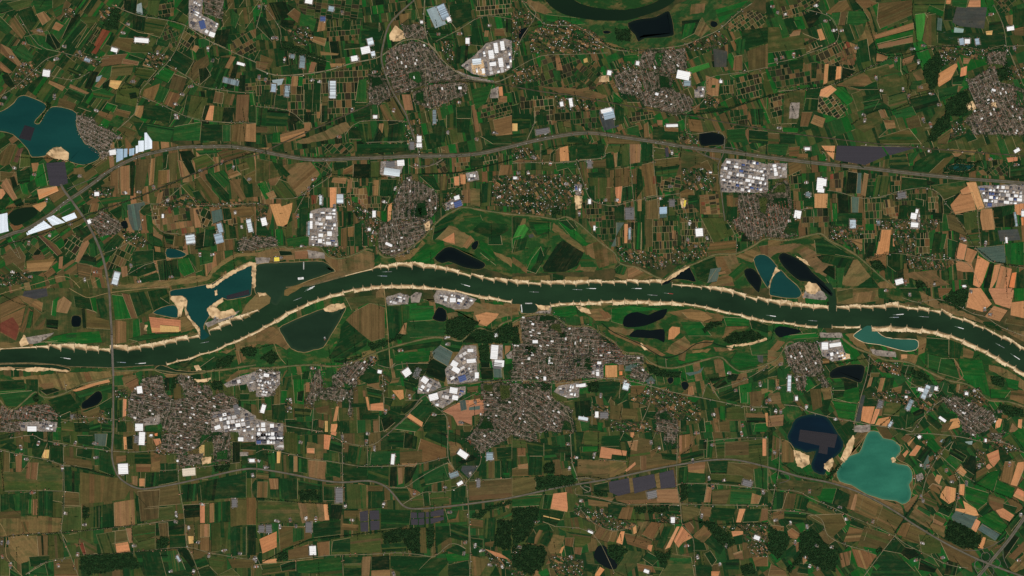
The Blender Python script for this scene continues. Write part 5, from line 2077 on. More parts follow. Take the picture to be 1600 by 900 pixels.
T(0, 3, """
D 0 20 90 0 90 60 0 80
G 330 0 380 0 382 55 330 50
b 145 20 185 20 190 70 150 60
D 0 100 60 60 110 90 90 120
D 390 30 440 20 440 70 395 60
y 590 10 670 10 665 90 595 85
D 480 20 580 20 580 90 490 70
D 670 10 700 10 695 110 660 90
D 710 10 770 20 760 110 715 110
O 770 30 790 30 795 110 775 110
d 790 30 830 20 830 110 795 110
D 310 85 395 80 395 200 310 180
s 262 110 310 110 305 165 262 165
D 200 70 300 60 260 160 200 140
t 95 140 140 130 135 250 100 250
D 60 130 100 130 95 190 60 190
b 20 130 60 130 60 250 20 250
n 20 250 135 250 200 160 390 220 390 370 30 370
B 170 190 240 190 230 300 160 290
b 400 150 570 180 580 230 400 205
D 480 100 580 105 570 170 475 150
D 620 120 700 130 700 230 720 280 620 240
d 440 205 540 225 620 255 720 275 700 285 600 265 440 215
B 725 150 790 145 790 180 725 195
o 800 130 840 125 840 200 800 200
D 840 120 940 120 945 200 840 200
B 850 200 945 200 940 250 850 250
M 945 130 1000 120 1000 240 945 250
D 910 255 1000 250 990 340 905 345
D 1000 250 1110 245 1110 310 990 335
t 820 275 860 275 860 340 825 325
O 870 290 905 290 905 340 870 340
o 1225 220 1330 210 1320 280 1225 290
wd 1330 205 1440 195 1430 245 1340 250
D 400 230 500 250 495 380 400 370
b 500 250 660 275 640 440 500 450
b 660 280 740 285 820 350 780 420 640 440
b 820 350 900 365 1110 330 1130 450 920 470 860 400
o 900 480 1080 465 1090 540 900 570
b 400 370 495 380 500 460 405 460
b 860 370 1000 360 990 540 880 560
D 0 390 50 385 60 480 0 500
D 50 390 140 380 135 520 60 470
g 80 390 100 390 110 480 95 480
D 140 380 200 370 195 520 140 520
G 180 420 200 420 195 510 175 510
D 240 370 325 365 325 525 240 525
t 205 420 235 420 235 520 205 520
o 330 370 400 370 390 440 330 430
o 330 440 390 440 390 535 330 535
b 0 500 130 490 130 540 0 540
M 0 540 130 530 260 525 385 540 380 625 150 640 0 660
B 130 560 180 560 180 620 150 625
o 400 470 510 465 510 610 390 620
wd 514 470 558 465 560 535 520 545
o 560 470 620 465 620 600 560 600
D 600 465 635 460 630 600 605 605
D 640 455 705 445 715 595 640 600
t 712 440 840 420 845 585 715 590
D 843 415 865 415 890 570 855 575
d 875 460 895 462 900 570 880 570
D 1130 330 1240 320 1230 430 1140 440
D 1230 320 1360 290 1340 430 1240 430
D 1360 290 1540 250 1540 410 1340 420
n 1250 330 1420 300 1420 420 1260 430
d 1145 455 1250 450 1250 530 1150 540
n 1150 530 1250 530 1250 580 1160 580
O 1250 450 1280 445 1280 570 1250 570
t 1305 445 1340 440 1340 565 1310 570
o 1280 445 1310 445 1310 570 1280 570
D 1340 440 1440 430 1440 560 1345 565
b 1440 420 1540 420 1540 580 1440 590
B 1540 410 1600 410 1600 580 1540 580
t 1250 575 1310 575 1310 655 1250 660
B 1255 655 1310 655 1310 745 1250 740
o 1320 570 1430 560 1420 740 1320 750
D 1375 555 1400 550 1405 660 1380 660
D 1440 595 1540 590 1540 770 1440 780
d 1550 590 1600 590 1600 770 1550 770
s 1175 650 1210 650 1210 700 1180 700
b 1170 700 1240 690 1240 740 1180 730
D 970 570 1160 540 1150 640 970 650
b 990 570 1050 565 1055 655 1000 650
wd 975 665 1060 655 1050 720 975 735
D 1060 650 1160 645 1160 720 1060 730
t 785 600 825 600 832 690 808 695
O 712 700 800 685 815 750 730 758
o 830 600 970 580 970 650 860 690 835 660
o 860 690 970 660 970 735 870 740
b 700 620 790 610 800 680 700 700
o 600 640 720 620 720 700 730 760 640 760
b 480 680 510 650 600 700 610 760 520 770
r 490 690 520 690 540 760 520 770
B 430 640 480 630 510 700 480 720
o 390 640 500 630 490 700 420 690
B 230 650 300 645 300 770 240 775
d 255 645 270 645 275 770 262 770
M 50 650 230 645 240 780 120 830 60 760
o 300 640 380 650 440 780 310 800
D 180 780 310 770 300 840 190 840
b 340 810 450 790 490 900 340 900
D 280 820 340 880 300 900
g 160 890 280 820 300 900
D 60 850 140 900 60 900
o 0 780 60 820 60 900 0 900
wd 500 780 640 765 820 755 890 850 760 860 560 900 500 860
D 840 750 1080 740 1220 850 1200 900 900 900 880 850
D 890 760 1000 750 1040 900 900 900
g 1040 740 1110 740 1160 860 1060 880
d 1110 735 1170 730 1220 830 1200 850
b 1180 730 1290 750 1260 790 1200 800
D 1210 800 1280 780 1310 830 1230 860
o 1290 770 1420 790 1360 890 1310 840
b 1420 790 1600 800 1560 850 1450 850
D 1230 850 1310 840 1350 900 1240 900
o 1370 890 1450 850 1500 900 1370 900
tn 12 1040 0 1340 0 1240 100 1200 110 1100 140 1000 110 1010 20
tn 12 1340 20 1440 0 1440 190 1330 190
tn 12 1100 150 1260 130 1260 205 1120 215
sn 1262 160 1320 155 1320 195 1265 200
in 5 1490 0 1600 0 1600 60 1500 60
vl 30 960 90 1050 110 1040 150 960 130
d 1450 60 1500 60 1500 195 1450 190
D 1505 70 1600 60 1600 115 1505 110
gv 1500 125 1555 125 1550 150 1500 150
D 1510 150 1600 140 1600 210 1510 210
A 965 10 985 5 985 25 968 25
O 955 45 1000 40 1010 70 975 90
W 770 230 15 16 -3
gh s 1138 230 1220 222 1222 270 1142 275
W 887 40 9 20 3
W 1575 178 8 5 0
K 855 45 6 11 5
W 1505 45 8 6 0
K 1465 445 7 12 0
W 945 20 4 3 0
W 1110 180 3 3 0
s 1240 80 1280 80 1280 150 1245 150
fm 165 170 200 380 410 510 530 580 1100 510 1100 560 840 710 365 835 485 765 1240 690 1400 740 1500 760 1305 770 1070 870 50 690 600 160 390 220 1180 600 1260 450 1210 870 130 95 1580 270 985 110 590 70 240 70 350 75 470 70 1590 790 10 690 65 830 15 780
L 1115 790 3 10 -30
rd 1 60 40 200 20 270 50 400 75 520 95 600 105 710 120 860 125 1000 110
rd .9 0 110 100 135 300 175 400 210 480 210
rd .9 395 80 400 300 400 480 385 630 440 770 490 900
rd .9 0 660 150 640 380 630 600 610 860 580 1090 550
rd .9 1110 160 1120 330 1150 520 1165 700 1200 770 1250 900
rd .8 30 370 220 365 400 370
rd .8 490 770 700 760 870 745 1160 720 1290 750 1480 785 1600 800
rd .8 1000 240 1110 235 1330 210 1500 190
rd .8 160 890 270 820 440 790
pt .9 0 570 40 650 40 780 140 900
hg 0 120 15 250 25 370
hg 440 210 620 255 720 275
hg 500 770 700 760 870 745 1160 725
hg 0 660 150 640 380 630 600 610 860 580
hg 360 630 385 690
""")
T(1, 3, """
O 470 0 505 0 500 25 465 15
O 425 15 470 20 455 112 423 105
O 318 100 366 100 366 135 318 132
t 480 20 470 30 480 30
o 180 0 260 10 260 140 170 120
D 470 35 555 60 530 130 460 115
M 320 60 420 80 420 190 310 170
D 0 60 70 90 80 190 0 160
g 70 100 140 110 150 190 80 200
s 130 120 155 120 150 195 130 195
t 235 150 260 150 260 250 235 250
D 265 160 320 170 320 260 265 250
t 325 175 440 185 430 300 330 285
D 440 190 530 200 530 290 440 260
D 540 190 700 210 690 300 545 300
D 580 80 640 90 620 200 570 180
o 640 90 720 95 700 210 620 205
g 720 120 900 100 900 200 710 210
D 820 0 930 0 920 100 830 90
d 930 0 1010 30 1000 110 920 100
D 1070 0 1200 0 1190 90 1050 30
B 1030 40 1190 100 1190 160 1040 190 1010 120
D 1210 0 1320 40 1290 80 1210 50
M 1200 60 1260 60 1300 110 1220 160
b 900 110 1040 110 1040 190 900 200
B 910 195 1010 195 990 220 910 205
D 700 220 830 220 830 340 700 300
d 840 220 880 215 880 340 835 340
B 885 225 930 220 920 320 890 330
d 930 220 1010 210 970 300 930 330
D 1010 270 1170 190 1200 280 1040 360
g 1040 250 1200 190 1210 300 1060 330
D 840 350 950 350 960 430 900 430
B 940 340 1000 360 1030 380 980 410
o 960 420 1040 380 1200 370 1210 450 960 470
D 1040 370 1080 370 1090 460 1050 465
D 1220 340 1310 330 1310 440 1220 440
b 1330 310 1600 290 1600 410 1330 430
D 700 370 800 370 800 470 700 480
b 700 330 800 330 790 370 700 370
o 550 320 690 330 690 480 560 480
M 640 320 700 330 700 480 650 480
t 80 290 140 290 140 360 90 360
B 10 310 75 310 70 410 5 410
b 0 250 80 260 80 300 0 290
D 80 280 150 280 140 410 90 410
D 145 290 260 290 260 420 160 420
wd 270 370 380 360 400 430 270 430
D 260 300 410 330 410 360 270 360
D 420 340 490 340 490 430 420 430
o 420 325 540 320 540 350 420 340
n 10 430 260 440 280 570 10 570
M 260 440 440 450 460 550 290 570
O 420 450 450 450 460 550 430 550
d 468 450 545 455 530 545 465 540
b 550 490 650 490 640 540 550 540
B 540 570 640 580 640 620 530 610
D 350 570 530 550 530 640 360 660
D 780 480 970 490 960 580 900 600 780 610
b 140 590 350 590 350 660 150 740
O 20 670 130 620 130 720 40 760
g 230 600 300 600 300 670 230 690
wd 140 760 190 740 200 800 130 810
O 40 800 130 790 130 820 40 820
B 200 740 330 700 340 790 200 800
B 380 690 460 680 460 770 390 780
o 470 670 780 630 780 750 470 770
D 480 680 590 660 590 750 470 750
wd 785 630 900 600 940 620 910 690 800 700
wd 900 610 1025 595 1025 755 945 740
b 1020 600 1060 595 1070 760 1025 755
wd 1060 600 1115 590 1115 700 1075 750
D 1120 570 1320 560 1330 690 1210 660 1120 720
D 1210 570 1330 590 1330 690 1215 650
g 1180 480 1270 480 1250 540 1200 550
B 1200 480 1270 480 1260 550 1210 550
D 780 700 940 690 940 750 790 760
o 40 830 250 800 250 870 40 900
d 150 830 240 800 250 860 160 870
g 250 810 540 780 540 900 260 880
D 550 780 660 780 660 820 550 825
D 550 830 660 830 660 900 550 900
t 665 780 720 775 710 900 660 900
d 722 780 835 770 835 860 720 860
t 720 865 840 860 840 900 720 900
D 840 770 1100 780 1020 860 900 880 840 850
D 900 870 1100 790 1200 740 1200 820 1130 900 900 900
G 1180 760 1330 760 1330 800 1200 820
D 1180 740 1260 700 1310 730 1300 780
D 1200 830 1330 800 1340 900 1200 900
b 1340 770 1460 800 1400 900 1350 900
D 1340 660 1420 670 1420 730 1350 700
g 1330 540 1420 540 1420 600 1330 600
b 1340 540 1420 550 1420 605 1340 600
D 1430 540 1500 530 1490 680 1420 660
wd 1510 550 1600 550 1600 740 1490 720
B 1510 555 1560 560 1560 610 1515 600
o 1490 530 1600 480 1600 550 1500 550
O 1430 730 1530 760 1590 800 1500 780
wd 1330 530 1450 460 1600 430 1600 450 1460 490 1400 540
D 1480 870 1500 830 1530 900 1460 900
b 1430 690 1490 680 1480 720 1430 710
B 1540 440 1590 440 1580 480 1540 460
D 1250 230 1290 200 1400 220 1330 300
k 1290 210 1390 210 1330 290 1280 240
d 1260 190 1350 140 1390 170 1290 200
D 1400 190 1440 190 1440 280 1390 280
b 1440 180 1490 180 1490 290 1440 290
D 1490 180 1530 180 1530 290 1495 290
D 1535 180 1600 180 1600 280 1535 280
G 1545 255 1585 255 1585 280 1545 280
O 1560 130 1575 130 1575 170 1560 170
D 1500 100 1600 90 1600 170 1510 170
B 1180 200 1220 190 1240 230 1220 270 1180 230
r 1320 50 1360 40 1340 80
tn 35 1310 40 1360 0 1600 0 1560 50 1490 90 1400 130 1360 80
in 0 0 0 170 10 175 115 120 110 110 80 0 80
W 1293 138 16 9 35
L 1238 268 14 8 -20
W 1275 320 9 5 -30
W 355 740 10 14 -3
K 520 395 11 22 0
W 855 170 5 16 5
K 1390 320 5 12 0
L 1460 150 10 12 0
K 330 595 9 16 0
K 35 605 8 10 0
K 80 605 8 12 0
sl 0 648 500 700 490 700 555 652 560
sl 0 710 492 768 490 772 548 712 548
sl 0 652 565 702 562 700 622 655 622
sl 0 714 555 772 555 772 610 716 615
sl 0 968 503 1005 503 1008 538 968 540
sl 0 1014 505 1052 502 1052 535 1014 538
sl 0 968 545 1012 544 1012 580 970 580
sl 0 1018 544 1050 540 1052 578 1018 582
sl 0 1062 500 1082 500 1082 532 1062 532
sl 0 1090 500 1172 480 1174 520 1092 530
sl 0 1090 540 1172 530 1174 548 1092 575
sl 0 1062 542 1080 540 1082 572 1064 575
M 640 495 700 490 700 555 645 555
fm 130 555 215 550 310 540 375 540 150 590 250 590 800 450 990 380 1180 345 1300 760 1370 710 1460 830 860 885 0 800 0 840 740 100 560 465 600 550 1210 500 1540 840 1410 740 700 10 540 30 280 65 1340 260 1310 690 10 180 60 220 690 60
vl 60 1420 730 1500 780 1600 800 1600 860 1480 840
rd .9 0 130 60 110 200 135 320 165 440 180 560 200 660 215 760 215 900 210 1010 200 1100 180 1200 155
rd 1 470 25 560 65 660 85 740 75 800 30 840 0
rd 1 540 0 540 200 540 300 545 480
rd .9 695 85 700 220
rd .9 830 345 930 345 1000 300 1100 240 1200 190
rd .9 920 450 1000 400 1060 375 1140 375 1230 360 1260 345 1310 325
rd 1.1 1200 0 1200 150 1230 220 1310 320 1325 430 1330 520 1340 760 1335 900
rd .8 1310 320 1400 200 1400 120
rd .9 200 800 470 770 700 765 900 755 1040 770 1120 775 1210 700 1280 710 1310 730
rd .8 540 770 545 900
rd .8 1340 300 1600 290
rd .8 0 770 40 860
hg 0 415 120 425 260 440 460 450
hg 30 820 200 730 350 670 540 650 780 620
pt .8 0 830 200 810 390 790
st .7 30 820 200 730 350 670 540 650 780 620 950 590
""")
T(2, 3, """
D 0 100 30 100 30 230 0 230
B 30 50 85 40 85 150 35 150
D 90 50 200 70 200 150 100 150
o 0 40 90 50 90 100 0 100
D 110 150 190 150 190 270 100 270
D 200 80 300 80 300 170 200 180
b 0 230 100 200 105 275 0 275
t 35 205 100 195 100 230 40 230
wd 200 190 270 190 270 260 200 265
D 240 100 370 90 370 180 300 180
g 300 130 330 130 330 180 300 185
b 0 285 150 280 150 365 0 405
wd 150 275 380 270 400 340 150 365
D 380 0 450 0 430 90 390 130
D 430 90 545 85 535 150 430 150
G 440 90 540 90 535 120 440 125
o 450 0 600 0 550 80 450 80
D 560 25 680 20 670 90 555 90
O 740 0 770 0 760 40 740 30
D 700 0 760 40 740 60 670 60
O 555 92 720 118 715 150 625 140 620 170 545 160
D 625 145 715 150 710 175 620 175
M 410 170 610 180 610 260 500 290 410 280
M 610 180 710 180 720 240 610 290
b 770 30 880 50 870 110 1030 180 1020 220 720 260 740 120
B 860 120 920 90 900 130 870 170
O 705 240 770 185 775 205 720 250
B 800 150 840 150 840 240 805 240
t 720 60 790 50 780 120 740 110
D 930 130 1030 140 1030 180 940 170
M 1040 40 1160 20 1100 130 1045 200
D 1170 45 1215 45 1215 110 1170 110
D 1085 140 1110 140 1110 200 1080 200
D 1050 140 1200 110 1200 160 1060 200
B 1045 20 1115 10 1115 80 1045 130
g 1220 40 1260 40 1250 160 1215 160
o 1270 70 1600 40 1600 220 1390 170 1280 165
g 1270 40 1400 40 1380 80 1270 80
O 1565 40 1590 40 1590 150 1565 150
b 1330 60 1480 60 1480 160 1330 165
sl -14 605 312 730 288 740 380 665 400 610 375
sl -14 752 290 888 262 902 345 765 385
sl -14 920 258 1008 235 1025 345 930 355
M 730 290 760 285 765 385 740 385
M 890 262 920 255 930 355 905 350
b 640 400 900 350 1035 350 1050 440 720 450 650 430
t 900 360 1035 355 1045 445 905 440
wd 490 370 600 370 600 405 510 400
D 510 330 600 310 610 380 510 370
b 400 280 600 260 600 290 420 310
D 1040 220 1100 210 1090 320 1035 320
B 1095 190 1210 180 1200 270 1100 250
g 1100 250 1210 260 1210 315 1100 320
D 1220 180 1350 180 1340 260 1240 260
b 1350 190 1510 200 1510 340 1340 260
o 1240 260 1440 270 1500 350 1240 320
g 1510 230 1600 220 1600 360 1520 350
wd 1050 325 1095 320 1100 420 1055 440
D 1100 330 1220 325 1200 440 1100 440
t 1220 340 1250 350 1240 440 1200 440
b 1250 360 1370 350 1340 450 1250 450
g 1370 350 1530 360 1500 450 1360 450
D 1560 380 1600 380 1600 450 1540 450
t 1500 380 1560 400 1540 450 1490 450
D 400 390 720 450 720 465 600 440 400 410
M 470 400 640 410 600 470 480 460
O 258 385 340 375 365 400 345 500 240 480
D 200 390 255 390 235 480 190 480
o 340 380 410 390 410 490 350 500
g 0 400 190 390 170 460 0 470
D 600 450 700 460 660 540 600 540
B 690 470 760 470 740 550 660 540
wd 765 465 840 460 840 510 765 510
wd 850 465 980 460 980 505 850 505
D 980 455 1060 460 1050 530 980 500
b 1060 460 1180 480 1170 520 1070 560
M 1180 465 1250 470 1240 530 1180 520
D 1250 470 1400 480 1370 560 1250 550
O 1420 480 1460 480 1430 565 1400 565
D 1460 480 1560 480 1540 560 1440 565
B 1560 480 1600 480 1600 550 1550 560
wd 0 470 170 470 160 560 120 620 70 690 0 710
wd 0 720 100 700 200 710 220 760 200 830 120 900 0 840
D 170 480 330 500 320 530 270 590 190 560
s 195 520 300 545 300 552 195 528
D 130 600 220 560 260 620 150 640
b 120 700 170 610 195 615 150 710
D 170 690 210 620 260 630 220 720
D 100 660 150 600 140 700 80 690
M 225 720 260 640 330 650 300 760 240 760
B 330 660 390 660 380 720 330 710
O 310 720 330 710 310 760 295 755
o 270 590 500 620 490 690 390 740 390 650
B 390 720 440 720 430 770 390 760
B 560 570 640 590 600 690 500 660
O 650 690 680 620 705 620 690 705
B 610 600 660 620 640 690 600 680
B 810 640 870 560 950 570 900 660 870 670
D 900 720 950 590 1000 590 960 700 940 730
O 955 735 1030 590 1050 590 990 720
O 1060 585 1130 660 1070 690 1040 725 1010 680
O 755 600 775 580 780 630 760 640
B 700 630 800 650 880 680 850 740 720 700
O 850 705 880 705 870 750 845 730
M 780 560 850 560 810 640
n 640 870 730 740 820 750 790 830 700 900
D 815 790 850 750 925 790 880 835
wd 880 740 960 760 1000 730 990 780 960 840 910 800
n 960 850 1000 760 1120 780 1140 900 900 900
B 780 820 880 840 900 880 790 870
o 880 840 950 850 920 900 880 900
D 1130 680 1200 690 1220 740 1130 740
D 1140 830 1250 830 1250 900 1150 900
D 1200 760 1240 740 1280 800 1250 840
M 1130 650 1200 580 1260 660 1200 700
D 1200 690 1250 640 1330 720 1300 770
B 1075 575 1110 560 1140 600 1110 640
B 1220 580 1270 600 1260 630 1215 610
O 1370 620 1445 615 1445 640 1380 655
wd 1150 560 1240 550 1300 590 1370 640 1400 690 1360 730 1280 680 1220 600
B 1380 760 1440 740 1450 800 1400 800
D 1340 800 1420 790 1420 860 1330 860
wd 1420 840 1500 820 1530 880 1440 900
b 1440 690 1480 690 1470 740 1440 740
B 1500 780 1600 740 1600 840 1520 840
B 1560 600 1600 600 1600 640 1560 640
O 1245 870 1300 870 1290 900 1245 900
O 540 835 580 860 550 900 515 900
D 470 820 560 830 520 890 450 860
lk n 510 770 530 720 560 710 590 720 600 770 640 800 660 820 650 855 610 855 560 830 525 800
wd 600 705 680 705 725 740 690 780 650 820 610 780
t 105 860 150 840 180 900 120 900
G 160 880 220 850 240 900 180 900
b 230 850 280 860 270 900 240 900
B 210 830 250 760 290 770 240 820
B 880 510 900 510 900 545 880 545
O 900 510 970 520 970 545 900 545
tn 20 0 0 150 0 150 60 30 40
tn 88 950 0 1035 0 1030 75 950 65
vl 50 400 440 480 480 660 530 700 600 620 620 480 560 380 500
vl 30 660 550 780 570 740 610 680 600
vl 30 890 510 1060 520 1040 575 980 570 900 560
vl 30 1320 590 1600 560 1600 640 1480 640 1440 620 1330 620
vl 40 1440 640 1600 640 1600 780 1500 780
vl 30 220 770 340 780 450 800 440 900 280 900
vl 30 20 700 80 760 0 760
vl 40 0 860 100 880 80 900 0 900
W 1530 660 9 6 20
W 490 625 8 3 25
W 840 870 8 5 20
K 875 390 14 11 -12
K 1470 320 14 9 15
W 1005 550 6 9 0
fm 515 140 920 100 870 65 360 230 350 75 400 160 1130 180 1230 290 1325 300 1570 375 1255 340 1255 80 1090 710 1160 780 1300 830 370 780 1340 710 1185 525 435 430 1150 5 1435 10 150 560 50 720 560 490
rd 1.2 365 0 375 180 400 260 430 340 480 375
rd .9 480 375 490 350 450 335
rd .8 410 290 470 285 520 300
rd .8 540 170 720 185
rd 1 1035 0 1030 200 1030 330 1050 440 1060 570
rd .9 1030 330 1100 320 1240 325 1400 335 1540 350 1600 370
rd .9 1200 60 1400 38 1600 38
rd .8 900 0 870 70
rd .9 400 350 400 390 500 400 640 440 760 455 1060 450 1250 455 1600 460
rd .8 1060 580 1130 660 1140 800 1150 900
rd .8 260 590 500 630 640 880
rd .8 420 470 500 560 640 620 780 580
hg 1060 140 1110 110 1120 70
hg 400 280 500 280 600 300
hg 1070 570 1130 550 1300 580 1400 570 1600 575
hg 660 550 800 550 980 570 1060 570
hg 760 690 800 590
hg 540 0 540 160
hg 770 0 720 170
hg 170 480 130 600 100 660
""")
T(3, 3, """
D 0 0 30 0 30 100 0 110
b 30 20 90 50 60 160 20 180
B 85 60 120 50 170 140 160 190 85 190
sn 160 110 200 120 255 150 260 200 210 225 180 210 165 150
sn 500 60 530 20 545 40 520 130 480 190 450 170 480 110
M 440 210 560 130 520 40 560 0 640 0 560 80 470 190
lk b 120 30 170 -80 250 -110 340 -105 390 -70 430 0 470 60 460 120 400 170 370 220 350 270 290 250 270 200 300 120 240 130 150 90
lk q 615 25 640 -5 690 0 720 40 780 50 825 90 820 140 780 180 810 200 870 210 900 250 900 300 880 330 895 380 880 430 840 450 800 430 720 420 620 390 520 330 450 310 430 250 460 200 500 150 570 130
sn 768 165 785 155 800 180 778 190
sn 350 200 400 160 415 185 380 250 355 230
wd 390 250 440 195 455 215 375 305 360 295
M 400 300 450 315 540 345 640 390 740 430 830 460 850 520 780 490 640 420 500 350 400 320
M 840 450 930 390 940 400 880 500 860 500
M 800 180 900 230 910 330 900 380 890 330 870 240
n 60 290 350 320 320 400 230 400 50 350
D 30 370 120 380 90 480 30 490
b 100 380 180 385 160 480 90 480
D 180 390 260 420 230 490 160 480
G 340 350 430 350 470 400 400 450 320 420
D 430 350 510 390 500 470 400 450
t 520 380 600 400 570 500 490 480
B 560 380 720 460 680 560 540 500
b 690 460 850 540 790 640 660 580
n 260 430 420 500 370 600 240 540
D 100 490 240 500 240 560 160 580 100 540
M 30 500 100 490 100 540 30 560
b 250 520 460 510 490 580 380 680 350 580
D 520 540 620 590 600 610 510 580
B 510 590 620 620 600 680 470 690
b 600 590 790 650 730 740 560 710
D 790 650 860 720 830 760 720 740
b 870 570 1000 620 950 700 830 680
B 840 570 900 560 860 660 800 640
o 940 640 1080 650 1080 760 960 760
b 1060 650 1260 750 1280 880 1130 800
d 860 720 910 730 950 770 880 800 830 760
d 950 790 1060 840 1040 880 940 860
d 1120 800 1190 820 1170 900 1100 890
D 690 760 860 810 920 870 900 900 640 900
G 655 835 680 820 705 840 680 865
wd 665 745 700 710 720 730 690 760
B 520 730 600 740 680 770 620 860 560 840
B 440 760 520 740 510 830 460 850
t 120 620 150 600 205 640 180 670 130 660
B 20 580 100 590 100 620 30 610
B 150 690 200 690 215 720 170 760
wd 0 580 80 630 140 650 130 720 60 800 0 740
wd 200 640 290 610 350 680 440 780 420 870 330 860 240 800 190 730
wd 120 860 240 720 250 750 130 890
D 110 740 170 690 180 760 110 820
D 200 820 250 820 250 890 180 880
t 210 760 250 750 250 800 220 830
B 20 820 110 870 120 900 0 900
b 280 860 330 830 330 870 290 880
O 840 140 870 110 880 125 855 160
O 880 145 930 80 960 90 920 150 895 150
B 830 40 870 10 900 30 870 70 840 50
O 870 70 920 30 880 90
d 930 170 990 90 1050 140 1010 200 960 190
G 985 75 1030 35 1090 110 1060 145
D 1090 50 1140 20 1160 60 1130 120 1080 90
y 960 220 1000 140 1020 170 980 240
B 1000 160 1040 140 1040 170 1010 190
d 1140 110 1170 105 1245 150 1220 190 1130 140
G 1090 190 1140 140 1215 185 1160 250
D 1180 60 1250 70 1240 120 1180 100
d 1215 200 1270 145 1330 170 1290 270 1230 230
O 1175 245 1205 210 1243 250 1220 280
O 1040 300 1055 265 1090 275 1070 330
O 1365 140 1440 108 1450 170 1410 220 1385 190
O 1355 215 1380 195 1405 220 1380 235
G 1300 320 1390 250 1450 235 1430 310 1400 370 1310 345
B 1450 290 1480 185 1545 185 1520 330 1440 300
O 1515 330 1560 190 1600 185 1600 230 1555 340
G 1430 300 1545 350 1520 415 1410 370
G 1560 340 1600 290 1600 360
O 1530 400 1560 350 1600 370 1600 435
b 1390 200 1370 260 1300 310 1300 250
O 1195 325 1230 325 1225 400 1190 390
O 1080 380 1110 335 1175 350 1170 430 1130 450 1075 410
B 1000 350 1030 320 1090 340 1070 390
G 1230 335 1380 380 1370 440 1310 490 1230 420
O 1215 425 1300 480 1320 520 1290 525 1170 495 1170 475 1230 480
B 1380 390 1480 420 1470 490 1410 490 1380 450
D 1470 445 1560 470 1540 510 1470 480
O 1420 490 1470 475 1540 520 1510 560 1450 530
D 1310 510 1370 450 1410 490 1340 530
G 1310 540 1410 490 1500 590 1460 640 1340 580
y 1145 530 1175 490 1310 530 1280 610 1150 550
y 1310 610 1340 570 1450 640 1420 680
O 1270 605 1300 540 1330 560 1300 630
wd 1105 660 1130 540 1290 620 1340 650 1310 735 1200 720 1110 670
O 1310 725 1345 655 1363 660 1345 730
b 1340 720 1370 670 1440 690 1400 730
D 1430 700 1500 620 1480 680 1440 710
d 1470 720 1540 640 1570 660 1480 790
B 1500 780 1600 680 1600 740 1540 800
D 1500 560 1580 500 1600 520 1520 620
M 1510 850 1600 760 1600 850 1540 880
M 880 530 930 450 1040 530 1000 600
g 940 460 1020 500 1010 530 930 480
B 1040 510 1120 550 1090 590 1030 570
M 1000 600 1040 560 1110 590 1100 660
b 970 390 1060 430 1050 480 930 430
D 1070 470 1090 450 1160 480 1130 530 1060 500
wd 1075 470 1090 455 1155 475 1130 500
g 930 330 980 350 960 380 920 360
B 1400 740 1440 700 1490 720
D 1430 660 1470 640 1500 560
tn 20 1260 0 1310 0 1300 30 1260 30
tn 30 1380 0 1500 0 1440 50 1380 40
vl 30 1340 30 1480 50 1600 120 1500 130 1400 90
vl 60 1030 140 1100 90 1090 140 1040 200
vl 60 960 60 1000 40 990 90
vl 40 900 270 990 260 980 300 920 320
vl 30 1300 100 1360 130 1360 220 1300 230
D 1340 60 1390 60 1380 110 1340 100
D 1470 60 1560 110 1520 130 1480 100
B 1490 90 1510 95 1500 140 1490 140
B 1120 280 1170 260 1190 300 1150 320
gv 920 270 960 255 975 290 935 310
Y 1070 60 1090 45 1150 50 1130 80 1100 70
Y 1230 60 1280 55 1275 80 1240 75
W 945 30 5 4 -30
W 1360 52 3 5 0
sl 5 200 -15 435 15 415 100 375 92 370 140 315 130 322 85 190 55
fm 260 370 450 470 490 545 655 560 965 695 1090 785 925 800 970 430 245 590 140 570 230 780 40 125 960 210 1000 215 1150 310 1320 210 1580 520 400 720 310 855 1510 200 170 690 50 550 1115 240 1240 315 305 710 260 840 1570 800 955 405 1190 410
st 1.6 790 630 860 530 940 420
hg 790 640 855 530 940 415
hg 270 600 350 690 440 740 460 800
hg 1180 400 1190 320 1160 250
hg 1290 320 1400 370 1530 420 1600 460
hg 1270 320 1300 250 1330 190
hg 1430 680 1520 560 1600 470
hg 60 200 50 350 10 540
hg 90 200 180 260 350 300
hg 1150 470 1180 400
rd 1 75 30 70 220 40 370 10 540
rd .9 0 360 180 370 260 410 400 470 500 520 620 570 790 650 860 700 1000 770 1130 830 1250 850
rd .9 800 640 720 740 600 900
rd .9 0 490 200 500 330 540 370 640 470 700 650 750
rd 1 860 15 1000 10 1200 30 1340 60 1460 60 1560 110 1600 130
rd .9 960 400 1000 260 1080 130 1150 60
rd .8 1170 490 1200 320 1170 250
rd .8 1080 150 1180 240 1290 310
pt .8 800 70 850 100 800 160 870 200 910 240 920 320 900 380 940 400
pt .8 85 45 140 70 180 140
pt .8 620 10 540 120 460 200 400 300
""")

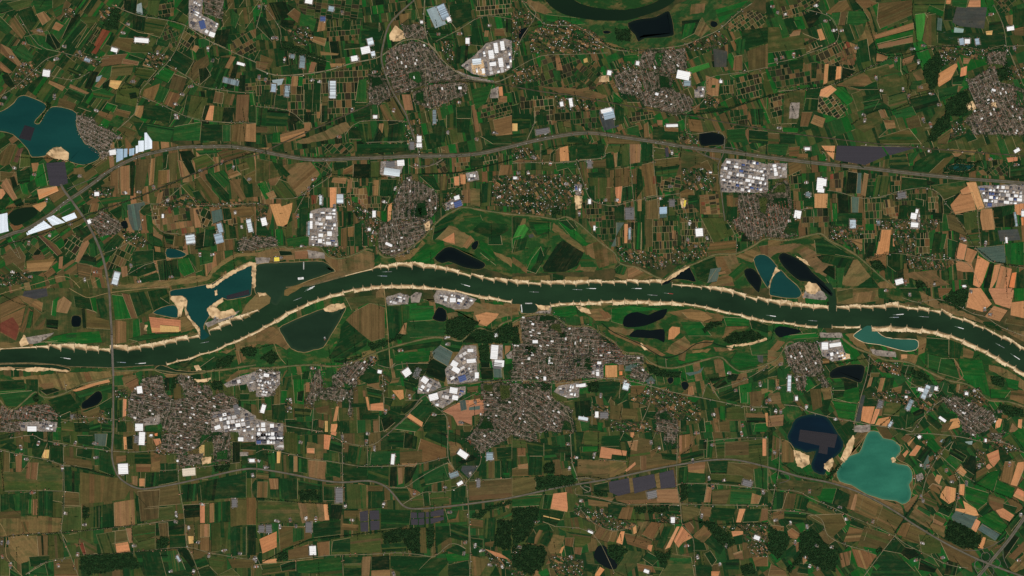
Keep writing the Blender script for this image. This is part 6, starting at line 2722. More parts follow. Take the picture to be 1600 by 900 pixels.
# large waters and floating things that cross the squares
T(0, 0, """
lk t 0 700 50 675 90 640 110 610 150 597 200 612 250 632 288 660 270 700 225 745 215 770 245 775 275 730 310 680 350 668 420 680 480 710 475 780 500 840 530 900 560 910 610 940 622 980 590 1010 520 1028 455 1015 425 1000 430 960 380 920 330 925 290 960 280 975 200 980 180 940 150 905 80 840 0 820 -200 800 -200 740
sl 20 118 862 155 782 218 800 190 882
wd 240 770 300 690 330 650 290 640 275 700
""")
T(0, 2, """
lk t 1065 30 1065 18 1100 10 1180 0 1290 -20 1330 -30 1420 -90 1500 -135 1560 -160 1578 -150 1575 -10 1570 25 1560 50 1420 74 1390 60 1330 100 1300 130 1310 170 1280 220 1275 260 1310 300 1260 325 1250 300 1250 250 1190 190 1165 130 1170 80 1140 50 1070 50
sl -16 1415 48 1555 10 1560 40 1420 72
sn 1340 20 1358 10 1360 40 1345 50
lk r 0 478 200 475 350 483 430 500 435 518 330 506 200 498 0 495
lk r 970 505 1000 485 1040 492 1100 515 1200 525 1280 518 1280 530 1180 540 1050 535 980 520
sn 1578 -160 1600 -160 1600 -10 1590 -5
""")
T(1, 1, """
lk r -10 765 60 745 240 740 330 732 420 735 470 770 495 795 470 805 380 835 270 875 190 910 170 945 130 1010 90 985 60 940 10 945 -10 900
lk d 1115 715 1160 665 1200 645 1240 650 1300 680 1380 715 1430 745 1425 770 1390 785 1300 770 1240 745 1200 735 1160 745
lk d 1345 640 1365 610 1388 608 1385 640 1365 662
""")
T(1, 2, """
lk r 145 250 240 200 340 160 430 130 480 150 560 120 520 210 470 290 420 370 300 400 220 375 170 300
is 0 40 60 28 92 60 86 95 0 150 -70 195 -90 160 -60 100
is 175 45 180 12 230 -12 300 -30 290 -8 200 48
sn 10 30 60 30 70 45 20 50
""")
T(2, 0, """
lk h 180 -60 215 10 270 60 340 95 420 112 520 127 620 130 720 125 800 105 880 80 960 45 1020 0 1060 -60 960 -60 930 -10 880 20 800 48 700 62 600 60 500 45 420 20 340 -30 300 -60
lk d 725 145 800 120 900 105 960 72 985 75 1000 130 1012 200 1000 225 920 235 830 240 790 260 770 220 740 190
lk d 570 195 600 192 620 200 600 212 572 208
m 340 -60 960 -60 930 -10 880 20 800 46 700 60 600 58 500 43 420 18 340 -28
""")
T(3, 1, """
lk t -90 720 -50 692 0 703 40 745 58 775 45 810 25 830 15 880 0 900 -30 860 -60 800
lk t 80 790 120 835 180 885 205 920 205 945 180 962 100 960 40 950 10 940 10 900 25 850 45 810
lk d 65 710 92 680 130 690 200 725 245 760 275 800 320 840 370 885 410 930 395 960 350 925 300 890 250 860 200 855 150 820 100 770
sn 165 692 240 728 262 765 215 735
sn 230 890 250 862 300 872 330 910 290 940 240 930
lk d -150 790 -110 775 -70 800 -40 850 -50 900 -60 930 -100 890 -130 850
sn 50 770 75 790 40 815 20 850 10 900 0 890 20 840
""")
G_ZONES = """
-55 30 9 DDognboGDgD -220 -160 420 -160 420 60 300 190 230 240 -220 170
82 26 8 DDdgobGDDn 300 -160 700 -160 700 240 300 240
78 22 7 DDgobGDn 640 -160 980 -160 980 240 640 240
66 22 7 DoboGnDgB 900 60 1240 30 1240 240 900 240
70 34 12 DDgoonGn 1190 -160 1820 -160 1820 260 1190 260
88 26 6 DDgobBGDn 400 240 1220 235 1220 410 400 410
86 28 8 DDdgbBoDG 1200 240 1820 250 1820 480 1200 480
-35 22 9 DgbBoDG -220 150 190 210 190 460 -220 460
84 34 9 bBotDg 170 225 420 230 420 440 170 440
75 30 14 obBggMn -220 430 320 430 320 560 -220 560
88 40 11 ooDDgbnboo -220 560 420 580 420 1060 -220 1060
88 34 10 oDDgbnoobD 400 560 800 580 800 1060 400 1060
80 30 10 oDDgbnoobD 780 570 1220 590 1220 1060 780 1060
55 30 11 oDDgGbnGD 1190 510 1820 570 1820 1060 1190 1060
80 30 16 mmgGMm 320 470 1300 460 1250 620 320 600
""".strip().splitlines()

NORTH = """0 547 3 57 544 4 76 546 9 95 548 11 116 549 12 135 550 12 154 551 12 172 551 12 200 550 11 220 548 12 239 545 11 258 541 11 276 537 11 295 533 11 312 528 10 |
328 522 12 345 515 13 362 508 12 379 500 10 390 494 7 404 486 3 |
447 450 2 485 447 2 540 432 2 582 422 3 595 420 9 607 421 9 620 419 10 644 420 12 662 421 10 680 422 11 697 425 10 716 429 8 735 434 8 754 438 8 772 441 8 792 444 8 809 446 9 826 446 9 845 447 10 861 447 9 882 446 10 900 447 9 920 445 8 940 445 8 960 445 9 979 444 8 997 445 8 1015 444 8 1034 444 7 |
1050 447 6 1065 448 6 1081 449 6 1096 451 5 1110 454 8 1127 457 9 1145 462 9 1164 467 9 1182 471 9 1200 475 9 1219 479 11 1236 481 11 1252 482 10 1271 484 10 1294 484 7 |
1307 485 8 1327 485 9 1345 484 9 1364 484 8 1384 484 10 1404 482 11 1419 484 8 1434 486 9 1451 489 9 1469 491 10 1486 497 7 1504 502 7 1522 510 7 1536 515 7 1551 522 7 1565 530 7 1579 537 7 1594 547 7 1612 556 7"""
SOUTH = """0 567 1 50 566 1 87 569 1 107 572 1 175 574 1 225 571 1 240 570 1 |
260 567 4 277 562 4 295 559 4 312 552 4 326 549 4 340 544 4 352 537 4 366 532 5 377 527 5 389 521 5 411 509 6 429 499 7 447 487 7 465 479 7 481 471 7 497 465 7 516 459 7 536 454 8 552 450 8 567 447 8 580 445 8 596 444 8 612 443 8 627 444 8 645 444 8 662 445 8 680 449 4 691 450 3 712 453 3 749 461 6 764 462 7 779 465 7 800 469 6 |
860 474 6 874 472 6 896 471 7 907 471 8 920 469 8 939 469 9 957 468 10 976 467 10 996 468 9 1014 468 10 1032 469 9 1050 470 8 1069 473 6 1086 475 6 1104 478 7 1122 482 6 1140 487 5 1159 490 5 1175 494 7 1192 499 6 1207 501 5 1225 502 5 1242 504 6 1259 507 5 1277 509 4 |
1300 509 4 1320 509 6 1344 509 5 |
1362 510 8 1392 507 11 1417 509 10 1441 512 10 1465 516 10 1486 522 10 1506 530 9 1527 540 9 1544 547 9 1560 556 9 1575 566 8 1587 572 8 1604 582 8"""

# ------------------------------------------------------------------ reading the map
Z_OBASE, Z_M, Z_N, Z_MM, Z_OP, Z_F, Z_TOWN, Z_WATER, Z_SAND, Z_ROAD = .62, .70, .92, 1.1, 1.34, 1.5, 2.1, 2.35, 2.85, 3.2
fields, zone_parcels, orch_base, orch_parcels = [], [], [], []
towns, villages, estates, yards, woods, lakes, sands, solars, glass, halls, farms = [], [], [], [], [], [], [], [], [], [], []
roads, tracks, mains, hedges, streams, dikes = [], [], [], [], [], []
def pts_of(v, ox, oy): return [(ox + v[i] / 4.0, oy + v[i + 1] / 4.0) for i in range(0, len(v) - 1, 2)]
CODES2 = ('wd', 'tn', 'tp', 'bg', 'vl', 'in', 'or', 'ot', 'gh', 'fm', 'rd', 'mr', 'pt', 'hg', 'st', 'dk', 'lk', 'sn', 'sl', 'gv', 'is')
islands = []
for ti, tj, text in TILES:
    ox, oy = ti * 400.0, tj * 225.0
    for ln in text.strip().splitlines():
        w = ln.split(); k = w[0]
        if k == 'lk': lakes.append((w[1], pts_of([float(q) for q in w[2:]], ox, oy))); continue
        if k == 'gh': glass.append((w[1], pts_of([float(q) for q in w[2:]], ox, oy))); continue
        v = [float(q) for q in w[1:]]
        if k in ('W', 'L', 'K', 'R', 'Z') and len(v) == 5:
            halls.append([ox + v[0] / 4, oy + v[1] / 4, v[2], v[3], math.radians(v[4]), k, 'single']); continue
        if k in ('rd', 'mr', 'pt', 'st'):
            p = pts_of(v[1:], ox, oy)
            {'rd': roads, 'mr': mains, 'pt': tracks, 'st': streams}[k].append((v[0], p)); continue
        if k in ('tn', 'tp', 'bg', 'vl', 'in', 'sl'):
            p = pts_of(v[1:], ox, oy)
            (villages if k == 'vl' else estates if k == 'in' else solars if k == 'sl' else towns).append((k, math.radians(v[0]), p)); continue
        if k in ('or', 'ot'):
            p = pts_of(v[3:], ox, oy); orch_base.append((k, math.radians(v[0]), v[1], v[2], p)); continue
        p = pts_of(v, ox, oy)
        if k == 'fm': farms += p
        elif k == 'wd': woods.append(p)
        elif k == 'hg': hedges.append(p)
        elif k == 'dk': dikes.append(p)
        elif k == 'sn': sands.append(p)
        elif k == 'gv': yards.append(p)
        elif k == 'is': islands.append(p)
        else: fields.append((k, p))
WATERMASK = [p for _, p in lakes]

# ------------------------------------------------------------------ ground and its fields
R0 = 90000.0
me = bpy.data.meshes.new('ground')
me.from_pydata([(-R0, -R0, 0), (R0, -R0, 0), (R0, R0, 0), (-R0, R0, 0)], [], [(0, 1, 2, 3)])
me.materials.append(MAT['ground'])
ground = tag(link(bpy.data.objects.new('ground', me)), kind='structure')

def jit(c, a=.16):
    k = random.uniform(1 - a, 1 + a)
    return tuple(max(0, v * k * random.uniform(.92, 1.08)) for v in c)
def crop(k): return jit(PAL[k]) + (MOTTLE.get(k, .12),)
zi = 0
edge_trees, edge_tracks = [], []
for iz, ln in enumerate(G_ZONES):
    w = ln.split()
    ang, L, sw, pal = math.radians(float(w[0])), float(w[1]), float(w[2]), w[3]
    v = [float(q) for q in w[4:]]
    poly = rough_edge([(v[i], v[i + 1]) for i in range(0, len(v), 2)], 4.5, 22)
    ca, sa = math.cos(ang), math.sin(ang)
    us = [x * ca + y * sa for x, y in poly]; vs = [-x * sa + y * ca for x, y in poly]
    u = min(us)
    while u < max(us):
        lu = L * random.uniform(.5, 1.3)
        vv = min(vs) - random.uniform(0, sw)
        while vv < max(vs):
            lw = sw * random.choice((.3, .4, .5, .7, 1.0, 1.4)) * random.uniform(.8, 1.2)
            p = clip_rect(poly, ca, sa, u + .25, u + lu - .25, vv + .2, vv + lw - .2)
            if len(p) > 2 and abs(area(p)) > 6:
                zi += 1
                zone_parcels.append((p, .2 + .027 * iz, crop(random.choice(pal)), ang))
                if len(p) > 3:
                    e_ = random.randrange(len(p)); q_ = random.random()
                    if q_ < .07: edge_trees.append((p[e_ - 1], p[e_]))
                    elif q_ < .34: edge_tracks.append((p[e_ - 1], p[e_]))
            vv += lw
        u += lu
orch_items = []
for i, (k, ang, bl, bw, poly) in enumerate(orch_base):
    orch_items.append((poly, Z_OBASE + .015 * (i % 5), lin(random.choice(((118, 104, 70), (104, 92, 60), (86, 80, 52), (138, 120, 86)))) + (.3,), ang))
    ca, sa = math.cos(ang), math.sin(ang)
    us = [x * ca + y * sa for x, y in poly]; vs = [-x * sa + y * ca for x, y in poly]
    u = min(us)
    pal = 'dDDDeeobDgB' if k == 'or' else 'bBBteroBBt'
    while u < max(us):
        lu = bl * random.uniform(.6, 1.5); vv = min(vs) - random.uniform(0, bw)
        while vv < max(vs):
            lw = bw * random.uniform(.55, 1.6)
            p = clip_rect(poly, ca, sa, u + .33, u + lu - .33, vv + .33, vv + lw - .33)
            if len(p) > 2 and abs(area(p)) > 3:
                zi += 1
                orch_items.append((p, Z_OP + .02 * (i % 8), crop(random.choice(pal)), ang))
            vv += lw
        u += lu
TIER = {'m': (Z_M, 9), 'n': (Z_N, 8), 'M': (Z_MM, 10)}
cnt = {}
field_items = []
for i, (k, p) in enumerate(fields):
    p = clean(p)
    if len(p) < 3 or abs(area(p)) < 2: continue
    z0, n = TIER.get(k, (Z_F, 25)); tk = k if k in TIER else 'f'; cnt[tk] = cnt.get(tk, 0) + 1
    if k in 'mM' : p = rough_edge(p, .5, 4)
    elif k not in 'n': p = shrink(p, .18)
    field_items.append((p, z0 + .022 * (cnt[tk] % n), crop(k), long_angle(p), k))
NEAR = {'D': 'gdoD', 'd': 'Dd', 'g': 'Dog', 'o': 'bgoD', 'b': 'oBb', 'B': 'btb', 't': 'Bt', 'G': 'gG', 'O': 'O', 'n': 'obgn', 'r': 'pB', 'M': 'bB', 'u': 'u', 'y': 'y', 's': 's'}
def strips(it):                               # a field is worked in parallel strips
    p, z, c, a, k = it
    A = abs(area(p))
    if k in 'mkYA' or A < 40: return [it[:4]]
    ca, sa = math.cos(a), math.sin(a)
    us = [x * ca + y * sa for x, y in p]; vs = [-x * sa + y * ca for x, y in p]
    w0 = random.choice((1.6, 2.2, 3.0, 4.5)) * (1.8 if k in 'MnOu' else 1) * (1.4 if A > 900 else 1)
    amp = .06 if k in 'Oysu' else .15
    out = []; v = min(vs)
    while v < max(vs):
        lw = w0 * random.uniform(.5, 1.6)
        r = clip_rect(p, ca, sa, min(us) - 1, max(us) + 1, v, v + lw - (.12 if random.random() < .35 else 0))
        if len(r) > 2 and abs(area(r)) > .3:
            cc = c if random.random() > .13 else crop(random.choice(NEAR.get(k, k)))
            kk = random.uniform(1 - amp, 1 + amp)
            out.append((r, z, (cc[0] * kk, cc[1] * kk, cc[2] * kk, c[3]), a))
        v += lw
    return out or [it[:4]]
edge_items = []                               # pale field tracks and dark ditches along some field edges
for it in field_items:
    if it[4] in 'mMYk': continue
    p = it[0]
    for j in range(len(p)):
        e0, e1 = p[j - 1], p[j]
        if math.hypot(e1[0] - e0[0], e1[1] - e0[1]) < 6: continue
        q_ = random.random()
        if q_ < .24: cl_, wd_ = lin(random.choice(((150, 132, 98), (128, 114, 80), (110, 104, 70)))), random.uniform(.3, .6)
        elif q_ < .38: cl_, wd_ = lin((14, 28, 14)), random.uniform(.4, .8)
        else: continue
        Ls, Rs = strip([e0, e1], wd_)
        edge_items.append((Ls + Rs[::-1], 2.02 + .009 * (len(edge_items) % 7), cl_ + (.1,), 0))
def on_frame(p):
    x, y = centroid(p); return 0 < x < 1600 and 0 < y < 900
order = sorted(range(len(field_items)), key=lambda i: -abs(area(field_items[i][0])) if on_frame(field_items[i][0]) else 0)
single = set(order[:300])
for i in sorted(single):
    o = link(bpy.data.objects.new('field', sheet_mesh('field', strips(field_items[i]), MAT['field'], True)), ground)
rest = zone_parcels + orch_items + edge_items
for i, f in enumerate(field_items):
    if i not in single: rest = rest + strips(f)
o = link(bpy.data.objects.new('small_fields', sheet_mesh('small_fields', rest, MAT['field'], True)), ground)
tag(o, kind='stuff')

ORD = ['first', 'second', 'third', 'fourth', 'fifth', 'sixth', 'seventh', 'eighth', 'ninth', 'tenth']
def ordinal(n):                               # 1-based
    if n <= 10: return ORD[n - 1]
    s = 'th' if 10 < n % 100 < 14 else {1: 'st', 2: 'nd', 3: 'rd'}.get(n % 10, 'th')
    return '%d%s' % (n, s)
# ------------------------------------------------------------------ naming: where a thing stands
LAND = [('the left teal lake', 25, 190), ('the river bridge', 176, 560), ('the turquoise lake', 1365, 730), ('the blue panel lake', 1275, 685),
        ('the largest southern town', 860, 540), ('the southwestern town', 290, 650), ('the northern canal town', 660, 115), ('the northern bend town', 1010, 120),
        ('the far right town', 1560, 165), ('the northern riverside town', 640, 330), ('the eastern estate town', 1190, 320), ('the lower right junction', 1545, 880),
        ('the left motorway junction', 110, 310), ('the motorway solar park', 1345, 238), ('the three-part solar park', 1005, 755), ('the riverside gravel lakes', 370, 440),
        ('the triangular southern pond', 487, 515), ('the eastern orange fields', 1545, 440), ('the small eastern town', 1260, 570), ('the curved harbour basin', 1385, 530),
        ('the dark top lake', 1020, 45), ('the heart-shaped orange field', 440, 333), ('the north floodplain meadows', 830, 380), ('the south floodplain pools', 1010, 500),
        ('the framed solar fields', 620, 812), ('the blue bottom pond', 942, 868), ('the lower left corner', 0, 900), ('the upper left corner', 0, 0),
        ('the upper right corner', 1600, 0), ('the dark bottom woods', 800, 830), ('the eastern village street', 1500, 640), ('the lower right woods', 1230, 870)]
DIRS = ['east', 'southeast', 'south', 'southwest', 'west', 'northwest', 'north', 'northeast']
_used = {}
def place_key(x, y):
    n, lx, ly = min(LAND, key=lambda q: (q[1] - x) ** 2 + (q[2] - y) ** 2)
    d = DIRS[int(round(math.degrees(math.atan2(y - ly, x - lx)) / 45)) % 8]
    return n, d
def place_labels(items, fmt):
    """items: (what, x, y); gives every one its own wording"""
    groups = {}
    for i, (what, x, y) in enumerate(items):
        n, d = place_key(x, y); groups.setdefault((what, n, d), []).append(i)
    out = [None] * len(items)
    for (what, n, d), ids in groups.items():
        lx, ly = next((a, b) for q, a, b in LAND if q == n)
        ids.sort(key=lambda i: (items[i][1] - lx) ** 2 + (items[i][2] - ly) ** 2)
        for r, i in enumerate(ids):
            if len(ids) == 1: out[i] = '%s lying %s of %s' % (what, d, n)
            else: out[i] = '%s, %s nearest %s of %s' % (what, ordinal(r + 1), d, n)
    return out

# ------------------------------------------------------------------ water, sand, groynes
LK = {'d': 'w_dark', 'n': 'w_dark', 't': 'w_teal', 'r': 'w_river', 'c': 'w_river', 'b': 'w_deep', 'q': 'w_turq', 'm': 'w_mid', 'h': 'w_stream'}
LKL = {'d': 'dark still lake', 'n': 'dark floodplain pool', 't': 'teal gravel lake', 'r': 'green harbour basin', 'c': 'green channel to the river',
       'b': 'deep blue gravel lake', 'q': 'large turquoise gravel lake', 'm': 'grey green harbour basin', 'h': 'dark green water'}
for i, (k, p) in enumerate(lakes):
    p = smooth(rough_edge(p, .25, 12), 2, True)
    zw = Z_WATER + .05 + .012 * (i % 7)
    if k in DEPTHS and abs(area(p)) > 120 and compact(p) > (.3 if k == 't' and p[0][0] < 100 else .42):
        lk = sheet('lake', p, zw, DEPTHS[k][0])
        st_ = min(1.6, math.sqrt(abs(area(p))) / 22)
        for dj in (1, 2, 3):
            sheet('deep_water', rough_edge(shrink(p, st_ * dj), .12 * dj, 3), zw + .035 * dj, DEPTHS[k][dj], lk)
    else: lk = sheet('lake', p, zw, MAT[LK[k]])
    lk['label'] = LKL[k] + ' near ' + place_key(*centroid(p))[0]
    if k not in 'nch':                         # a pale or reedy margin
        sheet('shore', rough_edge(shrink(p, -.75 if k in 'qmtr' else -.5), .12, 4), Z_WATER - .1 + .012 * (i % 7), MAT[{'q': 'path', 'm': 'sand', 't': 'path', 'r': 'path', 'b': 'verge', 'd': 'dike'}[k]], lk)
for i, p in enumerate(islands):
    isl = link(bpy.data.objects.new('spit', sheet_mesh('spit', [(rough_edge(p, .2, 4), Z_SAND - .12 + .02 * i, crop('M'), 0)], MAT['field'], True)))
    tag(isl, kind='structure')
def bank(text, side):
    runs = []
    for part in text.split('|'):
        v = [float(q) for q in part.split()]
        runs.append([(v[i], v[i + 1], v[i + 2] * (.88 if v[i + 2] > 3 else 1)) for i in range(0, len(v), 3)])
    return runs
NB, SB = bank(NORTH, -1), bank(SOUTH, 1)
def nrm(a, b, side):
    dx, dy = b[0] - a[0], b[1] - a[1]; l = math.hypot(dx, dy)
    nx, ny = -dy / l, dx / l
    if ny * side < 0: nx, ny = -nx, -ny
    return nx, ny
def inner_line(run, side):
    out = []
    for i, (x, y, w) in enumerate(run):
        a = run[max(i - 1, 0)]; b = run[min(i + 1, len(run) - 1)]
        nx, ny = nrm(a, b, side)
        out.append((x + nx * w, y + ny * w))
    return out
NI = [inner_line(r, -1) for r in NB]; SI = [inner_line(r, 1) for r in SB]
top = [(-220, 549)] + [q for r in NI for q in r] + [(1820, 690)]
bot = [(-220, 570)] + [q for r in SI for q in r] + [(1820, 722)]
river = sheet('river', top + bot[::-1], Z_WATER, MAT['w_river'])
groyne_spots = []
sand_polys, wet_polys, damp_polys, bank_polys = [], [], [], []
for runs, inner, side in ((NB, NI, -1), (SB, SI, 1)):
    for run, inn in zip(runs, inner):
        for i in range(len(run) - 1):
            a, b = run[i], run[i + 1]
            ia, ib = inn[i], inn[i + 1]
            q_ = random.choice((.6, .8, .92, 1.0, 1.0, 1.12))
            mid = lambda s, e_: (s[0] + (e_[0] - s[0]) * q_, s[1] + (e_[1] - s[1]) * q_)
            ia, ib = mid(a, ia), mid(b, ib)
            if a[2] >= 3: groyne_spots.append((inn[i], (a[0], a[1]), side))
            if a[2] < 3 and b[2] < 3:
                wet_polys.append([ia, ib, (b[0], b[1]), (a[0], a[1])]); continue
            nn = 16
            edge, wedge, inn2, dedge = [], [], [], []
            sk = random.uniform(.75, 1.4); dep = random.uniform(.26, .42); pw = random.uniform(.3, .55); sw_ = random.choice((.15, .3, .6, .9, 1.1)); d0 = random.uniform(.02, .3); d1 = random.uniform(.02, .3)
            for j in range(nn + 1):
                t = j / nn
                tx, ty = a[0] + (b[0] - a[0]) * t, a[1] + (b[1] - a[1]) * t
                jx, jy = ia[0] + (ib[0] - ia[0]) * t, ia[1] + (ib[1] - ia[1]) * t
                sc = max(0.0, math.sin(PI * t ** sk)) ** pw
                saw = min(1, t / .06) * (1 - t) ** .75
                if side < 0: d = .06 + (dep + .38) * saw * sw_ + (.18 + .3 * (1.1 - sw_)) * sc + random.uniform(-.02, .02)
                else: d = .04 + (dep + .14) * sc + (d0 - .1) * saw + random.uniform(-.03, .03)
                d = min(.92, d)
                e = max(.01, d - .28 * sc - .16 * saw)
                edge.append((tx + (jx - tx) * d, ty + (jy - ty) * d))
                f_ = max(.02, d - .14 * sc - .08 * saw); dedge.append((tx + (jx - tx) * f_, ty + (jy - ty) * f_))
                wedge.append((tx + (jx - tx) * e, ty + (jy - ty) * e))
                r_ = random.uniform(.93, 1.08) if 0 < j < nn else 1.0
                inn2.append((tx + (jx - tx) * r_, ty + (jy - ty) * r_))
            if q_ < .95: bank_polys.append([inn2[j] for j in range(nn + 1)] + [(inn[i + 1][0], inn[i + 1][1]), (inn[i][0], inn[i][1])])
            sand_polys.append(edge + inn2[::-1])
            wet_polys.append(wedge + inn2[::-1]); damp_polys.append(dedge + inn2[::-1])
        if run[-1][2] >= 3: groyne_spots.append((inn[-1], (run[-1][0], run[-1][1]), side))
if bank_polys: sheet('river_bank', bank_polys, Z_SAND - .02, MAT['dike'])
sheet('wet_sand', wet_polys, Z_SAND - .2, MAT['wet'])
sheet('damp_sand', damp_polys, Z_SAND - .1, MAT['damp'])
for p in sand_polys: sheet('river_beach', p, Z_SAND + random.choice((0, .03)), MAT['sand'])
for i, p in enumerate(sands):
    sheet('sand_flat', smooth(rough_edge(p, .45, 2.5), 2, True), Z_SAND + .07 + .02 * (i % 4), MAT['pit'])
for side, nm in ((-1, 'north'), (1, 'south')):
    gl = sorted([g for g in groyne_spots if g[2] == side], key=lambda g: g[1][0])
    for i, (a, b, _) in enumerate(gl):
        dx, dy = b[0] - a[0], b[1] - a[1]; l = math.hypot(dx, dy)
        ux, uy = dx / l, dy / l
        A = (a[0] - ux * 1.0, a[1] - uy * 1.0); B = (b[0] + ux * 1.8, b[1] + uy * 1.8)
        bx, by = wx(A[0]), wy(A[1])
        L_ = math.hypot(B[0] - A[0], B[1] - A[1]) * MPP
        ang = math.atan2(-(B[1] - A[1]), B[0] - A[0])
        vs, n = [], 6
        for j in range(n + 1):                # rubble ridge, uneven crest, rounded head
            t = j / n; wd_ = (8 + 2 * t) * random.uniform(.85, 1.15) if j < n else 6
            h = (4.2 - 1.4 * t) * random.uniform(.9, 1.1)
            for yy, zz in ((-wd_, 1.2), (-wd_ * .35, h), (wd_ * .35, h), (wd_, 1.2)): vs.append((L_ * t, yy, zz))
        fs = [(4 * j + q, 4 * j + 4 + q, 4 * j + 5 + q, 4 * j + 1 + q) for j in range(n) for q in range(3)] + [(4 * n, 4 * n + 3, 4 * n + 2, 4 * n + 1)]
        m_ = bpy.data.meshes.new('groyne'); m_.from_pydata(vs, [], fs); m_.materials.append(MAT['stone']); m_.update()
        if m_.polygons[1].normal.z < 0: m_.flip_normals()
        g = link(bpy.data.objects.new('groyne', m_)); g.location = (bx, by, 0); g.rotation_euler = (0, 0, ang)
        tag(g, 'stone groyne jutting into the river, %s from the left on the %s bank' % (ordinal(i + 1), nm), 'groyne', 'groynes along the river')

# ------------------------------------------------------------------ roads, railway, dikes
def gl(i, j, s):
    v = [float(q) for q in s.split()]; return pts_of(v, i * 400.0, j * 225.0)
MOTORWAY = [(-220, 470)] + gl(0, 1, '0 590 150 540 300 450 400 370 520 290 700 160 850 85 1000 45 1150 20 1300 18 1450 18 1600 40') + \
    gl(1, 1, '150 70 300 95 420 100 600 92 800 85 1000 75 1200 75 1400 60 1600 15') + gl(2, 0, '120 885 300 850 450 832 560 838 700 860 900 888') + \
    gl(2, 1, '1050 15 1200 35 1350 50 1600 85') + gl(3, 1, '300 120 600 150 900 185 1200 215 1600 245') + [(1820, 306)]
EAST = gl(3, 3, '1200 1020 1300 920 1400 800 1500 680 1600 540 1700 400')
SOUTHROAD = gl(0, 1, '380 250 400 290 460 370 560 520 640 700 680 900') + gl(0, 2, '690 150 700 300')
SOUTHROAD2 = gl(0, 2, '708 540 708 700 708 900') + gl(0, 3, '700 150 730 260 790 320 880 355 980 345 1120 320 1300 280 1480 240') + \
    gl(1, 3, '0 230 200 260 400 300 540 315 700 305 800 335 860 390 920 460 1000 480 1200 465 1400 440 1600 410') + \
    gl(2, 3, '300 345 600 295 900 230 1100 195 1250 175 1400 175 1600 220') + gl(3, 3, '200 280 400 320 600 390 800 500 900 570 1100 690 1300 790 1500 870 1700 940')
RAIL = gl(0, 1, '-400 780 0 640 300 550 480 480 560 440 850 335 1200 190 1420 105 1600 70') + gl(1, 1, '150 0') + \
    gl(1, 0, '400 790 700 660 880 595 1050 530 1120 512 1300 505 1500 520') + gl(2, 0, '0 540 200 575 400 600 600 640 900 690 1060 710 1300 760 1600 810') + \
    gl(3, 0, '150 835 350 860 600 890') + gl(3, 1, '0 0 300 -20 600 -5 900 20 1200 45 1600 75')[3:] + [(1820, 262)]
def road_with_verge(name, pts, w_v, lanes, w_l, matname='asphalt', z=0.0, gap=1.3):
    pts = smooth(pts, 4)
    r = ribbon(name, pts, w_v, Z_ROAD + .1 + z, MAT['verge'])
    for s in lanes:
        L, R = strip(pts, abs(s) * 2 if s else .001)
        c = pts if s == 0 else (L if s > 0 else R)
        ribbon('carriageway', c, w_l, Z_ROAD + .22 + z, MAT[matname], r)
    return r
mw = road_with_verge('motorway', MOTORWAY, 6.2, (-1.25, 1.25), 1.65)
road_with_verge('motorway', EAST, 5.2, (-1.3, 1.3), 1.9, z=.05)
road_with_verge('main_road', SOUTHROAD, 4.2, (-.8, .8), 1.5, z=.3)
road_with_verge('main_road', SOUTHROAD2, 3.6, (0,), 2.1, z=.3)
ribbon('railway', smooth(RAIL, 4), 1.7, Z_ROAD + .6, MAT['rail'])
ribbon('railway', smooth([(x, y - 3.6) for x, y in MOTORWAY[10:-2]], 4), 1.0, Z_ROAD + .62, MAT['rail'])
for w_, p in mains: road_with_verge('main_road', p, w_ * 1.6, (0,), w_ * .75, z=.15)
for i, (w_, p) in enumerate(roads): ribbon('road', smooth(p, 3), w_ * .92, Z_ROAD + .03 * (i % 3), MAT['road'])
for i, (w_, p) in enumerate(tracks): ribbon('track', smooth(p, 3), w_ * .9, Z_ROAD + .012 * (i % 3) - .1, MAT['path'])
for i, (w_, p) in enumerate(streams): ribbon('stream', smooth(p, 3), w_, Z_ROAD - .25 + .012 * (i % 3), MAT['w_stream'])
# motorway junction loops
def arc(cx, cy, r, a0, a1, n=12): return [(cx + r * math.cos(math.radians(a0 + (a1 - a0) * i / n)), cy + r * math.sin(math.radians(a0 + (a1 - a0) * i / n))) for i in range(n + 1)]
for p in (arc(1540, 870, 7, 0, 360, 20), arc(1556, 880, 7, 0, 360, 20), arc(1546, 892, 7, 0, 360, 20), arc(1530, 882, 7, 0, 360, 20),
          gl(3, 3, '1180 735 1300 740 1400 710 1480 660'), gl(3, 3, '1300 790 1290 840 1320 900'), gl(3, 3, '1470 700 1470 780 1500 850'),
          gl(0, 1, '370 420 380 390 440 370'), gl(0, 1, '440 400 370 440 300 470'), gl(0, 1, '420 280 520 240 640 190'), gl(2, 1, '1320 20 1400 30 1480 62'),
          gl(2, 1, '1150 40 1220 80 1300 100'), gl(2, 1, '1330 0 1230 40 1210 70 1300 95'), gl(1, 1, '1010 140 1100 130 1170 90'), gl(1, 1, '1040 90 1100 90 1110 120 1060 140'),
          gl(3, 3, '80 260 130 270 130 300 70 320'), gl(2, 3, '420 300 470 290 520 300 450 320'), gl(2, 3, '430 345 480 345 490 370 450 380')):
    ribbon('slip_road', smooth(p, 3), .75, Z_ROAD + .42, MAT['asphalt'])
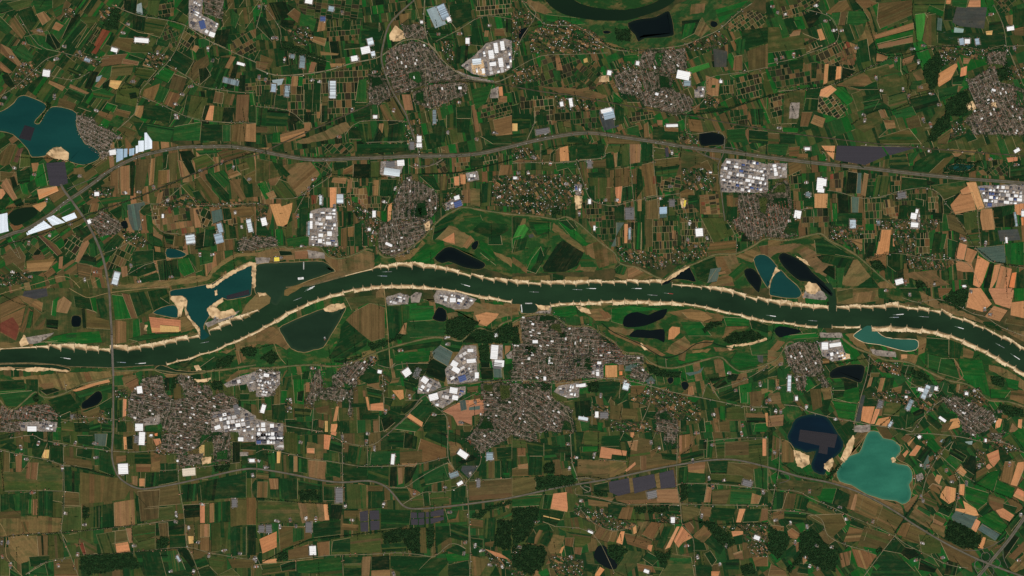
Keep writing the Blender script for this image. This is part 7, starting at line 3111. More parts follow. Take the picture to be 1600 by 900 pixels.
for p in dikes:
    p = smooth(p, 4)
    L, R = strip(p, 3.4); L2, R2 = strip(p, 1.1)
    vs = []
    for q in range(len(p)):
        for (x, y), z in ((L[q], .5), (L2[q], 5.0), (R2[q], 5.0), (R[q], .5)): vs.append((wx(x), wy(y), z))
    fs = [(4 * j + q, 4 * j + 4 + q, 4 * j + 5 + q, 4 * j + 1 + q) for j in range(len(p) - 1) for q in range(3)]
    m_ = bpy.data.meshes.new('dike'); m_.from_pydata(vs, [], fs); m_.materials.append(MAT['dike']); m_.update()
    if m_.polygons[1].normal.z < 0: m_.flip_normals()
    d_ = tag(link(bpy.data.objects.new('dike', m_)), kind='structure')
    ribbon('dike_road', p, .55, 5.25, MAT['road'], d_)

# ------------------------------------------------------------------ woods, hedges, trees
LEAF = lin((21, 45, 20))
allV = []
def put_trees(name, cx, cy, r, h, col, kind='stuff', label=None, cat=None, jitter=.35):
    if not len(cx): return None
    V, F, cl = crowns(np.asarray(cx), np.asarray(cy), np.asarray(r), np.asarray(h), col, jitter)
    o = link(bpy.data.objects.new(name, big_mesh(name, V, F, cl, MAT['leaf'])))
    return tag(o, label, cat, kind=kind)
floor_mat = two_tone('forest_floor', (18, 40, 18), (34, 52, 24), .02, .4, .6)
wl = place_labels([('dark green wood', *centroid(p)) for p in woods], None)
for i, p in enumerate(woods):
    if abs(area(p)) < 4: continue
    core = shrink(p, 1.0)
    p = rough_edge(p, 1.1, 3)
    X, Y = scatter(p, 1.12)
    s_ = rng.uniform(0, 50, 4)                # clearings
    nz = np.sin(X * .31 + s_[0]) * np.sin(Y * .37 + s_[1]) + .6 * np.sin((X + Y) * .61 + s_[2]) * np.sin((X - Y) * .53 + s_[3])
    kp = nz < rng.normal(.52, .2, len(X)); X, Y = X[kp], Y[kp]
    n = len(X)
    if n == 0: continue
    w = put_trees('wood', X, Y, rng.uniform(3.6, 8.2, n), rng.uniform(8, 19, n), np.array(lin((26, 52, 24))) * random.uniform(.8, 1.25), jitter=.5, label=wl[i], cat='wood')
    fl = sheet('forest_floor', rough_edge(core, .9, 3), Z_TOWN + .05 + .02 * (i % 2), floor_mat, w, kind='part')
    if 'kind' in fl: del fl['kind']
# hedgerows: the biggest trees stand alone, the rest is one mass
HX, HY = [], []
for p in hedges:
    for i in range(len(p) - 1):
        a, b = p[i], p[i + 1]; l = math.hypot(b[0] - a[0], b[1] - a[1])
        k = int(l / .85)
        for j in range(k):
            t = (j + random.random()) / k
            for _ in range(2):
                if random.random() < .8:
                    HX.append(a[0] + (b[0] - a[0]) * t + random.gauss(0, .45)); HY.append(a[1] + (b[1] - a[1]) * t + random.gauss(0, .45))
for a, b in edge_trees:                       # dark lines of trees along some field edges
    l = math.hypot(b[0] - a[0], b[1] - a[1])
    for j in range(int(l / .9)):
        t = random.random()
        HX.append(a[0] + (b[0] - a[0]) * t + random.gauss(0, .2)); HY.append(a[1] + (b[1] - a[1]) * t + random.gauss(0, .2))
HX, HY = np.array(HX), np.array(HY)
wet = np.zeros(len(HX), bool)
for p in WATERMASK + [top + bot[::-1]] + [q[2] for q in towns] + [q[2] for q in estates] + [q[2] for q in solars]: wet |= inside(p, HX, HY)
HX, HY = HX[~wet], HY[~wet]
tr = []
for a, b in edge_tracks:
    Lr, Rr = strip([a, b], random.uniform(.3, .6)); tr.append((Lr + Rr[::-1], .66 + .01 * (len(tr) % 3), lin((136, 118, 82)) + (.3,), 0))
tag(link(bpy.data.objects.new('farm_tracks', sheet_mesh('farm_tracks', tr, MAT['field'], True)), ground), kind='stuff')
put_trees('hedgerow_trees', HX, HY, rng.uniform(3.5, 6.5, len(HX)), rng.uniform(6, 14, len(HX)), LEAF, label='rows of dark hedgerow trees along roads and ditches', cat='hedgerow')

# one broad tree: trunk and a crown of leaf clumps
def tree_meshes(seed):
    r_ = np.random.default_rng(seed)
    vs, fs = [], []
    for a, (rad, z) in enumerate(((.7, 0), (.5, 4), (.3, 9))):
        for q in range(6): vs.append((rad * math.cos(q * PI / 3), rad * math.sin(q * PI / 3), z))
    for a in range(2):
        for q in range(6): fs.append((a * 6 + q, a * 6 + (q + 1) % 6, a * 6 + 6 + (q + 1) % 6, a * 6 + 6 + q))
    for q in range(4):                         # limbs
        b = len(vs); an = q * PI / 2 + r_.uniform(-.4, .4)
        ex, ey, ez = 4 * math.cos(an), 4 * math.sin(an), 10 + r_.uniform(-1, 2)
        for s in range(3): vs.append((.3 * math.cos(s * 2.1), .3 * math.sin(s * 2.1), 5))
        for s in range(3): vs.append((ex + .12 * math.cos(s * 2.1), ey + .12 * math.sin(s * 2.1), ez))
        for s in range(3): fs.append((b + s, b + (s + 1) % 3, b + 3 + (s + 1) % 3, b + 3 + s))
    tm = bpy.data.meshes.new('trunk'); tm.from_pydata(vs, [], fs); tm.materials.append(MAT['bark'])
    n = 15
    th = r_.uniform(0, 2 * PI, n); rr = 5.4 * np.sqrt(r_.uniform(.05, 1, n))
    V = IV[None] * (1 + r_.uniform(-.3, .3, (n, 12, 1))) * r_.uniform(1.6, 2.9, n)[:, None, None]
    V = V + np.stack([rr * np.cos(th), rr * np.sin(th), 11 + r_.uniform(-3, 3.5, n) - rr * .35], -1)[:, None]
    F = IF[None] + (np.arange(n) * 12)[:, None, None]
    col = np.ones((n, 20, 4)); col[:, :, :3] = np.array(LEAF) * r_.uniform(.6, 1.5, (n, 20, 1))
    cm = big_mesh('crown', V.reshape(-1, 3), F.reshape(-1, 3), col.reshape(-1, 4), MAT['leaf'])
    return tm, cm
TREES = [tree_meshes(s) for s in (1, 2, 3, 4)]
def add_tree(x, y, label, group):
    t = empty('tree', (wx(x), wy(y), 0)); s = random.uniform(.8, 1.35)
    t.scale = (s, s, s); t.rotation_euler = (0, 0, random.uniform(0, 6.28))
    tm, cm = random.choice(TREES)
    link(bpy.data.objects.new('trunk', tm), t); link(bpy.data.objects.new('crown', cm), t)
    tag(t, label, 'tree', group)

# ------------------------------------------------------------------ buildings
WALLS = [lin((120, 84, 66)), lin((104, 76, 62)), lin((140, 128, 112)), lin((92, 84, 76))]
ROOFS = {'tn': [(112, 82, 66), (126, 98, 80), (86, 78, 72), (68, 64, 62), (142, 126, 110), (100, 68, 54), (156, 146, 136), (100, 90, 82), (60, 58, 58)],
         'tp': [(134, 84, 66), (120, 76, 60), (108, 80, 64), (84, 76, 70), (140, 118, 100), (148, 98, 78), (70, 66, 64)],
         'bg': [(150, 126, 112), (178, 160, 144), (112, 92, 78), (92, 84, 74), (190, 176, 164)],
         'vl': [(112, 78, 60), (128, 94, 74), (84, 74, 68), (150, 140, 130), (140, 90, 70), (96, 90, 84)]}
ROOFS = {k: [lin(c) for c in v] for k, v in ROOFS.items()}
def split_poly(p, amax):
    if abs(area(p)) < amax: return [p]
    x0, y0, x1, y1 = bbox(p); a = random.uniform(-.5, .5) + (0 if x1 - x0 > y1 - y0 else PI / 2)
    nx, ny = math.cos(a), math.sin(a)
    c = centroid(p); d = nx * c[0] + ny * c[1]
    A, B = clean(clip_half(p, nx, ny, d)), clean(clip_half(p, -nx, -ny, -d))
    out = []
    for q in (A, B):
        if len(q) > 2 and abs(area(q)) > 15: out += split_poly(q, amax)
    return out or [p]
house_big = []                                # (area, x, y, lx, ly, ang, roof, wall, where)
street_mat = MAT['street']
for ti_, (k, ang, poly) in enumerate(towns):
    poly = rough_edge(poly, 1.3, 7); towns[ti_] = (k, ang, poly)
    where = place_key(*centroid(poly))[0]
    g = sheet('town_ground', rough_edge(poly, .2, 4), Z_TOWN + .025 * (ti_ % 3), MAT['town'])
    H, TX, TY, S = [], [], [], []
    for sub in split_poly(poly, 900 if k != 'bg' else 3000):
        if k != 'bg' and random.random() < .09 and abs(area(sub)) > 200:      # a park or sports ground
            c_ = centroid(sub); pk = [(c_[0] + (x - c_[0]) * .6, c_[1] + (y - c_[1]) * .6) for x, y in sub]
            o_ = link(bpy.data.objects.new('park', sheet_mesh('park', [(pk, Z_TOWN + .16, crop(random.choice('DgDo')), ang)], MAT['field'], True)), g)
            tx_, ty_ = scatter(sub, 1.6); TX.append(tx_); TY.append(ty_); continue
        dens = random.choice((.4, .55, .7, .85)); tint = np.array(random.choice(((1.08, 1, .93), (1, 1, 1), (1.16, 1, .9), (.85, .86, .9), (1.25, 1.2, 1.12)))); gapv = random.uniform(3.2, 4.8)
        a = ang + random.choice((0, 0, 0, PI / 2, random.uniform(-.4, .4)))
        ca, sa = math.cos(a), math.sin(a)
        us = [x * ca + y * sa for x, y in sub]; vs = [-x * sa + y * ca for x, y in sub]
        v = min(vs) + random.uniform(0, 3); row = 0
        while v < max(vs):
            step = gapv * random.uniform(.9, 1.1) if k != 'bg' else 2.6
            if row % 2 == 0:
                p = clip_rect(sub, ca, sa, min(us), max(us), v + step / 2 - .3, v + step / 2 + .3)
                if len(p) > 2: S.append(p)
            u = min(us) + random.uniform(0, 3)
            while u < max(us):
                l = random.choice((1.1, 1.3, 2.2, 3.4, 4.2)) * random.uniform(.85, 1.15) if k != 'bg' else random.uniform(.8, 1.3)
                if random.random() < .04 and k != 'bg':
                    l = random.uniform(2.5, 4.5); dep = random.uniform(1.6, 2.6)
                else: dep = random.uniform(.85, 1.15)
                x, y = (u + l / 2) * ca - v * sa, (u + l / 2) * sa + v * ca
                if random.random() < (dens if k != 'bg' else .75): H.append((x, y, l * 10, dep * 10, a, *(tint if k != 'bg' else (1, 1, 1))))
                u += l + random.choice((.5, .7, 1.2, 2.2))
            v += step; row += 1
        if random.random() < .9 and k != 'bg':
            um = random.uniform(min(us), max(us))
            p = clip_rect(sub, ca, sa, um - .4, um + .4, min(vs), max(vs))
            if len(p) > 2: S.append(p)
    H = np.array(H)
    if len(H):
        H = H[inside(poly, H[:, 0], H[:, 1])]
    for si_, sp_ in enumerate(S): S[si_] = up(sp_)
    if S:
        sm_ = sheet_mesh('street', [(q, Z_TOWN + .1 + .011 * (si_ % 11), None, 0) for si_, q in enumerate(S)], street_mat)
        link(bpy.data.objects.new('street', sm_), g)
    X, Y = scatter(poly, 1.75)
    s_ = rng.uniform(0, 50, 4)                # leafy and bare quarters
    nz = np.sin(X * .21 + s_[0]) * np.sin(Y * .26 + s_[1]) + .7 * np.sin((X + Y) * .43 + s_[2]) * np.sin((X - Y) * .38 + s_[3])
    m = rng.uniform(0, 1, len(X)) < np.clip(.42 + .5 * nz, .12, .95)
    X, Y = np.concatenate([X[m]] + TX), np.concatenate([Y[m]] + TY)
    put_trees('garden_trees', X, Y, rng.uniform(2.6, 5.2, len(X)), rng.uniform(5, 11, len(X)), LEAF, label='garden and street trees among the houses near ' + where, cat='trees')
    # the town frays into the fields
    ring = shrink(poly, -3.6)
    X, Y = scatter(ring, 2.4); m = ~inside(poly, X, Y) & (rng.uniform(0, 1, len(X)) < .3)
    for p_ in WATERMASK + [top + bot[::-1]]: m &= ~inside(p_, X, Y)
    if m.any() and len(H):
        q_ = m.sum(); H = np.concatenate([H, np.stack([X[m], Y[m], rng.uniform(8, 18, q_), rng.uniform(7, 12, q_), ang + rng.choice((0, PI / 2), q_), np.ones(q_), np.ones(q_), np.ones(q_)], 1)])
    X, Y = scatter(ring, 1.9); m = ~inside(poly, X, Y) & (rng.uniform(0, 1, len(X)) < .34)
    for p_ in WATERMASK + [top + bot[::-1]]: m &= ~inside(p_, X, Y)
    put_trees('fringe_trees', X[m], Y[m], rng.uniform(3, 5.5, m.sum()), rng.uniform(5, 11, m.sum()), LEAF, label='trees fringing the houses near ' + where, cat='trees')
    if not len(H): continue
    n = len(H)
    ro = np.array([random.choice(ROOFS[k]) for _ in range(n)]) * rng.uniform(.58, 1.05, (n, 1)) * H[:, 5:8]
    ro[rng.uniform(0, 1, n) < .016] = np.array(lin((200, 194, 186)))
    bigm = H[:, 3] > 14
    brt = bigm & (rng.uniform(0, 1, n) < .45)
    ro[brt] = np.array(lin((205, 200, 192)))
    wa = np.array([random.choice(WALLS) for _ in range(n)])
    sel = np.zeros(n, bool)
    for i in np.where(bigm)[0]:
        if 0 < H[i, 0] < 1600 and 0 < H[i, 1] < 900:
            house_big.append((H[i, 2] * H[i, 3], ti_, i, H[i], ro[i], wa[i], where, bool(brt[i]), k)); sel[i] = True
    m = ~sel
    V, F, cl = gables(H[m, 0], H[m, 1], H[m, 2], H[m, 3], rng.uniform(5, 7, m.sum()), rng.uniform(2.5, 4, m.sum()), H[m, 4], ro[m], wa[m])
    o = link(bpy.data.objects.new('terraced_houses', big_mesh('terraced_houses', V, F, cl, MAT['roof'])))
    tag(o, 'rows of small brick houses filling the streets of ' + where, 'houses', kind='stuff')
def single_gable(name, x, y, lx, ly, hw, hr, ang, roofc, wallc, label, cat, group):
    """an individual building: walls and roof as parts"""
    e = empty(name, (wx(x), wy(y), 0)); e.rotation_euler = (0, 0, -ang)
    a, b = lx / 2, ly / 2
    def mk(nm, vs, fs, c):
        me = bpy.data.meshes.new(nm); me.from_pydata(vs, [], fs)
        at = me.color_attributes.new('Col', 'FLOAT_COLOR', 'CORNER')
        at.data.foreach_set('color', np.tile(np.array([*c, 1], np.float32), len(me.loops)))
        me.materials.append(MAT['roof']); link(bpy.data.objects.new(nm, me), e)
    mk('wall', [(-a, -b, 0), (a, -b, 0), (a, b, 0), (-a, b, 0), (-a, -b, hw), (a, -b, hw), (a, b, hw), (-a, b, hw), (-a, 0, hw + hr), (a, 0, hw + hr)],
       [(0, 1, 5, 4), (2, 3, 7, 6), (1, 2, 6, 9, 5), (3, 0, 4, 8, 7)], wallc)
    o_ = .5; t = .35
    mk('roof', [(-a - o_, -b - o_, hw + t - hr * o_ / b), (a + o_, -b - o_, hw + t - hr * o_ / b), (a + o_, 0, hw + hr + t), (-a - o_, 0, hw + hr + t),
                (-a - o_, b + o_, hw + t - hr * o_ / b), (a + o_, b + o_, hw + t - hr * o_ / b)], [(0, 1, 2, 3), (3, 2, 5, 4)], roofc)
    tag(e, label, cat, group); return e
house_big.sort(key=lambda q: -q[0])
hb = house_big[:260]
hl = place_labels([(('pale roofed' if q[7] else 'dark roofed') + ' large town building', q[3][0], q[3][1]) for q in hb], None)
for q, lb in zip(hb, hl):
    h = q[3]
    single_gable('town_building', h[0], h[1], h[2], h[3], 8, 3, h[4], q[4], q[5], lb, 'building', 'large buildings in the towns')
if len(house_big) > 260:
    h = np.array([q[3] for q in house_big[260:]]); n = len(h)
    V, F, cl = gables(h[:, 0], h[:, 1], h[:, 2], h[:, 3], np.full(n, 8.), np.full(n, 3.), h[:, 4], np.array([q[4] for q in house_big[260:]]), np.array([q[5] for q in house_big[260:]]))
    tag(link(bpy.data.objects.new('small_blocks', big_mesh('small_blocks', V, F, cl, MAT['roof']))), 'smaller blocks among the town houses', 'buildings', kind='stuff')

VX, VH = [], []
for i, (k, ang, poly) in enumerate(villages):
    where = place_key(*centroid(poly))[0]
    sheet('village_ground', rough_edge(poly, .6, 5), Z_TOWN - .08 + .02 * (i % 3), MAT['village'])
    ca, sa = math.cos(ang), math.sin(ang); plots = []
    us = [x * ca + y * sa for x, y in poly]; vs = [-x * sa + y * ca for x, y in poly]
    u = min(us)
    while u < max(us):
        lu = random.uniform(4, 9); v = min(vs) - random.uniform(0, 2)
        while v < max(vs):
            lv = random.uniform(1.6, 4.5)
            p = clip_rect(poly, ca, sa, u + .2, u + lu - .2, v + .15, v + lv - .15)
            if len(p) > 2 and abs(area(p)) > 2 and random.random() < .7:
                plots.append((p, Z_TOWN + .02, crop(random.choice('DDdggobBbtD')), ang))
            v += lv
        u += lu
    if plots: tag(link(bpy.data.objects.new('garden_plots', sheet_mesh('garden_plots', plots, MAT['field'], True)), ground), kind='stuff')
    X, Y = scatter(poly, 2.6); n = len(X)
    m = rng.uniform(0, 1, n) < .34
    H = np.stack([X[m], Y[m], rng.uniform(8, 20, m.sum()), rng.uniform(7, 12, m.sum()), ang + rng.choice((0, PI / 2), m.sum()) + rng.normal(0, .12, m.sum())], 1)
    n = len(H)
    if n:
        ro = np.array([random.choice(ROOFS['vl']) for _ in range(n)]) * rng.uniform(.8, 1.35, (n, 1))
        br = rng.uniform(0, 1, n) < .2
        ro[br] = np.array(lin((210, 206, 198)))
        V, F, cl = gables(H[:, 0], H[:, 1], H[:, 2], H[:, 3], rng.uniform(4, 6, n), rng.uniform(2.5, 4, n), H[:, 4], ro, np.array([random.choice(WALLS) for _ in range(n)]))
        tag(link(bpy.data.objects.new('village_houses', big_mesh('village_houses', V, F, cl, MAT['roof']))), 'loose scatter of houses and sheds near ' + where, 'houses', kind='stuff')
    X, Y = scatter(poly, 2.0); m = rng.uniform(0, 1, len(X)) < .42
    put_trees('garden_trees', X[m], Y[m], rng.uniform(3, 6, m.sum()), rng.uniform(5, 12, m.sum()), LEAF, label='garden trees among the loose houses near ' + where, cat='trees')

# houses strung along the country roads
RX, RY, RA = [], [], []
for w_, p in roads:
    for i in range(len(p) - 1):
        a, b = p[i], p[i + 1]; l = math.hypot(b[0] - a[0], b[1] - a[1]); an = math.atan2(b[1] - a[1], b[0] - a[0])
        for j in range(int(l / 5.5)):
            if random.random() < .42:
                t = random.random(); s = random.choice((-1, 1)) * random.uniform(1.3, 2.4)
                RX.append(a[0] + (b[0] - a[0]) * t - math.sin(an) * s); RY.append(a[1] + (b[1] - a[1]) * t + math.cos(an) * s); RA.append(an)
RX, RY, RA = np.array(RX), np.array(RY), np.array(RA)
wet = np.zeros(len(RX), bool)
for p in WATERMASK + [top + bot[::-1]] + [q[2] for q in towns] + [q[2] for q in estates] + [q[2] for q in solars] + woods: wet |= inside(p, RX, RY)
RX, RY, RA = RX[~wet], RY[~wet], RA[~wet]; n = len(RX)
V, F, cl = gables(RX, RY, rng.uniform(9, 26, n), rng.uniform(8, 15, n), rng.uniform(4, 6, n), rng.uniform(2, 4, n), RA + rng.choice((0, PI / 2), n), np.array([random.choice(ROOFS['vl']) for _ in range(n)]) * rng.choice((.8, 1, 1.2, 1.5, 2.4), (n, 1)), np.array([random.choice(WALLS) for _ in range(n)]))
tag(link(bpy.data.objects.new('roadside_houses', big_mesh('roadside_houses', V, F, cl, MAT['roof']))), 'small houses strung along the country roads', 'houses', kind='stuff')
X = np.repeat(RX, 4) + rng.normal(0, 1.6, 4 * n); Y = np.repeat(RY, 4) + rng.normal(0, 1.6, 4 * n)
put_trees('roadside_trees', X, Y, rng.uniform(3, 5.5, 4 * n), rng.uniform(6, 11, 4 * n), LEAF, label='garden trees beside the country road houses', cat='trees')

# farmsteads
FS, FB = [], []
yard_polys = []
for i, (x, y) in enumerate(farms):
    a = random.uniform(-.3, .3) + random.choice((0, PI / 2))
    ca, sa = math.cos(a), math.sin(a)
    nb = random.randint(3, 5); u = -3.0
    hx = random.uniform(2.6, 3.6)
    yard_polys.append(rough_edge([(x + du * ca - dv * sa, y + du * sa + dv * ca) for du, dv in ((-hx, -2.6), (hx, -2.4), (hx, 2.6), (-hx, 2.4))], .3, 3))
    for b in range(nb):
        l, d = random.uniform(2.4, 4.6), random.uniform(1.1, 2.1)
        v = random.uniform(-.7, .7)
        px, py = x + u * ca - v * sa, y + u * sa + v * ca
        big = b == nb // 2
        kk = random.random()
        rc, word = ((118, 112, 110), 'grey') if kk < .45 else ((196, 190, 184), 'pale') if kk < .68 else ((136, 84, 64), 'red brown') if kk < .88 else ((70, 68, 72), 'dark')
        if not big: l *= .72; d *= .8
        (FB if big else FS).append((px, py, d * 10, l * 10, a, np.array(lin(rc)) * random.uniform(.85, 1.15), word))
        u += d + random.uniform(.3, .8)
sheet('farmyard', yard_polys, Z_TOWN + .2, two_tone('farmyard_paving', (128, 114, 94), (66, 64, 44), .03, .42, .6, .06, .3))
FBI = [f for f in FB if 0 < f[0] < 1600 and 0 < f[1] < 900]
FBI.sort(key=lambda f: -f[2] * f[3])
bl = place_labels([(f[6] + ' farmyard barn', f[0], f[1]) for f in FBI[:300]], None)
for f, lb in zip(FBI[:300], bl):
    single_gable('barn', f[0], f[1], f[3], f[2], 5, 3, f[4] + PI / 2, tuple(f[5]), WALLS[0], lb, 'barn', 'farm barns')
REST = FS + FBI[300:]
A_ = np.array([f[:5] for f in REST])
V, F, cl = gables(A_[:, 0], A_[:, 1], A_[:, 2], A_[:, 3], rng.uniform(4, 5, len(A_)), rng.uniform(2, 4, len(A_)), A_[:, 4], np.array([f[5] for f in REST]), np.array([random.choice(WALLS) for _ in REST]))
tag(link(bpy.data.objects.new('farm_sheds', big_mesh('farm_sheds', V, F, cl, MAT['roof']))), 'farmhouses and sheds around the farmyards', 'sheds', kind='stuff')
fx = np.repeat(np.array([f[0] for f in farms]), 7) + rng.normal(0, 3.4, 7 * len(farms)); fy = np.repeat(np.array([f[1] for f in farms]), 7) + rng.normal(0, 3.4, 7 * len(farms))
put_trees('farm_trees', fx, fy, rng.uniform(3, 5.5, len(fx)), rng.uniform(6, 12, len(fx)), LEAF, label='trees sheltering the scattered farmyards', cat='trees')

# halls: hand-placed ones and the estates
HC = {'W': ((236, 234, 230), 'white'), 'L': ((142, 162, 168), 'pale glass'), 'K': ((98, 95, 93), 'grey'), 'R': ((66, 82, 124), 'blue panelled'),
      'Z': ((214, 190, 70), 'yellow'), 'S': ((196, 190, 184), 'pale grey'), 'N': ((70, 68, 70), 'dark'), 'T': ((176, 158, 138), 'sandy')}
est_small = []
for i, (k, ang, poly) in enumerate(estates):
    where = place_key(*centroid(poly))[0]
    sheet('estate_ground', rough_edge(poly, .3, 5), Z_TOWN + .1 + .02 * (i % 3), MAT['yard'])
    ca, sa = math.cos(ang), math.sin(ang)
    us = [x * ca + y * sa for x, y in poly]; vs = [-x * sa + y * ca for x, y in poly]
    v = min(vs)
    while v < max(vs):
        hv = random.uniform(3.2, 7.5); u = min(us)
        while u < max(us):
            lu = random.uniform(3, 9)
            cu, cv = u + lu / 2, v + hv / 2
            x, y = cu * ca - cv * sa, cu * sa + cv * ca
            w2, h2 = lu * random.uniform(.62, .92), hv * random.uniform(.55, .85)
            c = [(cu + su * w2 / 2, cv + sv * h2 / 2) for su in (-1, 1) for sv in (-1, 1)]
            ok = inside(poly, np.array([q * ca - r * sa for q, r in c]), np.array([q * sa + r * ca for q, r in c])).all()
            clash = any(abs(h[0] - x) < (max(h[2], h[3]) + w2) * .5 and abs(h[1] - y) < (max(h[2], h[3]) + h2) * .5 for h in halls if h[6] == 'single')
            if ok and not clash and random.random() < .84:
                st = random.choices('WSKNRT', (27, 24, 25, 13, 4, 7))[0]
                halls.append([x, y, w2, h2, ang, st, 'estate'])
            u += lu
        v += hv
halls.sort(key=lambda h: -(h[2] * h[3]) * (1 if 0 < h[0] < 1600 and 0 < h[1] < 900 else .001) - (1e6 if h[6] == 'single' else 0))
def col_mesh(nm, vs, fs, c, mat, parent):
    me = bpy.data.meshes.new(nm); me.from_pydata(vs, [], fs)
    at = me.color_attributes.new('Col', 'FLOAT_COLOR', 'CORNER')
    at.data.foreach_set('color', np.tile(np.array([*c, 1], np.float32), len(me.loops)))
    me.materials.append(mat); return link(bpy.data.objects.new(nm, me), parent)
def hall(h, label):
    x, y, w, d, ang, st, src = h
    lx, ly = w * MPP, d * MPP
    c = np.array(lin(HC[st][0])) * random.uniform(.88, 1.0 if st == 'W' else 1.12)
    gls = st == 'L'
    if gls: c = np.array(lin(random.choice(((168, 180, 184), (134, 150, 154), (198, 206, 208), (112, 126, 128), (150, 166, 176)))))
    e = empty('greenhouse' if gls else 'warehouse', (wx(x), wy(y), 0)); e.rotation_euler = (0, 0, -ang)
    a, b, hh = lx / 2, ly / 2, (5 if gls else 9)
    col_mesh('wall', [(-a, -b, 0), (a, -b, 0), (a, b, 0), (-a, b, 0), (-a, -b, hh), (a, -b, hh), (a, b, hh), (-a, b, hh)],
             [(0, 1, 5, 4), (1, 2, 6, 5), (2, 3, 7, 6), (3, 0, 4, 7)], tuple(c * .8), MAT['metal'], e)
    n = max(1, int(round(ly / (16 if gls else 28)))); bw = ly / n; rise = 2.2 if gls else 1.6
    if gls:                                    # every glazed bay is a piece of its own
        for q in range(n):
            y0 = -b + q * bw
            cc = tuple(c * random.choice((.62, .8, .9, 1, 1, 1.1, 1.25)))
            col_mesh('glass_bay', [(-a, y0 + .3, hh), (a, y0 + .3, hh), (a, y0 + bw / 2, hh + rise), (-a, y0 + bw / 2, hh + rise), (-a, y0 + bw - .3, hh), (a, y0 + bw - .3, hh)],
                     [(0, 1, 2, 3), (3, 2, 5, 4), (0, 3, 4), (1, 5, 2)], cc, MAT['panel'], e)
    else:
        vs, fs = [], []
        for q in range(n):
            y0 = -b + q * bw; k = len(vs)
            vs += [(-a - .4, y0, hh + .2), (a + .4, y0, hh + .2), (a + .4, y0 + bw / 2, hh + rise), (-a - .4, y0 + bw / 2, hh + rise), (-a - .4, y0 + bw, hh + .2), (a + .4, y0 + bw, hh + .2)]
            fs += [(k, k + 1, k + 2, k + 3), (k + 3, k + 2, k + 5, k + 4), (k, k + 3, k + 4), (k + 1, k + 5, k + 2)]
        r_ = col_mesh('roof', vs, fs, tuple(c), MAT['metal'], e)
        for q in range(min(n, 4)):             # a rooflight strip along each ridge
            y0 = -b + (q + .5) * bw * n / min(n, 4)
            z0 = hh + rise + .25
            col_mesh('rooflight', [(-a * .8, y0 - .9, z0), (a * .8, y0 - .9, z0), (a * .8, y0 + .9, z0), (-a * .8, y0 + .9, z0), (-a * .8, y0, z0 + .6), (a * .8, y0, z0 + .6)],
                     [(0, 1, 5, 4), (4, 5, 2, 3), (0, 4, 3), (1, 2, 5)], tuple(c * .7), MAT['panel'], r_)
    tag(e, label, 'greenhouse' if gls else 'warehouse', 'greenhouses' if gls else 'warehouses and halls')
HI = halls[:300]
pads, outb = [], []
for h in halls:                               # a yard with sheds around each lone hall
    if h[6] != 'single': continue
    if any(inside(q[2], np.array([h[0]]), np.array([h[1]]))[0] for q in estates + towns): continue
    ca, sa = math.cos(h[4]), math.sin(h[4]); e0, e1, e2, e3 = [random.uniform(.3, 2.4) for _ in range(4)]
    pads.append(rough_edge([(h[0] + u * ca - v * sa, h[1] + u * sa + v * ca) for u, v in ((-h[2] / 2 - e0, -h[3] / 2 - e2), (h[2] / 2 + e1, -h[3] / 2 - e2), (h[2] / 2 + e1, h[3] / 2 + e3), (-h[2] / 2 - e0, h[3] / 2 + e3))], .2, 3))
    for _ in range(random.randint(3, 7)):
        s_ = random.choice((-1, 1)); u, v = (random.uniform(-h[2] / 2, h[2] / 2), s_ * (h[3] / 2 + random.uniform(.9, 2.2))) if random.random() < .5 else (s_ * (h[2] / 2 + random.uniform(.9, 2.2)), random.uniform(-h[3] / 2, h[3] / 2))
        outb.append((h[0] + u * ca - v * sa, h[1] + u * sa + v * ca, random.uniform(8, 22), random.uniform(6, 13), h[4] + random.choice((0, PI / 2))))
sheet('hall_yard', pads, Z_TOWN + .3, two_tone('hall_yard_paving', (112, 102, 88), (62, 62, 46), .02, .42, .6, .06, .3))
ob = np.array(outb); n = len(ob)
rc = np.array([lin(c) for c in ((200, 196, 190), (128, 122, 116), (70, 68, 66), (136, 92, 72))])[rng.integers(0, 4, n)]
V, F, cl = gables(ob[:, 0], ob[:, 1], ob[:, 2], ob[:, 3], np.full(n, 4.), np.full(n, 1.6), ob[:, 4], rc, rc * .7)
tag(link(bpy.data.objects.new('outbuildings', big_mesh('outbuildings', V, F, cl, MAT['roof']))), 'small sheds standing around the lone halls and greenhouses', 'sheds', kind='stuff')
X = np.repeat(ob[:, 0], 2) + rng.normal(0, 2, 2 * n); Y = np.repeat(ob[:, 1], 2) + rng.normal(0, 2, 2 * n)
def hw_(h):
    s = h[2] * h[3]; sz = 'large' if s > 80 else 'small' if s < 22 else 'mid-sized'
    lg = ' long' if max(h[2], h[3]) > 2.3 * min(h[2], h[3]) else ''
    return '%s%s %s %s' % (sz, lg, HC[h[5]][1], 'greenhouse' if h[5] == 'L' else 'hall')
for h, lb in zip(HI, place_labels([(hw_(h), h[0], h[1]) for h in HI], None)): hall(h, lb)
RH = [h for h in halls[300:]]
if RH:
    A_ = np.array([h[:5] for h in RH])
    rc = np.array([lin(HC[h[5]][0]) for h in RH]) * rng.uniform(.85, 1.05, (len(RH), 1))
    V, F, cl = gables(A_[:, 0], A_[:, 1], A_[:, 2] * 10, A_[:, 3] * 10, np.full(len(RH), 7.), np.full(len(RH), 1.5), A_[:, 4], rc, rc * .7)
    tag(link(bpy.data.objects.new('small_sheds', big_mesh('small_sheds', V, F, cl, MAT['metal']))), 'smaller sheds packed between the estate halls', 'sheds', kind='stuff')
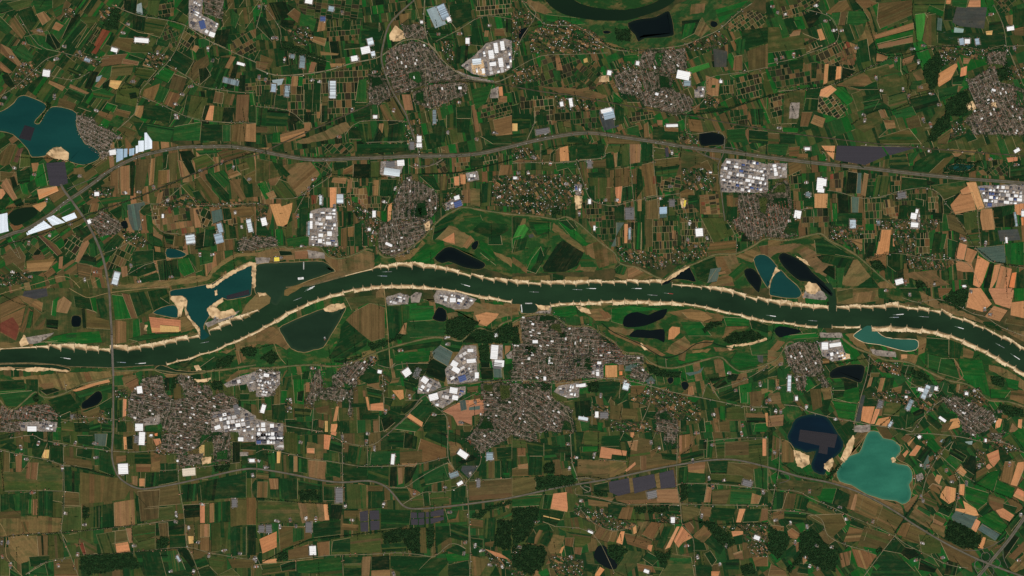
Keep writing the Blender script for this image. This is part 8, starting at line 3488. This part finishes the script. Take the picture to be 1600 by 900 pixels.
# estate clutter: parked trailers, stock and small outbuildings
CX, CY = [], []
for k, ang, poly in estates:
    X, Y = scatter(poly, 2.2); CX.append(X); CY.append(Y)
CX, CY = np.concatenate(CX), np.concatenate(CY); n = len(CX)
cc = np.array([lin(c) for c in ((200, 196, 190), (120, 116, 112), (70, 68, 66), (150, 110, 84), (90, 100, 130))])[rng.integers(0, 5, n)]
V, F, cl = gables(CX, CY, rng.uniform(5, 16, n), rng.uniform(3, 8, n), np.full(n, 3.2), np.full(n, .3), rng.uniform(0, 3.1, n), cc, cc * .7)
tag(link(bpy.data.objects.new('yard_stock', big_mesh('yard_stock', V, F, cl, MAT['metal']))), 'trailers and stock standing about the estate yards', 'yard stock', kind='stuff')
for i, p in enumerate(yards): sheet('paved_yard', rough_edge(p, .3, 4), Z_TOWN + .06 + .012 * (i % 3), MAT['yard'])

# glasshouses with a traced outline
GT = {'w': ((226, 234, 240), 'bright white'), 'b': ((158, 182, 198), 'pale blue'), 's': ((214, 200, 176), 'cream')}
for (k, p), lb in zip(glass, place_labels([(GT[k][1] + ' greenhouse block', *centroid(p)) for k, p in glass], None)):
    p = clean(p); ang = long_angle(p); ca, sa = math.cos(ang), math.sin(ang)
    cx, cy = centroid(p); e = empty('greenhouse', (wx(cx), wy(cy), 0))
    vsx = [-x * sa + y * ca for x, y in p]; usx = [x * ca + y * sa for x, y in p]
    q = up(p); n = len(q)
    base = [(wx(x) - wx(cx), wy(y) - wy(cy)) for x, y in q]
    c = np.array(lin(GT[k][0]))
    col_mesh('wall', [(x, y, 0) for x, y in base] + [(x, y, 4.6) for x, y in base], [(j, (j + 1) % n, n + (j + 1) % n, n + j) for j in range(n)], tuple(c * .8), MAT['panel'], e)
    v = min(vsx); bw = 1.6
    while v < max(vsx):
        r = clip_rect(p, ca, sa, min(usx), max(usx), v + .04, v + bw - .04)
        if len(r) > 2:
            r = up(r); m = len(r)
            pts = [(wx(x) - wx(cx), wy(y) - wy(cy)) for x, y in r]
            # ridge line along the bay
            ul = [x * ca + y * sa for x, y in r]; vm = v + bw / 2
            A2 = (min(ul) + .6) * ca - vm * sa, (min(ul) + .6) * sa + vm * ca
            B2 = (max(ul) - .6) * ca - vm * sa, (max(ul) - .6) * sa + vm * ca
            vs = [(x, y, 4.6) for x, y in pts] + [(wx(A2[0]) - wx(cx), wy(A2[1]) - wy(cy), 6.6), (wx(B2[0]) - wx(cx), wy(B2[1]) - wy(cy), 6.6)]
            um = (min(ul) + max(ul)) / 2
            near = [m if ul[j] < um else m + 1 for j in range(m)]
            fs = []
            for j in range(m):
                k2 = (j + 1) % m
                if near[j] == near[k2]: fs.append((j, k2, near[j]))
                else: fs.append((j, k2, near[k2], near[j]))
            col_mesh('glass_bay', vs, fs, tuple(c * random.uniform(.84, 1.08)), MAT['panel'], e)
        v += bw
    tag(e, lb, 'greenhouse', 'greenhouses')

# solar parks: every tilted row of panels is a piece
SC = np.array(lin((56, 53, 58)))
for (k, ang, p), lb in zip(solars, place_labels([('dark solar field', *centroid(p)) for _, _, p in solars], None)):
    wet_ = any(inside(q, np.array([centroid(p)[0]]), np.array([centroid(p)[1]]))[0] for q in WATERMASK)
    SCk = SC * (.5 if wet_ else 1.0)
    cx, cy = centroid(p); e = empty('solar_park', (wx(cx), wy(cy), 0))
    ca, sa = math.cos(ang), math.sin(ang)
    us = [x * ca + y * sa for x, y in p]; vs_ = [-x * sa + y * ca for x, y in p]
    a_ = abs(area(p)); step = 1.3 if a_ < 1500 else 1.6
    q = up(p)
    col_mesh('base', [(wx(x) - wx(cx), wy(y) - wy(cy), Z_SAND + .3) for x, y in q], [tuple(range(len(q)))], tuple(SCk * .6), MAT['panel'], e)
    v = min(vs_)
    while v < max(vs_):
        r = clip_rect(p, ca, sa, min(us), max(us), v + .1, v + step - .12)
        if len(r) > 2 and abs(area(r)) > .5:
            r = up(r)
            vt = [(wx(x) - wx(cx), wy(y) - wy(cy), 4.2 - .12 * ((-x * sa + y * ca) - v) * 10) for x, y in r]
            col_mesh('panel_row', vt, [tuple(range(len(r)))], tuple(SCk * random.uniform(.9, 1.12)), MAT['panel'], e)
        v += step
    tag(e, lb, 'solar park', 'solar parks')

# ------------------------------------------------------------------ bridge, boats
def box_mesh(nm, x0, x1, y0, y1, z0, z1, mat, parent, col=None):
    vs = [(x0, y0, z0), (x1, y0, z0), (x1, y1, z0), (x0, y1, z0), (x0, y0, z1), (x1, y0, z1), (x1, y1, z1), (x0, y1, z1)]
    fs = [(3, 2, 1, 0), (4, 5, 6, 7), (0, 1, 5, 4), (1, 2, 6, 5), (2, 3, 7, 6), (3, 0, 4, 7)]
    if col is None:
        me = bpy.data.meshes.new(nm); me.from_pydata(vs, [], fs); me.materials.append(mat)
        return link(bpy.data.objects.new(nm, me), parent)
    return col_mesh(nm, vs, fs, col, mat, parent)
conc = two_tone('bridge_concrete', (150, 140, 128), (124, 116, 106), .03, .4, .6)
ax, ay, bx_, by_ = 174.7, 523, 177.2, 587
e = empty('road_bridge', (wx((ax + bx_) / 2), wy((ay + by_) / 2), 0)); e.rotation_euler = (0, 0, math.atan2(wy(by_) - wy(ay), wx(bx_) - wx(ax)))
Lb = math.hypot(bx_ - ax, by_ - ay) * MPP
box_mesh('deck', -Lb / 2, Lb / 2, -15, 15, 12, 14, conc, e)
box_mesh('carriageway', -Lb / 2, Lb / 2, -13, -1, 14.02, 14.2, MAT['asphalt'], e)
box_mesh('carriageway', -Lb / 2, Lb / 2, 1, 13, 14.02, 14.2, MAT['asphalt'], e)
for s in (-1, 1): box_mesh('parapet', -Lb / 2, Lb / 2, s * 15 - .4, s * 15 + .4, 14, 15.2, conc, e)
for j in range(10):
    x = -Lb / 2 + Lb * (j + .5) / 10
    box_mesh('pier', x - 3, x + 3, -12, 12, 0, 12, conc, e)
tag(e, 'long grey road bridge crossing the river at left', 'bridge')

BOATS = """0 2 420 440 8 W|0 2 770 465 3 G|0 2 890 470 -4 W|0 2 1290 338 -10 S|1 1 830 798 -2 S|1 1 800 825 2 G|1 1 350 895 -22 W|1 1 1320 885 16 W|1 2 270 65 -22 S|1 2 340 5 -24 W
2 2 150 25 2 S|2 2 420 10 2 S|2 2 505 3 1 W|2 2 790 3 1 W|2 2 890 45 4 S|2 2 990 35 6 R|3 2 30 175 8 W|3 2 290 205 4 S|3 2 825 165 -4 W|3 2 800 183 -1 G|3 2 985 180 4 S|3 2 1205 250 16 W|3 2 1460 365 28 S|3 2 1555 435 33 W""".replace('\n', '|').split('|')
BC = {'W': ((226, 224, 218), 'white'), 'G': ((130, 140, 150), 'grey blue'), 'S': ((100, 104, 100), 'dull grey'), 'R': ((150, 60, 48), 'red')}
bi = []
for b in BOATS:
    w = b.split(); bi.append((int(w[0]) * 400 + float(w[2]) / 4, int(w[1]) * 225 + float(w[3]) / 4, math.radians(float(w[4])), w[5]))
bi.sort()
for i, (x, y, a, k) in enumerate(bi):
    e = empty('barge', (wx(x), wy(y), Z_WATER)); e.rotation_euler = (0, 0, -a)
    L2 = random.uniform(42, 55) * (1.0 if k != 'W' else 1.1); w2 = 5.6
    c = np.array(lin(BC[k][0]))
    outl = [(-L2, -w2 * .8), (L2 * .82, -w2), (L2 * .95, -w2 * .6), (L2, 0), (L2 * .95, w2 * .6), (L2 * .82, w2), (-L2, w2 * .8), (-L2 * 1.03, 0)]
    n = len(outl)
    col_mesh('hull', [(p * .97, q * .85, -.3) for p, q in outl] + [(p, q, 3) for p, q in outl], [(j, (j + 1) % n, n + (j + 1) % n, n + j) for j in range(n)] + [tuple(range(n, 2 * n))], tuple(c * .75), MAT['metal'], e)
    for j in range(4):
        x0 = -L2 * .62 + j * L2 * .37
        box_mesh('hatch_cover', x0, x0 + L2 * .34, -w2 * .7, w2 * .7, 3, 4.6, MAT['metal'], e, tuple(c * random.uniform(.9, 1.1)))
    box_mesh('wheelhouse', -L2 * .92, -L2 * .74, -w2 * .6, w2 * .6, 3, 9, MAT['metal'], e, tuple(lin((220, 220, 215))))
    tag(e, '%s barge under way on the river, %s barge from the left' % (BC[k][1], ordinal(i + 1)), 'barge', 'barges on the river')
    # churned wake astern
    t0 = Vector((math.cos(a), math.sin(a)))
    wk = [(x - t0.x * L2 / 10, y - t0.y * L2 / 10), (x - t0.x * (L2 / 10 + 6), y - t0.y * (L2 / 10 + 6))]
    Lw, Rw = strip(wk, .7, .2)
    sheet('wake', Lw + Rw[::-1], Z_WATER + .15, MAT['foam'], river)
# dredging platforms and jetties on the harbour lake
for (x, y, lx, ly, a, lb) in ((470, 435, 90, 34, .1, 'white dredging platform floating on the harbour basin'), (474.5, 415, 16, 120, 0, 'pale jetty reaching into the harbour basin'), (815, 482, 14, 120, .1, 'white ferry pontoon in the small riverside harbour'), (826, 474, 110, 18, 0, 'grey floating landing stage on the riverside harbour')):
    e = empty('platform', (wx(x), wy(y), Z_WATER)); e.rotation_euler = (0, 0, a)
    c = lin((214, 212, 206)) if 'white' in lb else lin((150, 148, 140))
    box_mesh('deck', -lx / 2, lx / 2, -ly / 2, ly / 2, -.3, 2.2, MAT['metal'], e, c)
    box_mesh('cabin', -lx / 4, lx / 6, -ly / 4, ly / 4, 2.2, 7, MAT['metal'], e, tuple(lin((190, 188, 182))))
    tag(e, lb, 'platform')
# broad single trees along the hedgerows
pick = rng.choice(len(HX), 200, replace=False)
pick = [i for i in pick if 0 < HX[i] < 1600 and 0 < HY[i] < 900]
for i, lb in zip(pick, place_labels([('broad dark hedgerow tree', HX[i], HY[i]) for i in pick], None)):
    add_tree(HX[i], HY[i], lb, 'broad hedgerow trees')

# lorries on the motorway
mp = smooth(MOTORWAY, 4)
cand = [i for i in range(2, len(mp) - 2) if 5 < mp[i][0] < 1595]
tl = []
for i in random.sample(cand, min(44, len(cand))):
    a, b = mp[i - 1], mp[i + 1]; an = math.atan2(b[1] - a[1], b[0] - a[0]); s = random.choice((-1, 1))
    x = mp[i][0] - math.sin(an) * 1.5 * s; y = mp[i][1] + math.cos(an) * 1.5 * s
    tl.append((x, y, an if s > 0 else an + PI, random.choice(((226, 226, 224), (200, 205, 214), (180, 70, 56), (226, 226, 224))), s))
tl.sort()
for i, (x, y, an, c, s) in enumerate(tl):
    e = empty('lorry', (wx(x), wy(y), Z_ROAD + .25)); e.rotation_euler = (0, 0, -an)
    box_mesh('trailer', -8, 6, -1.6, 1.6, .9, 4.0, MAT['metal'], e, lin(c))
    box_mesh('cab', 6.4, 9, -1.5, 1.5, .6, 3.6, MAT['metal'], e, lin((120, 120, 130)))
    for wxx in (-6, -4.5, 7.5):
        box_mesh('wheel_pair', wxx - .5, wxx + .5, -1.5, 1.5, 0, 1, MAT['metal'], e, lin((30, 30, 30)))
    tag(e, '%s lorry on the motorway, %s lorry from the left' % ('red' if c[1] < 100 else 'pale', ordinal(i + 1)), 'lorry', 'lorries on the motorway')
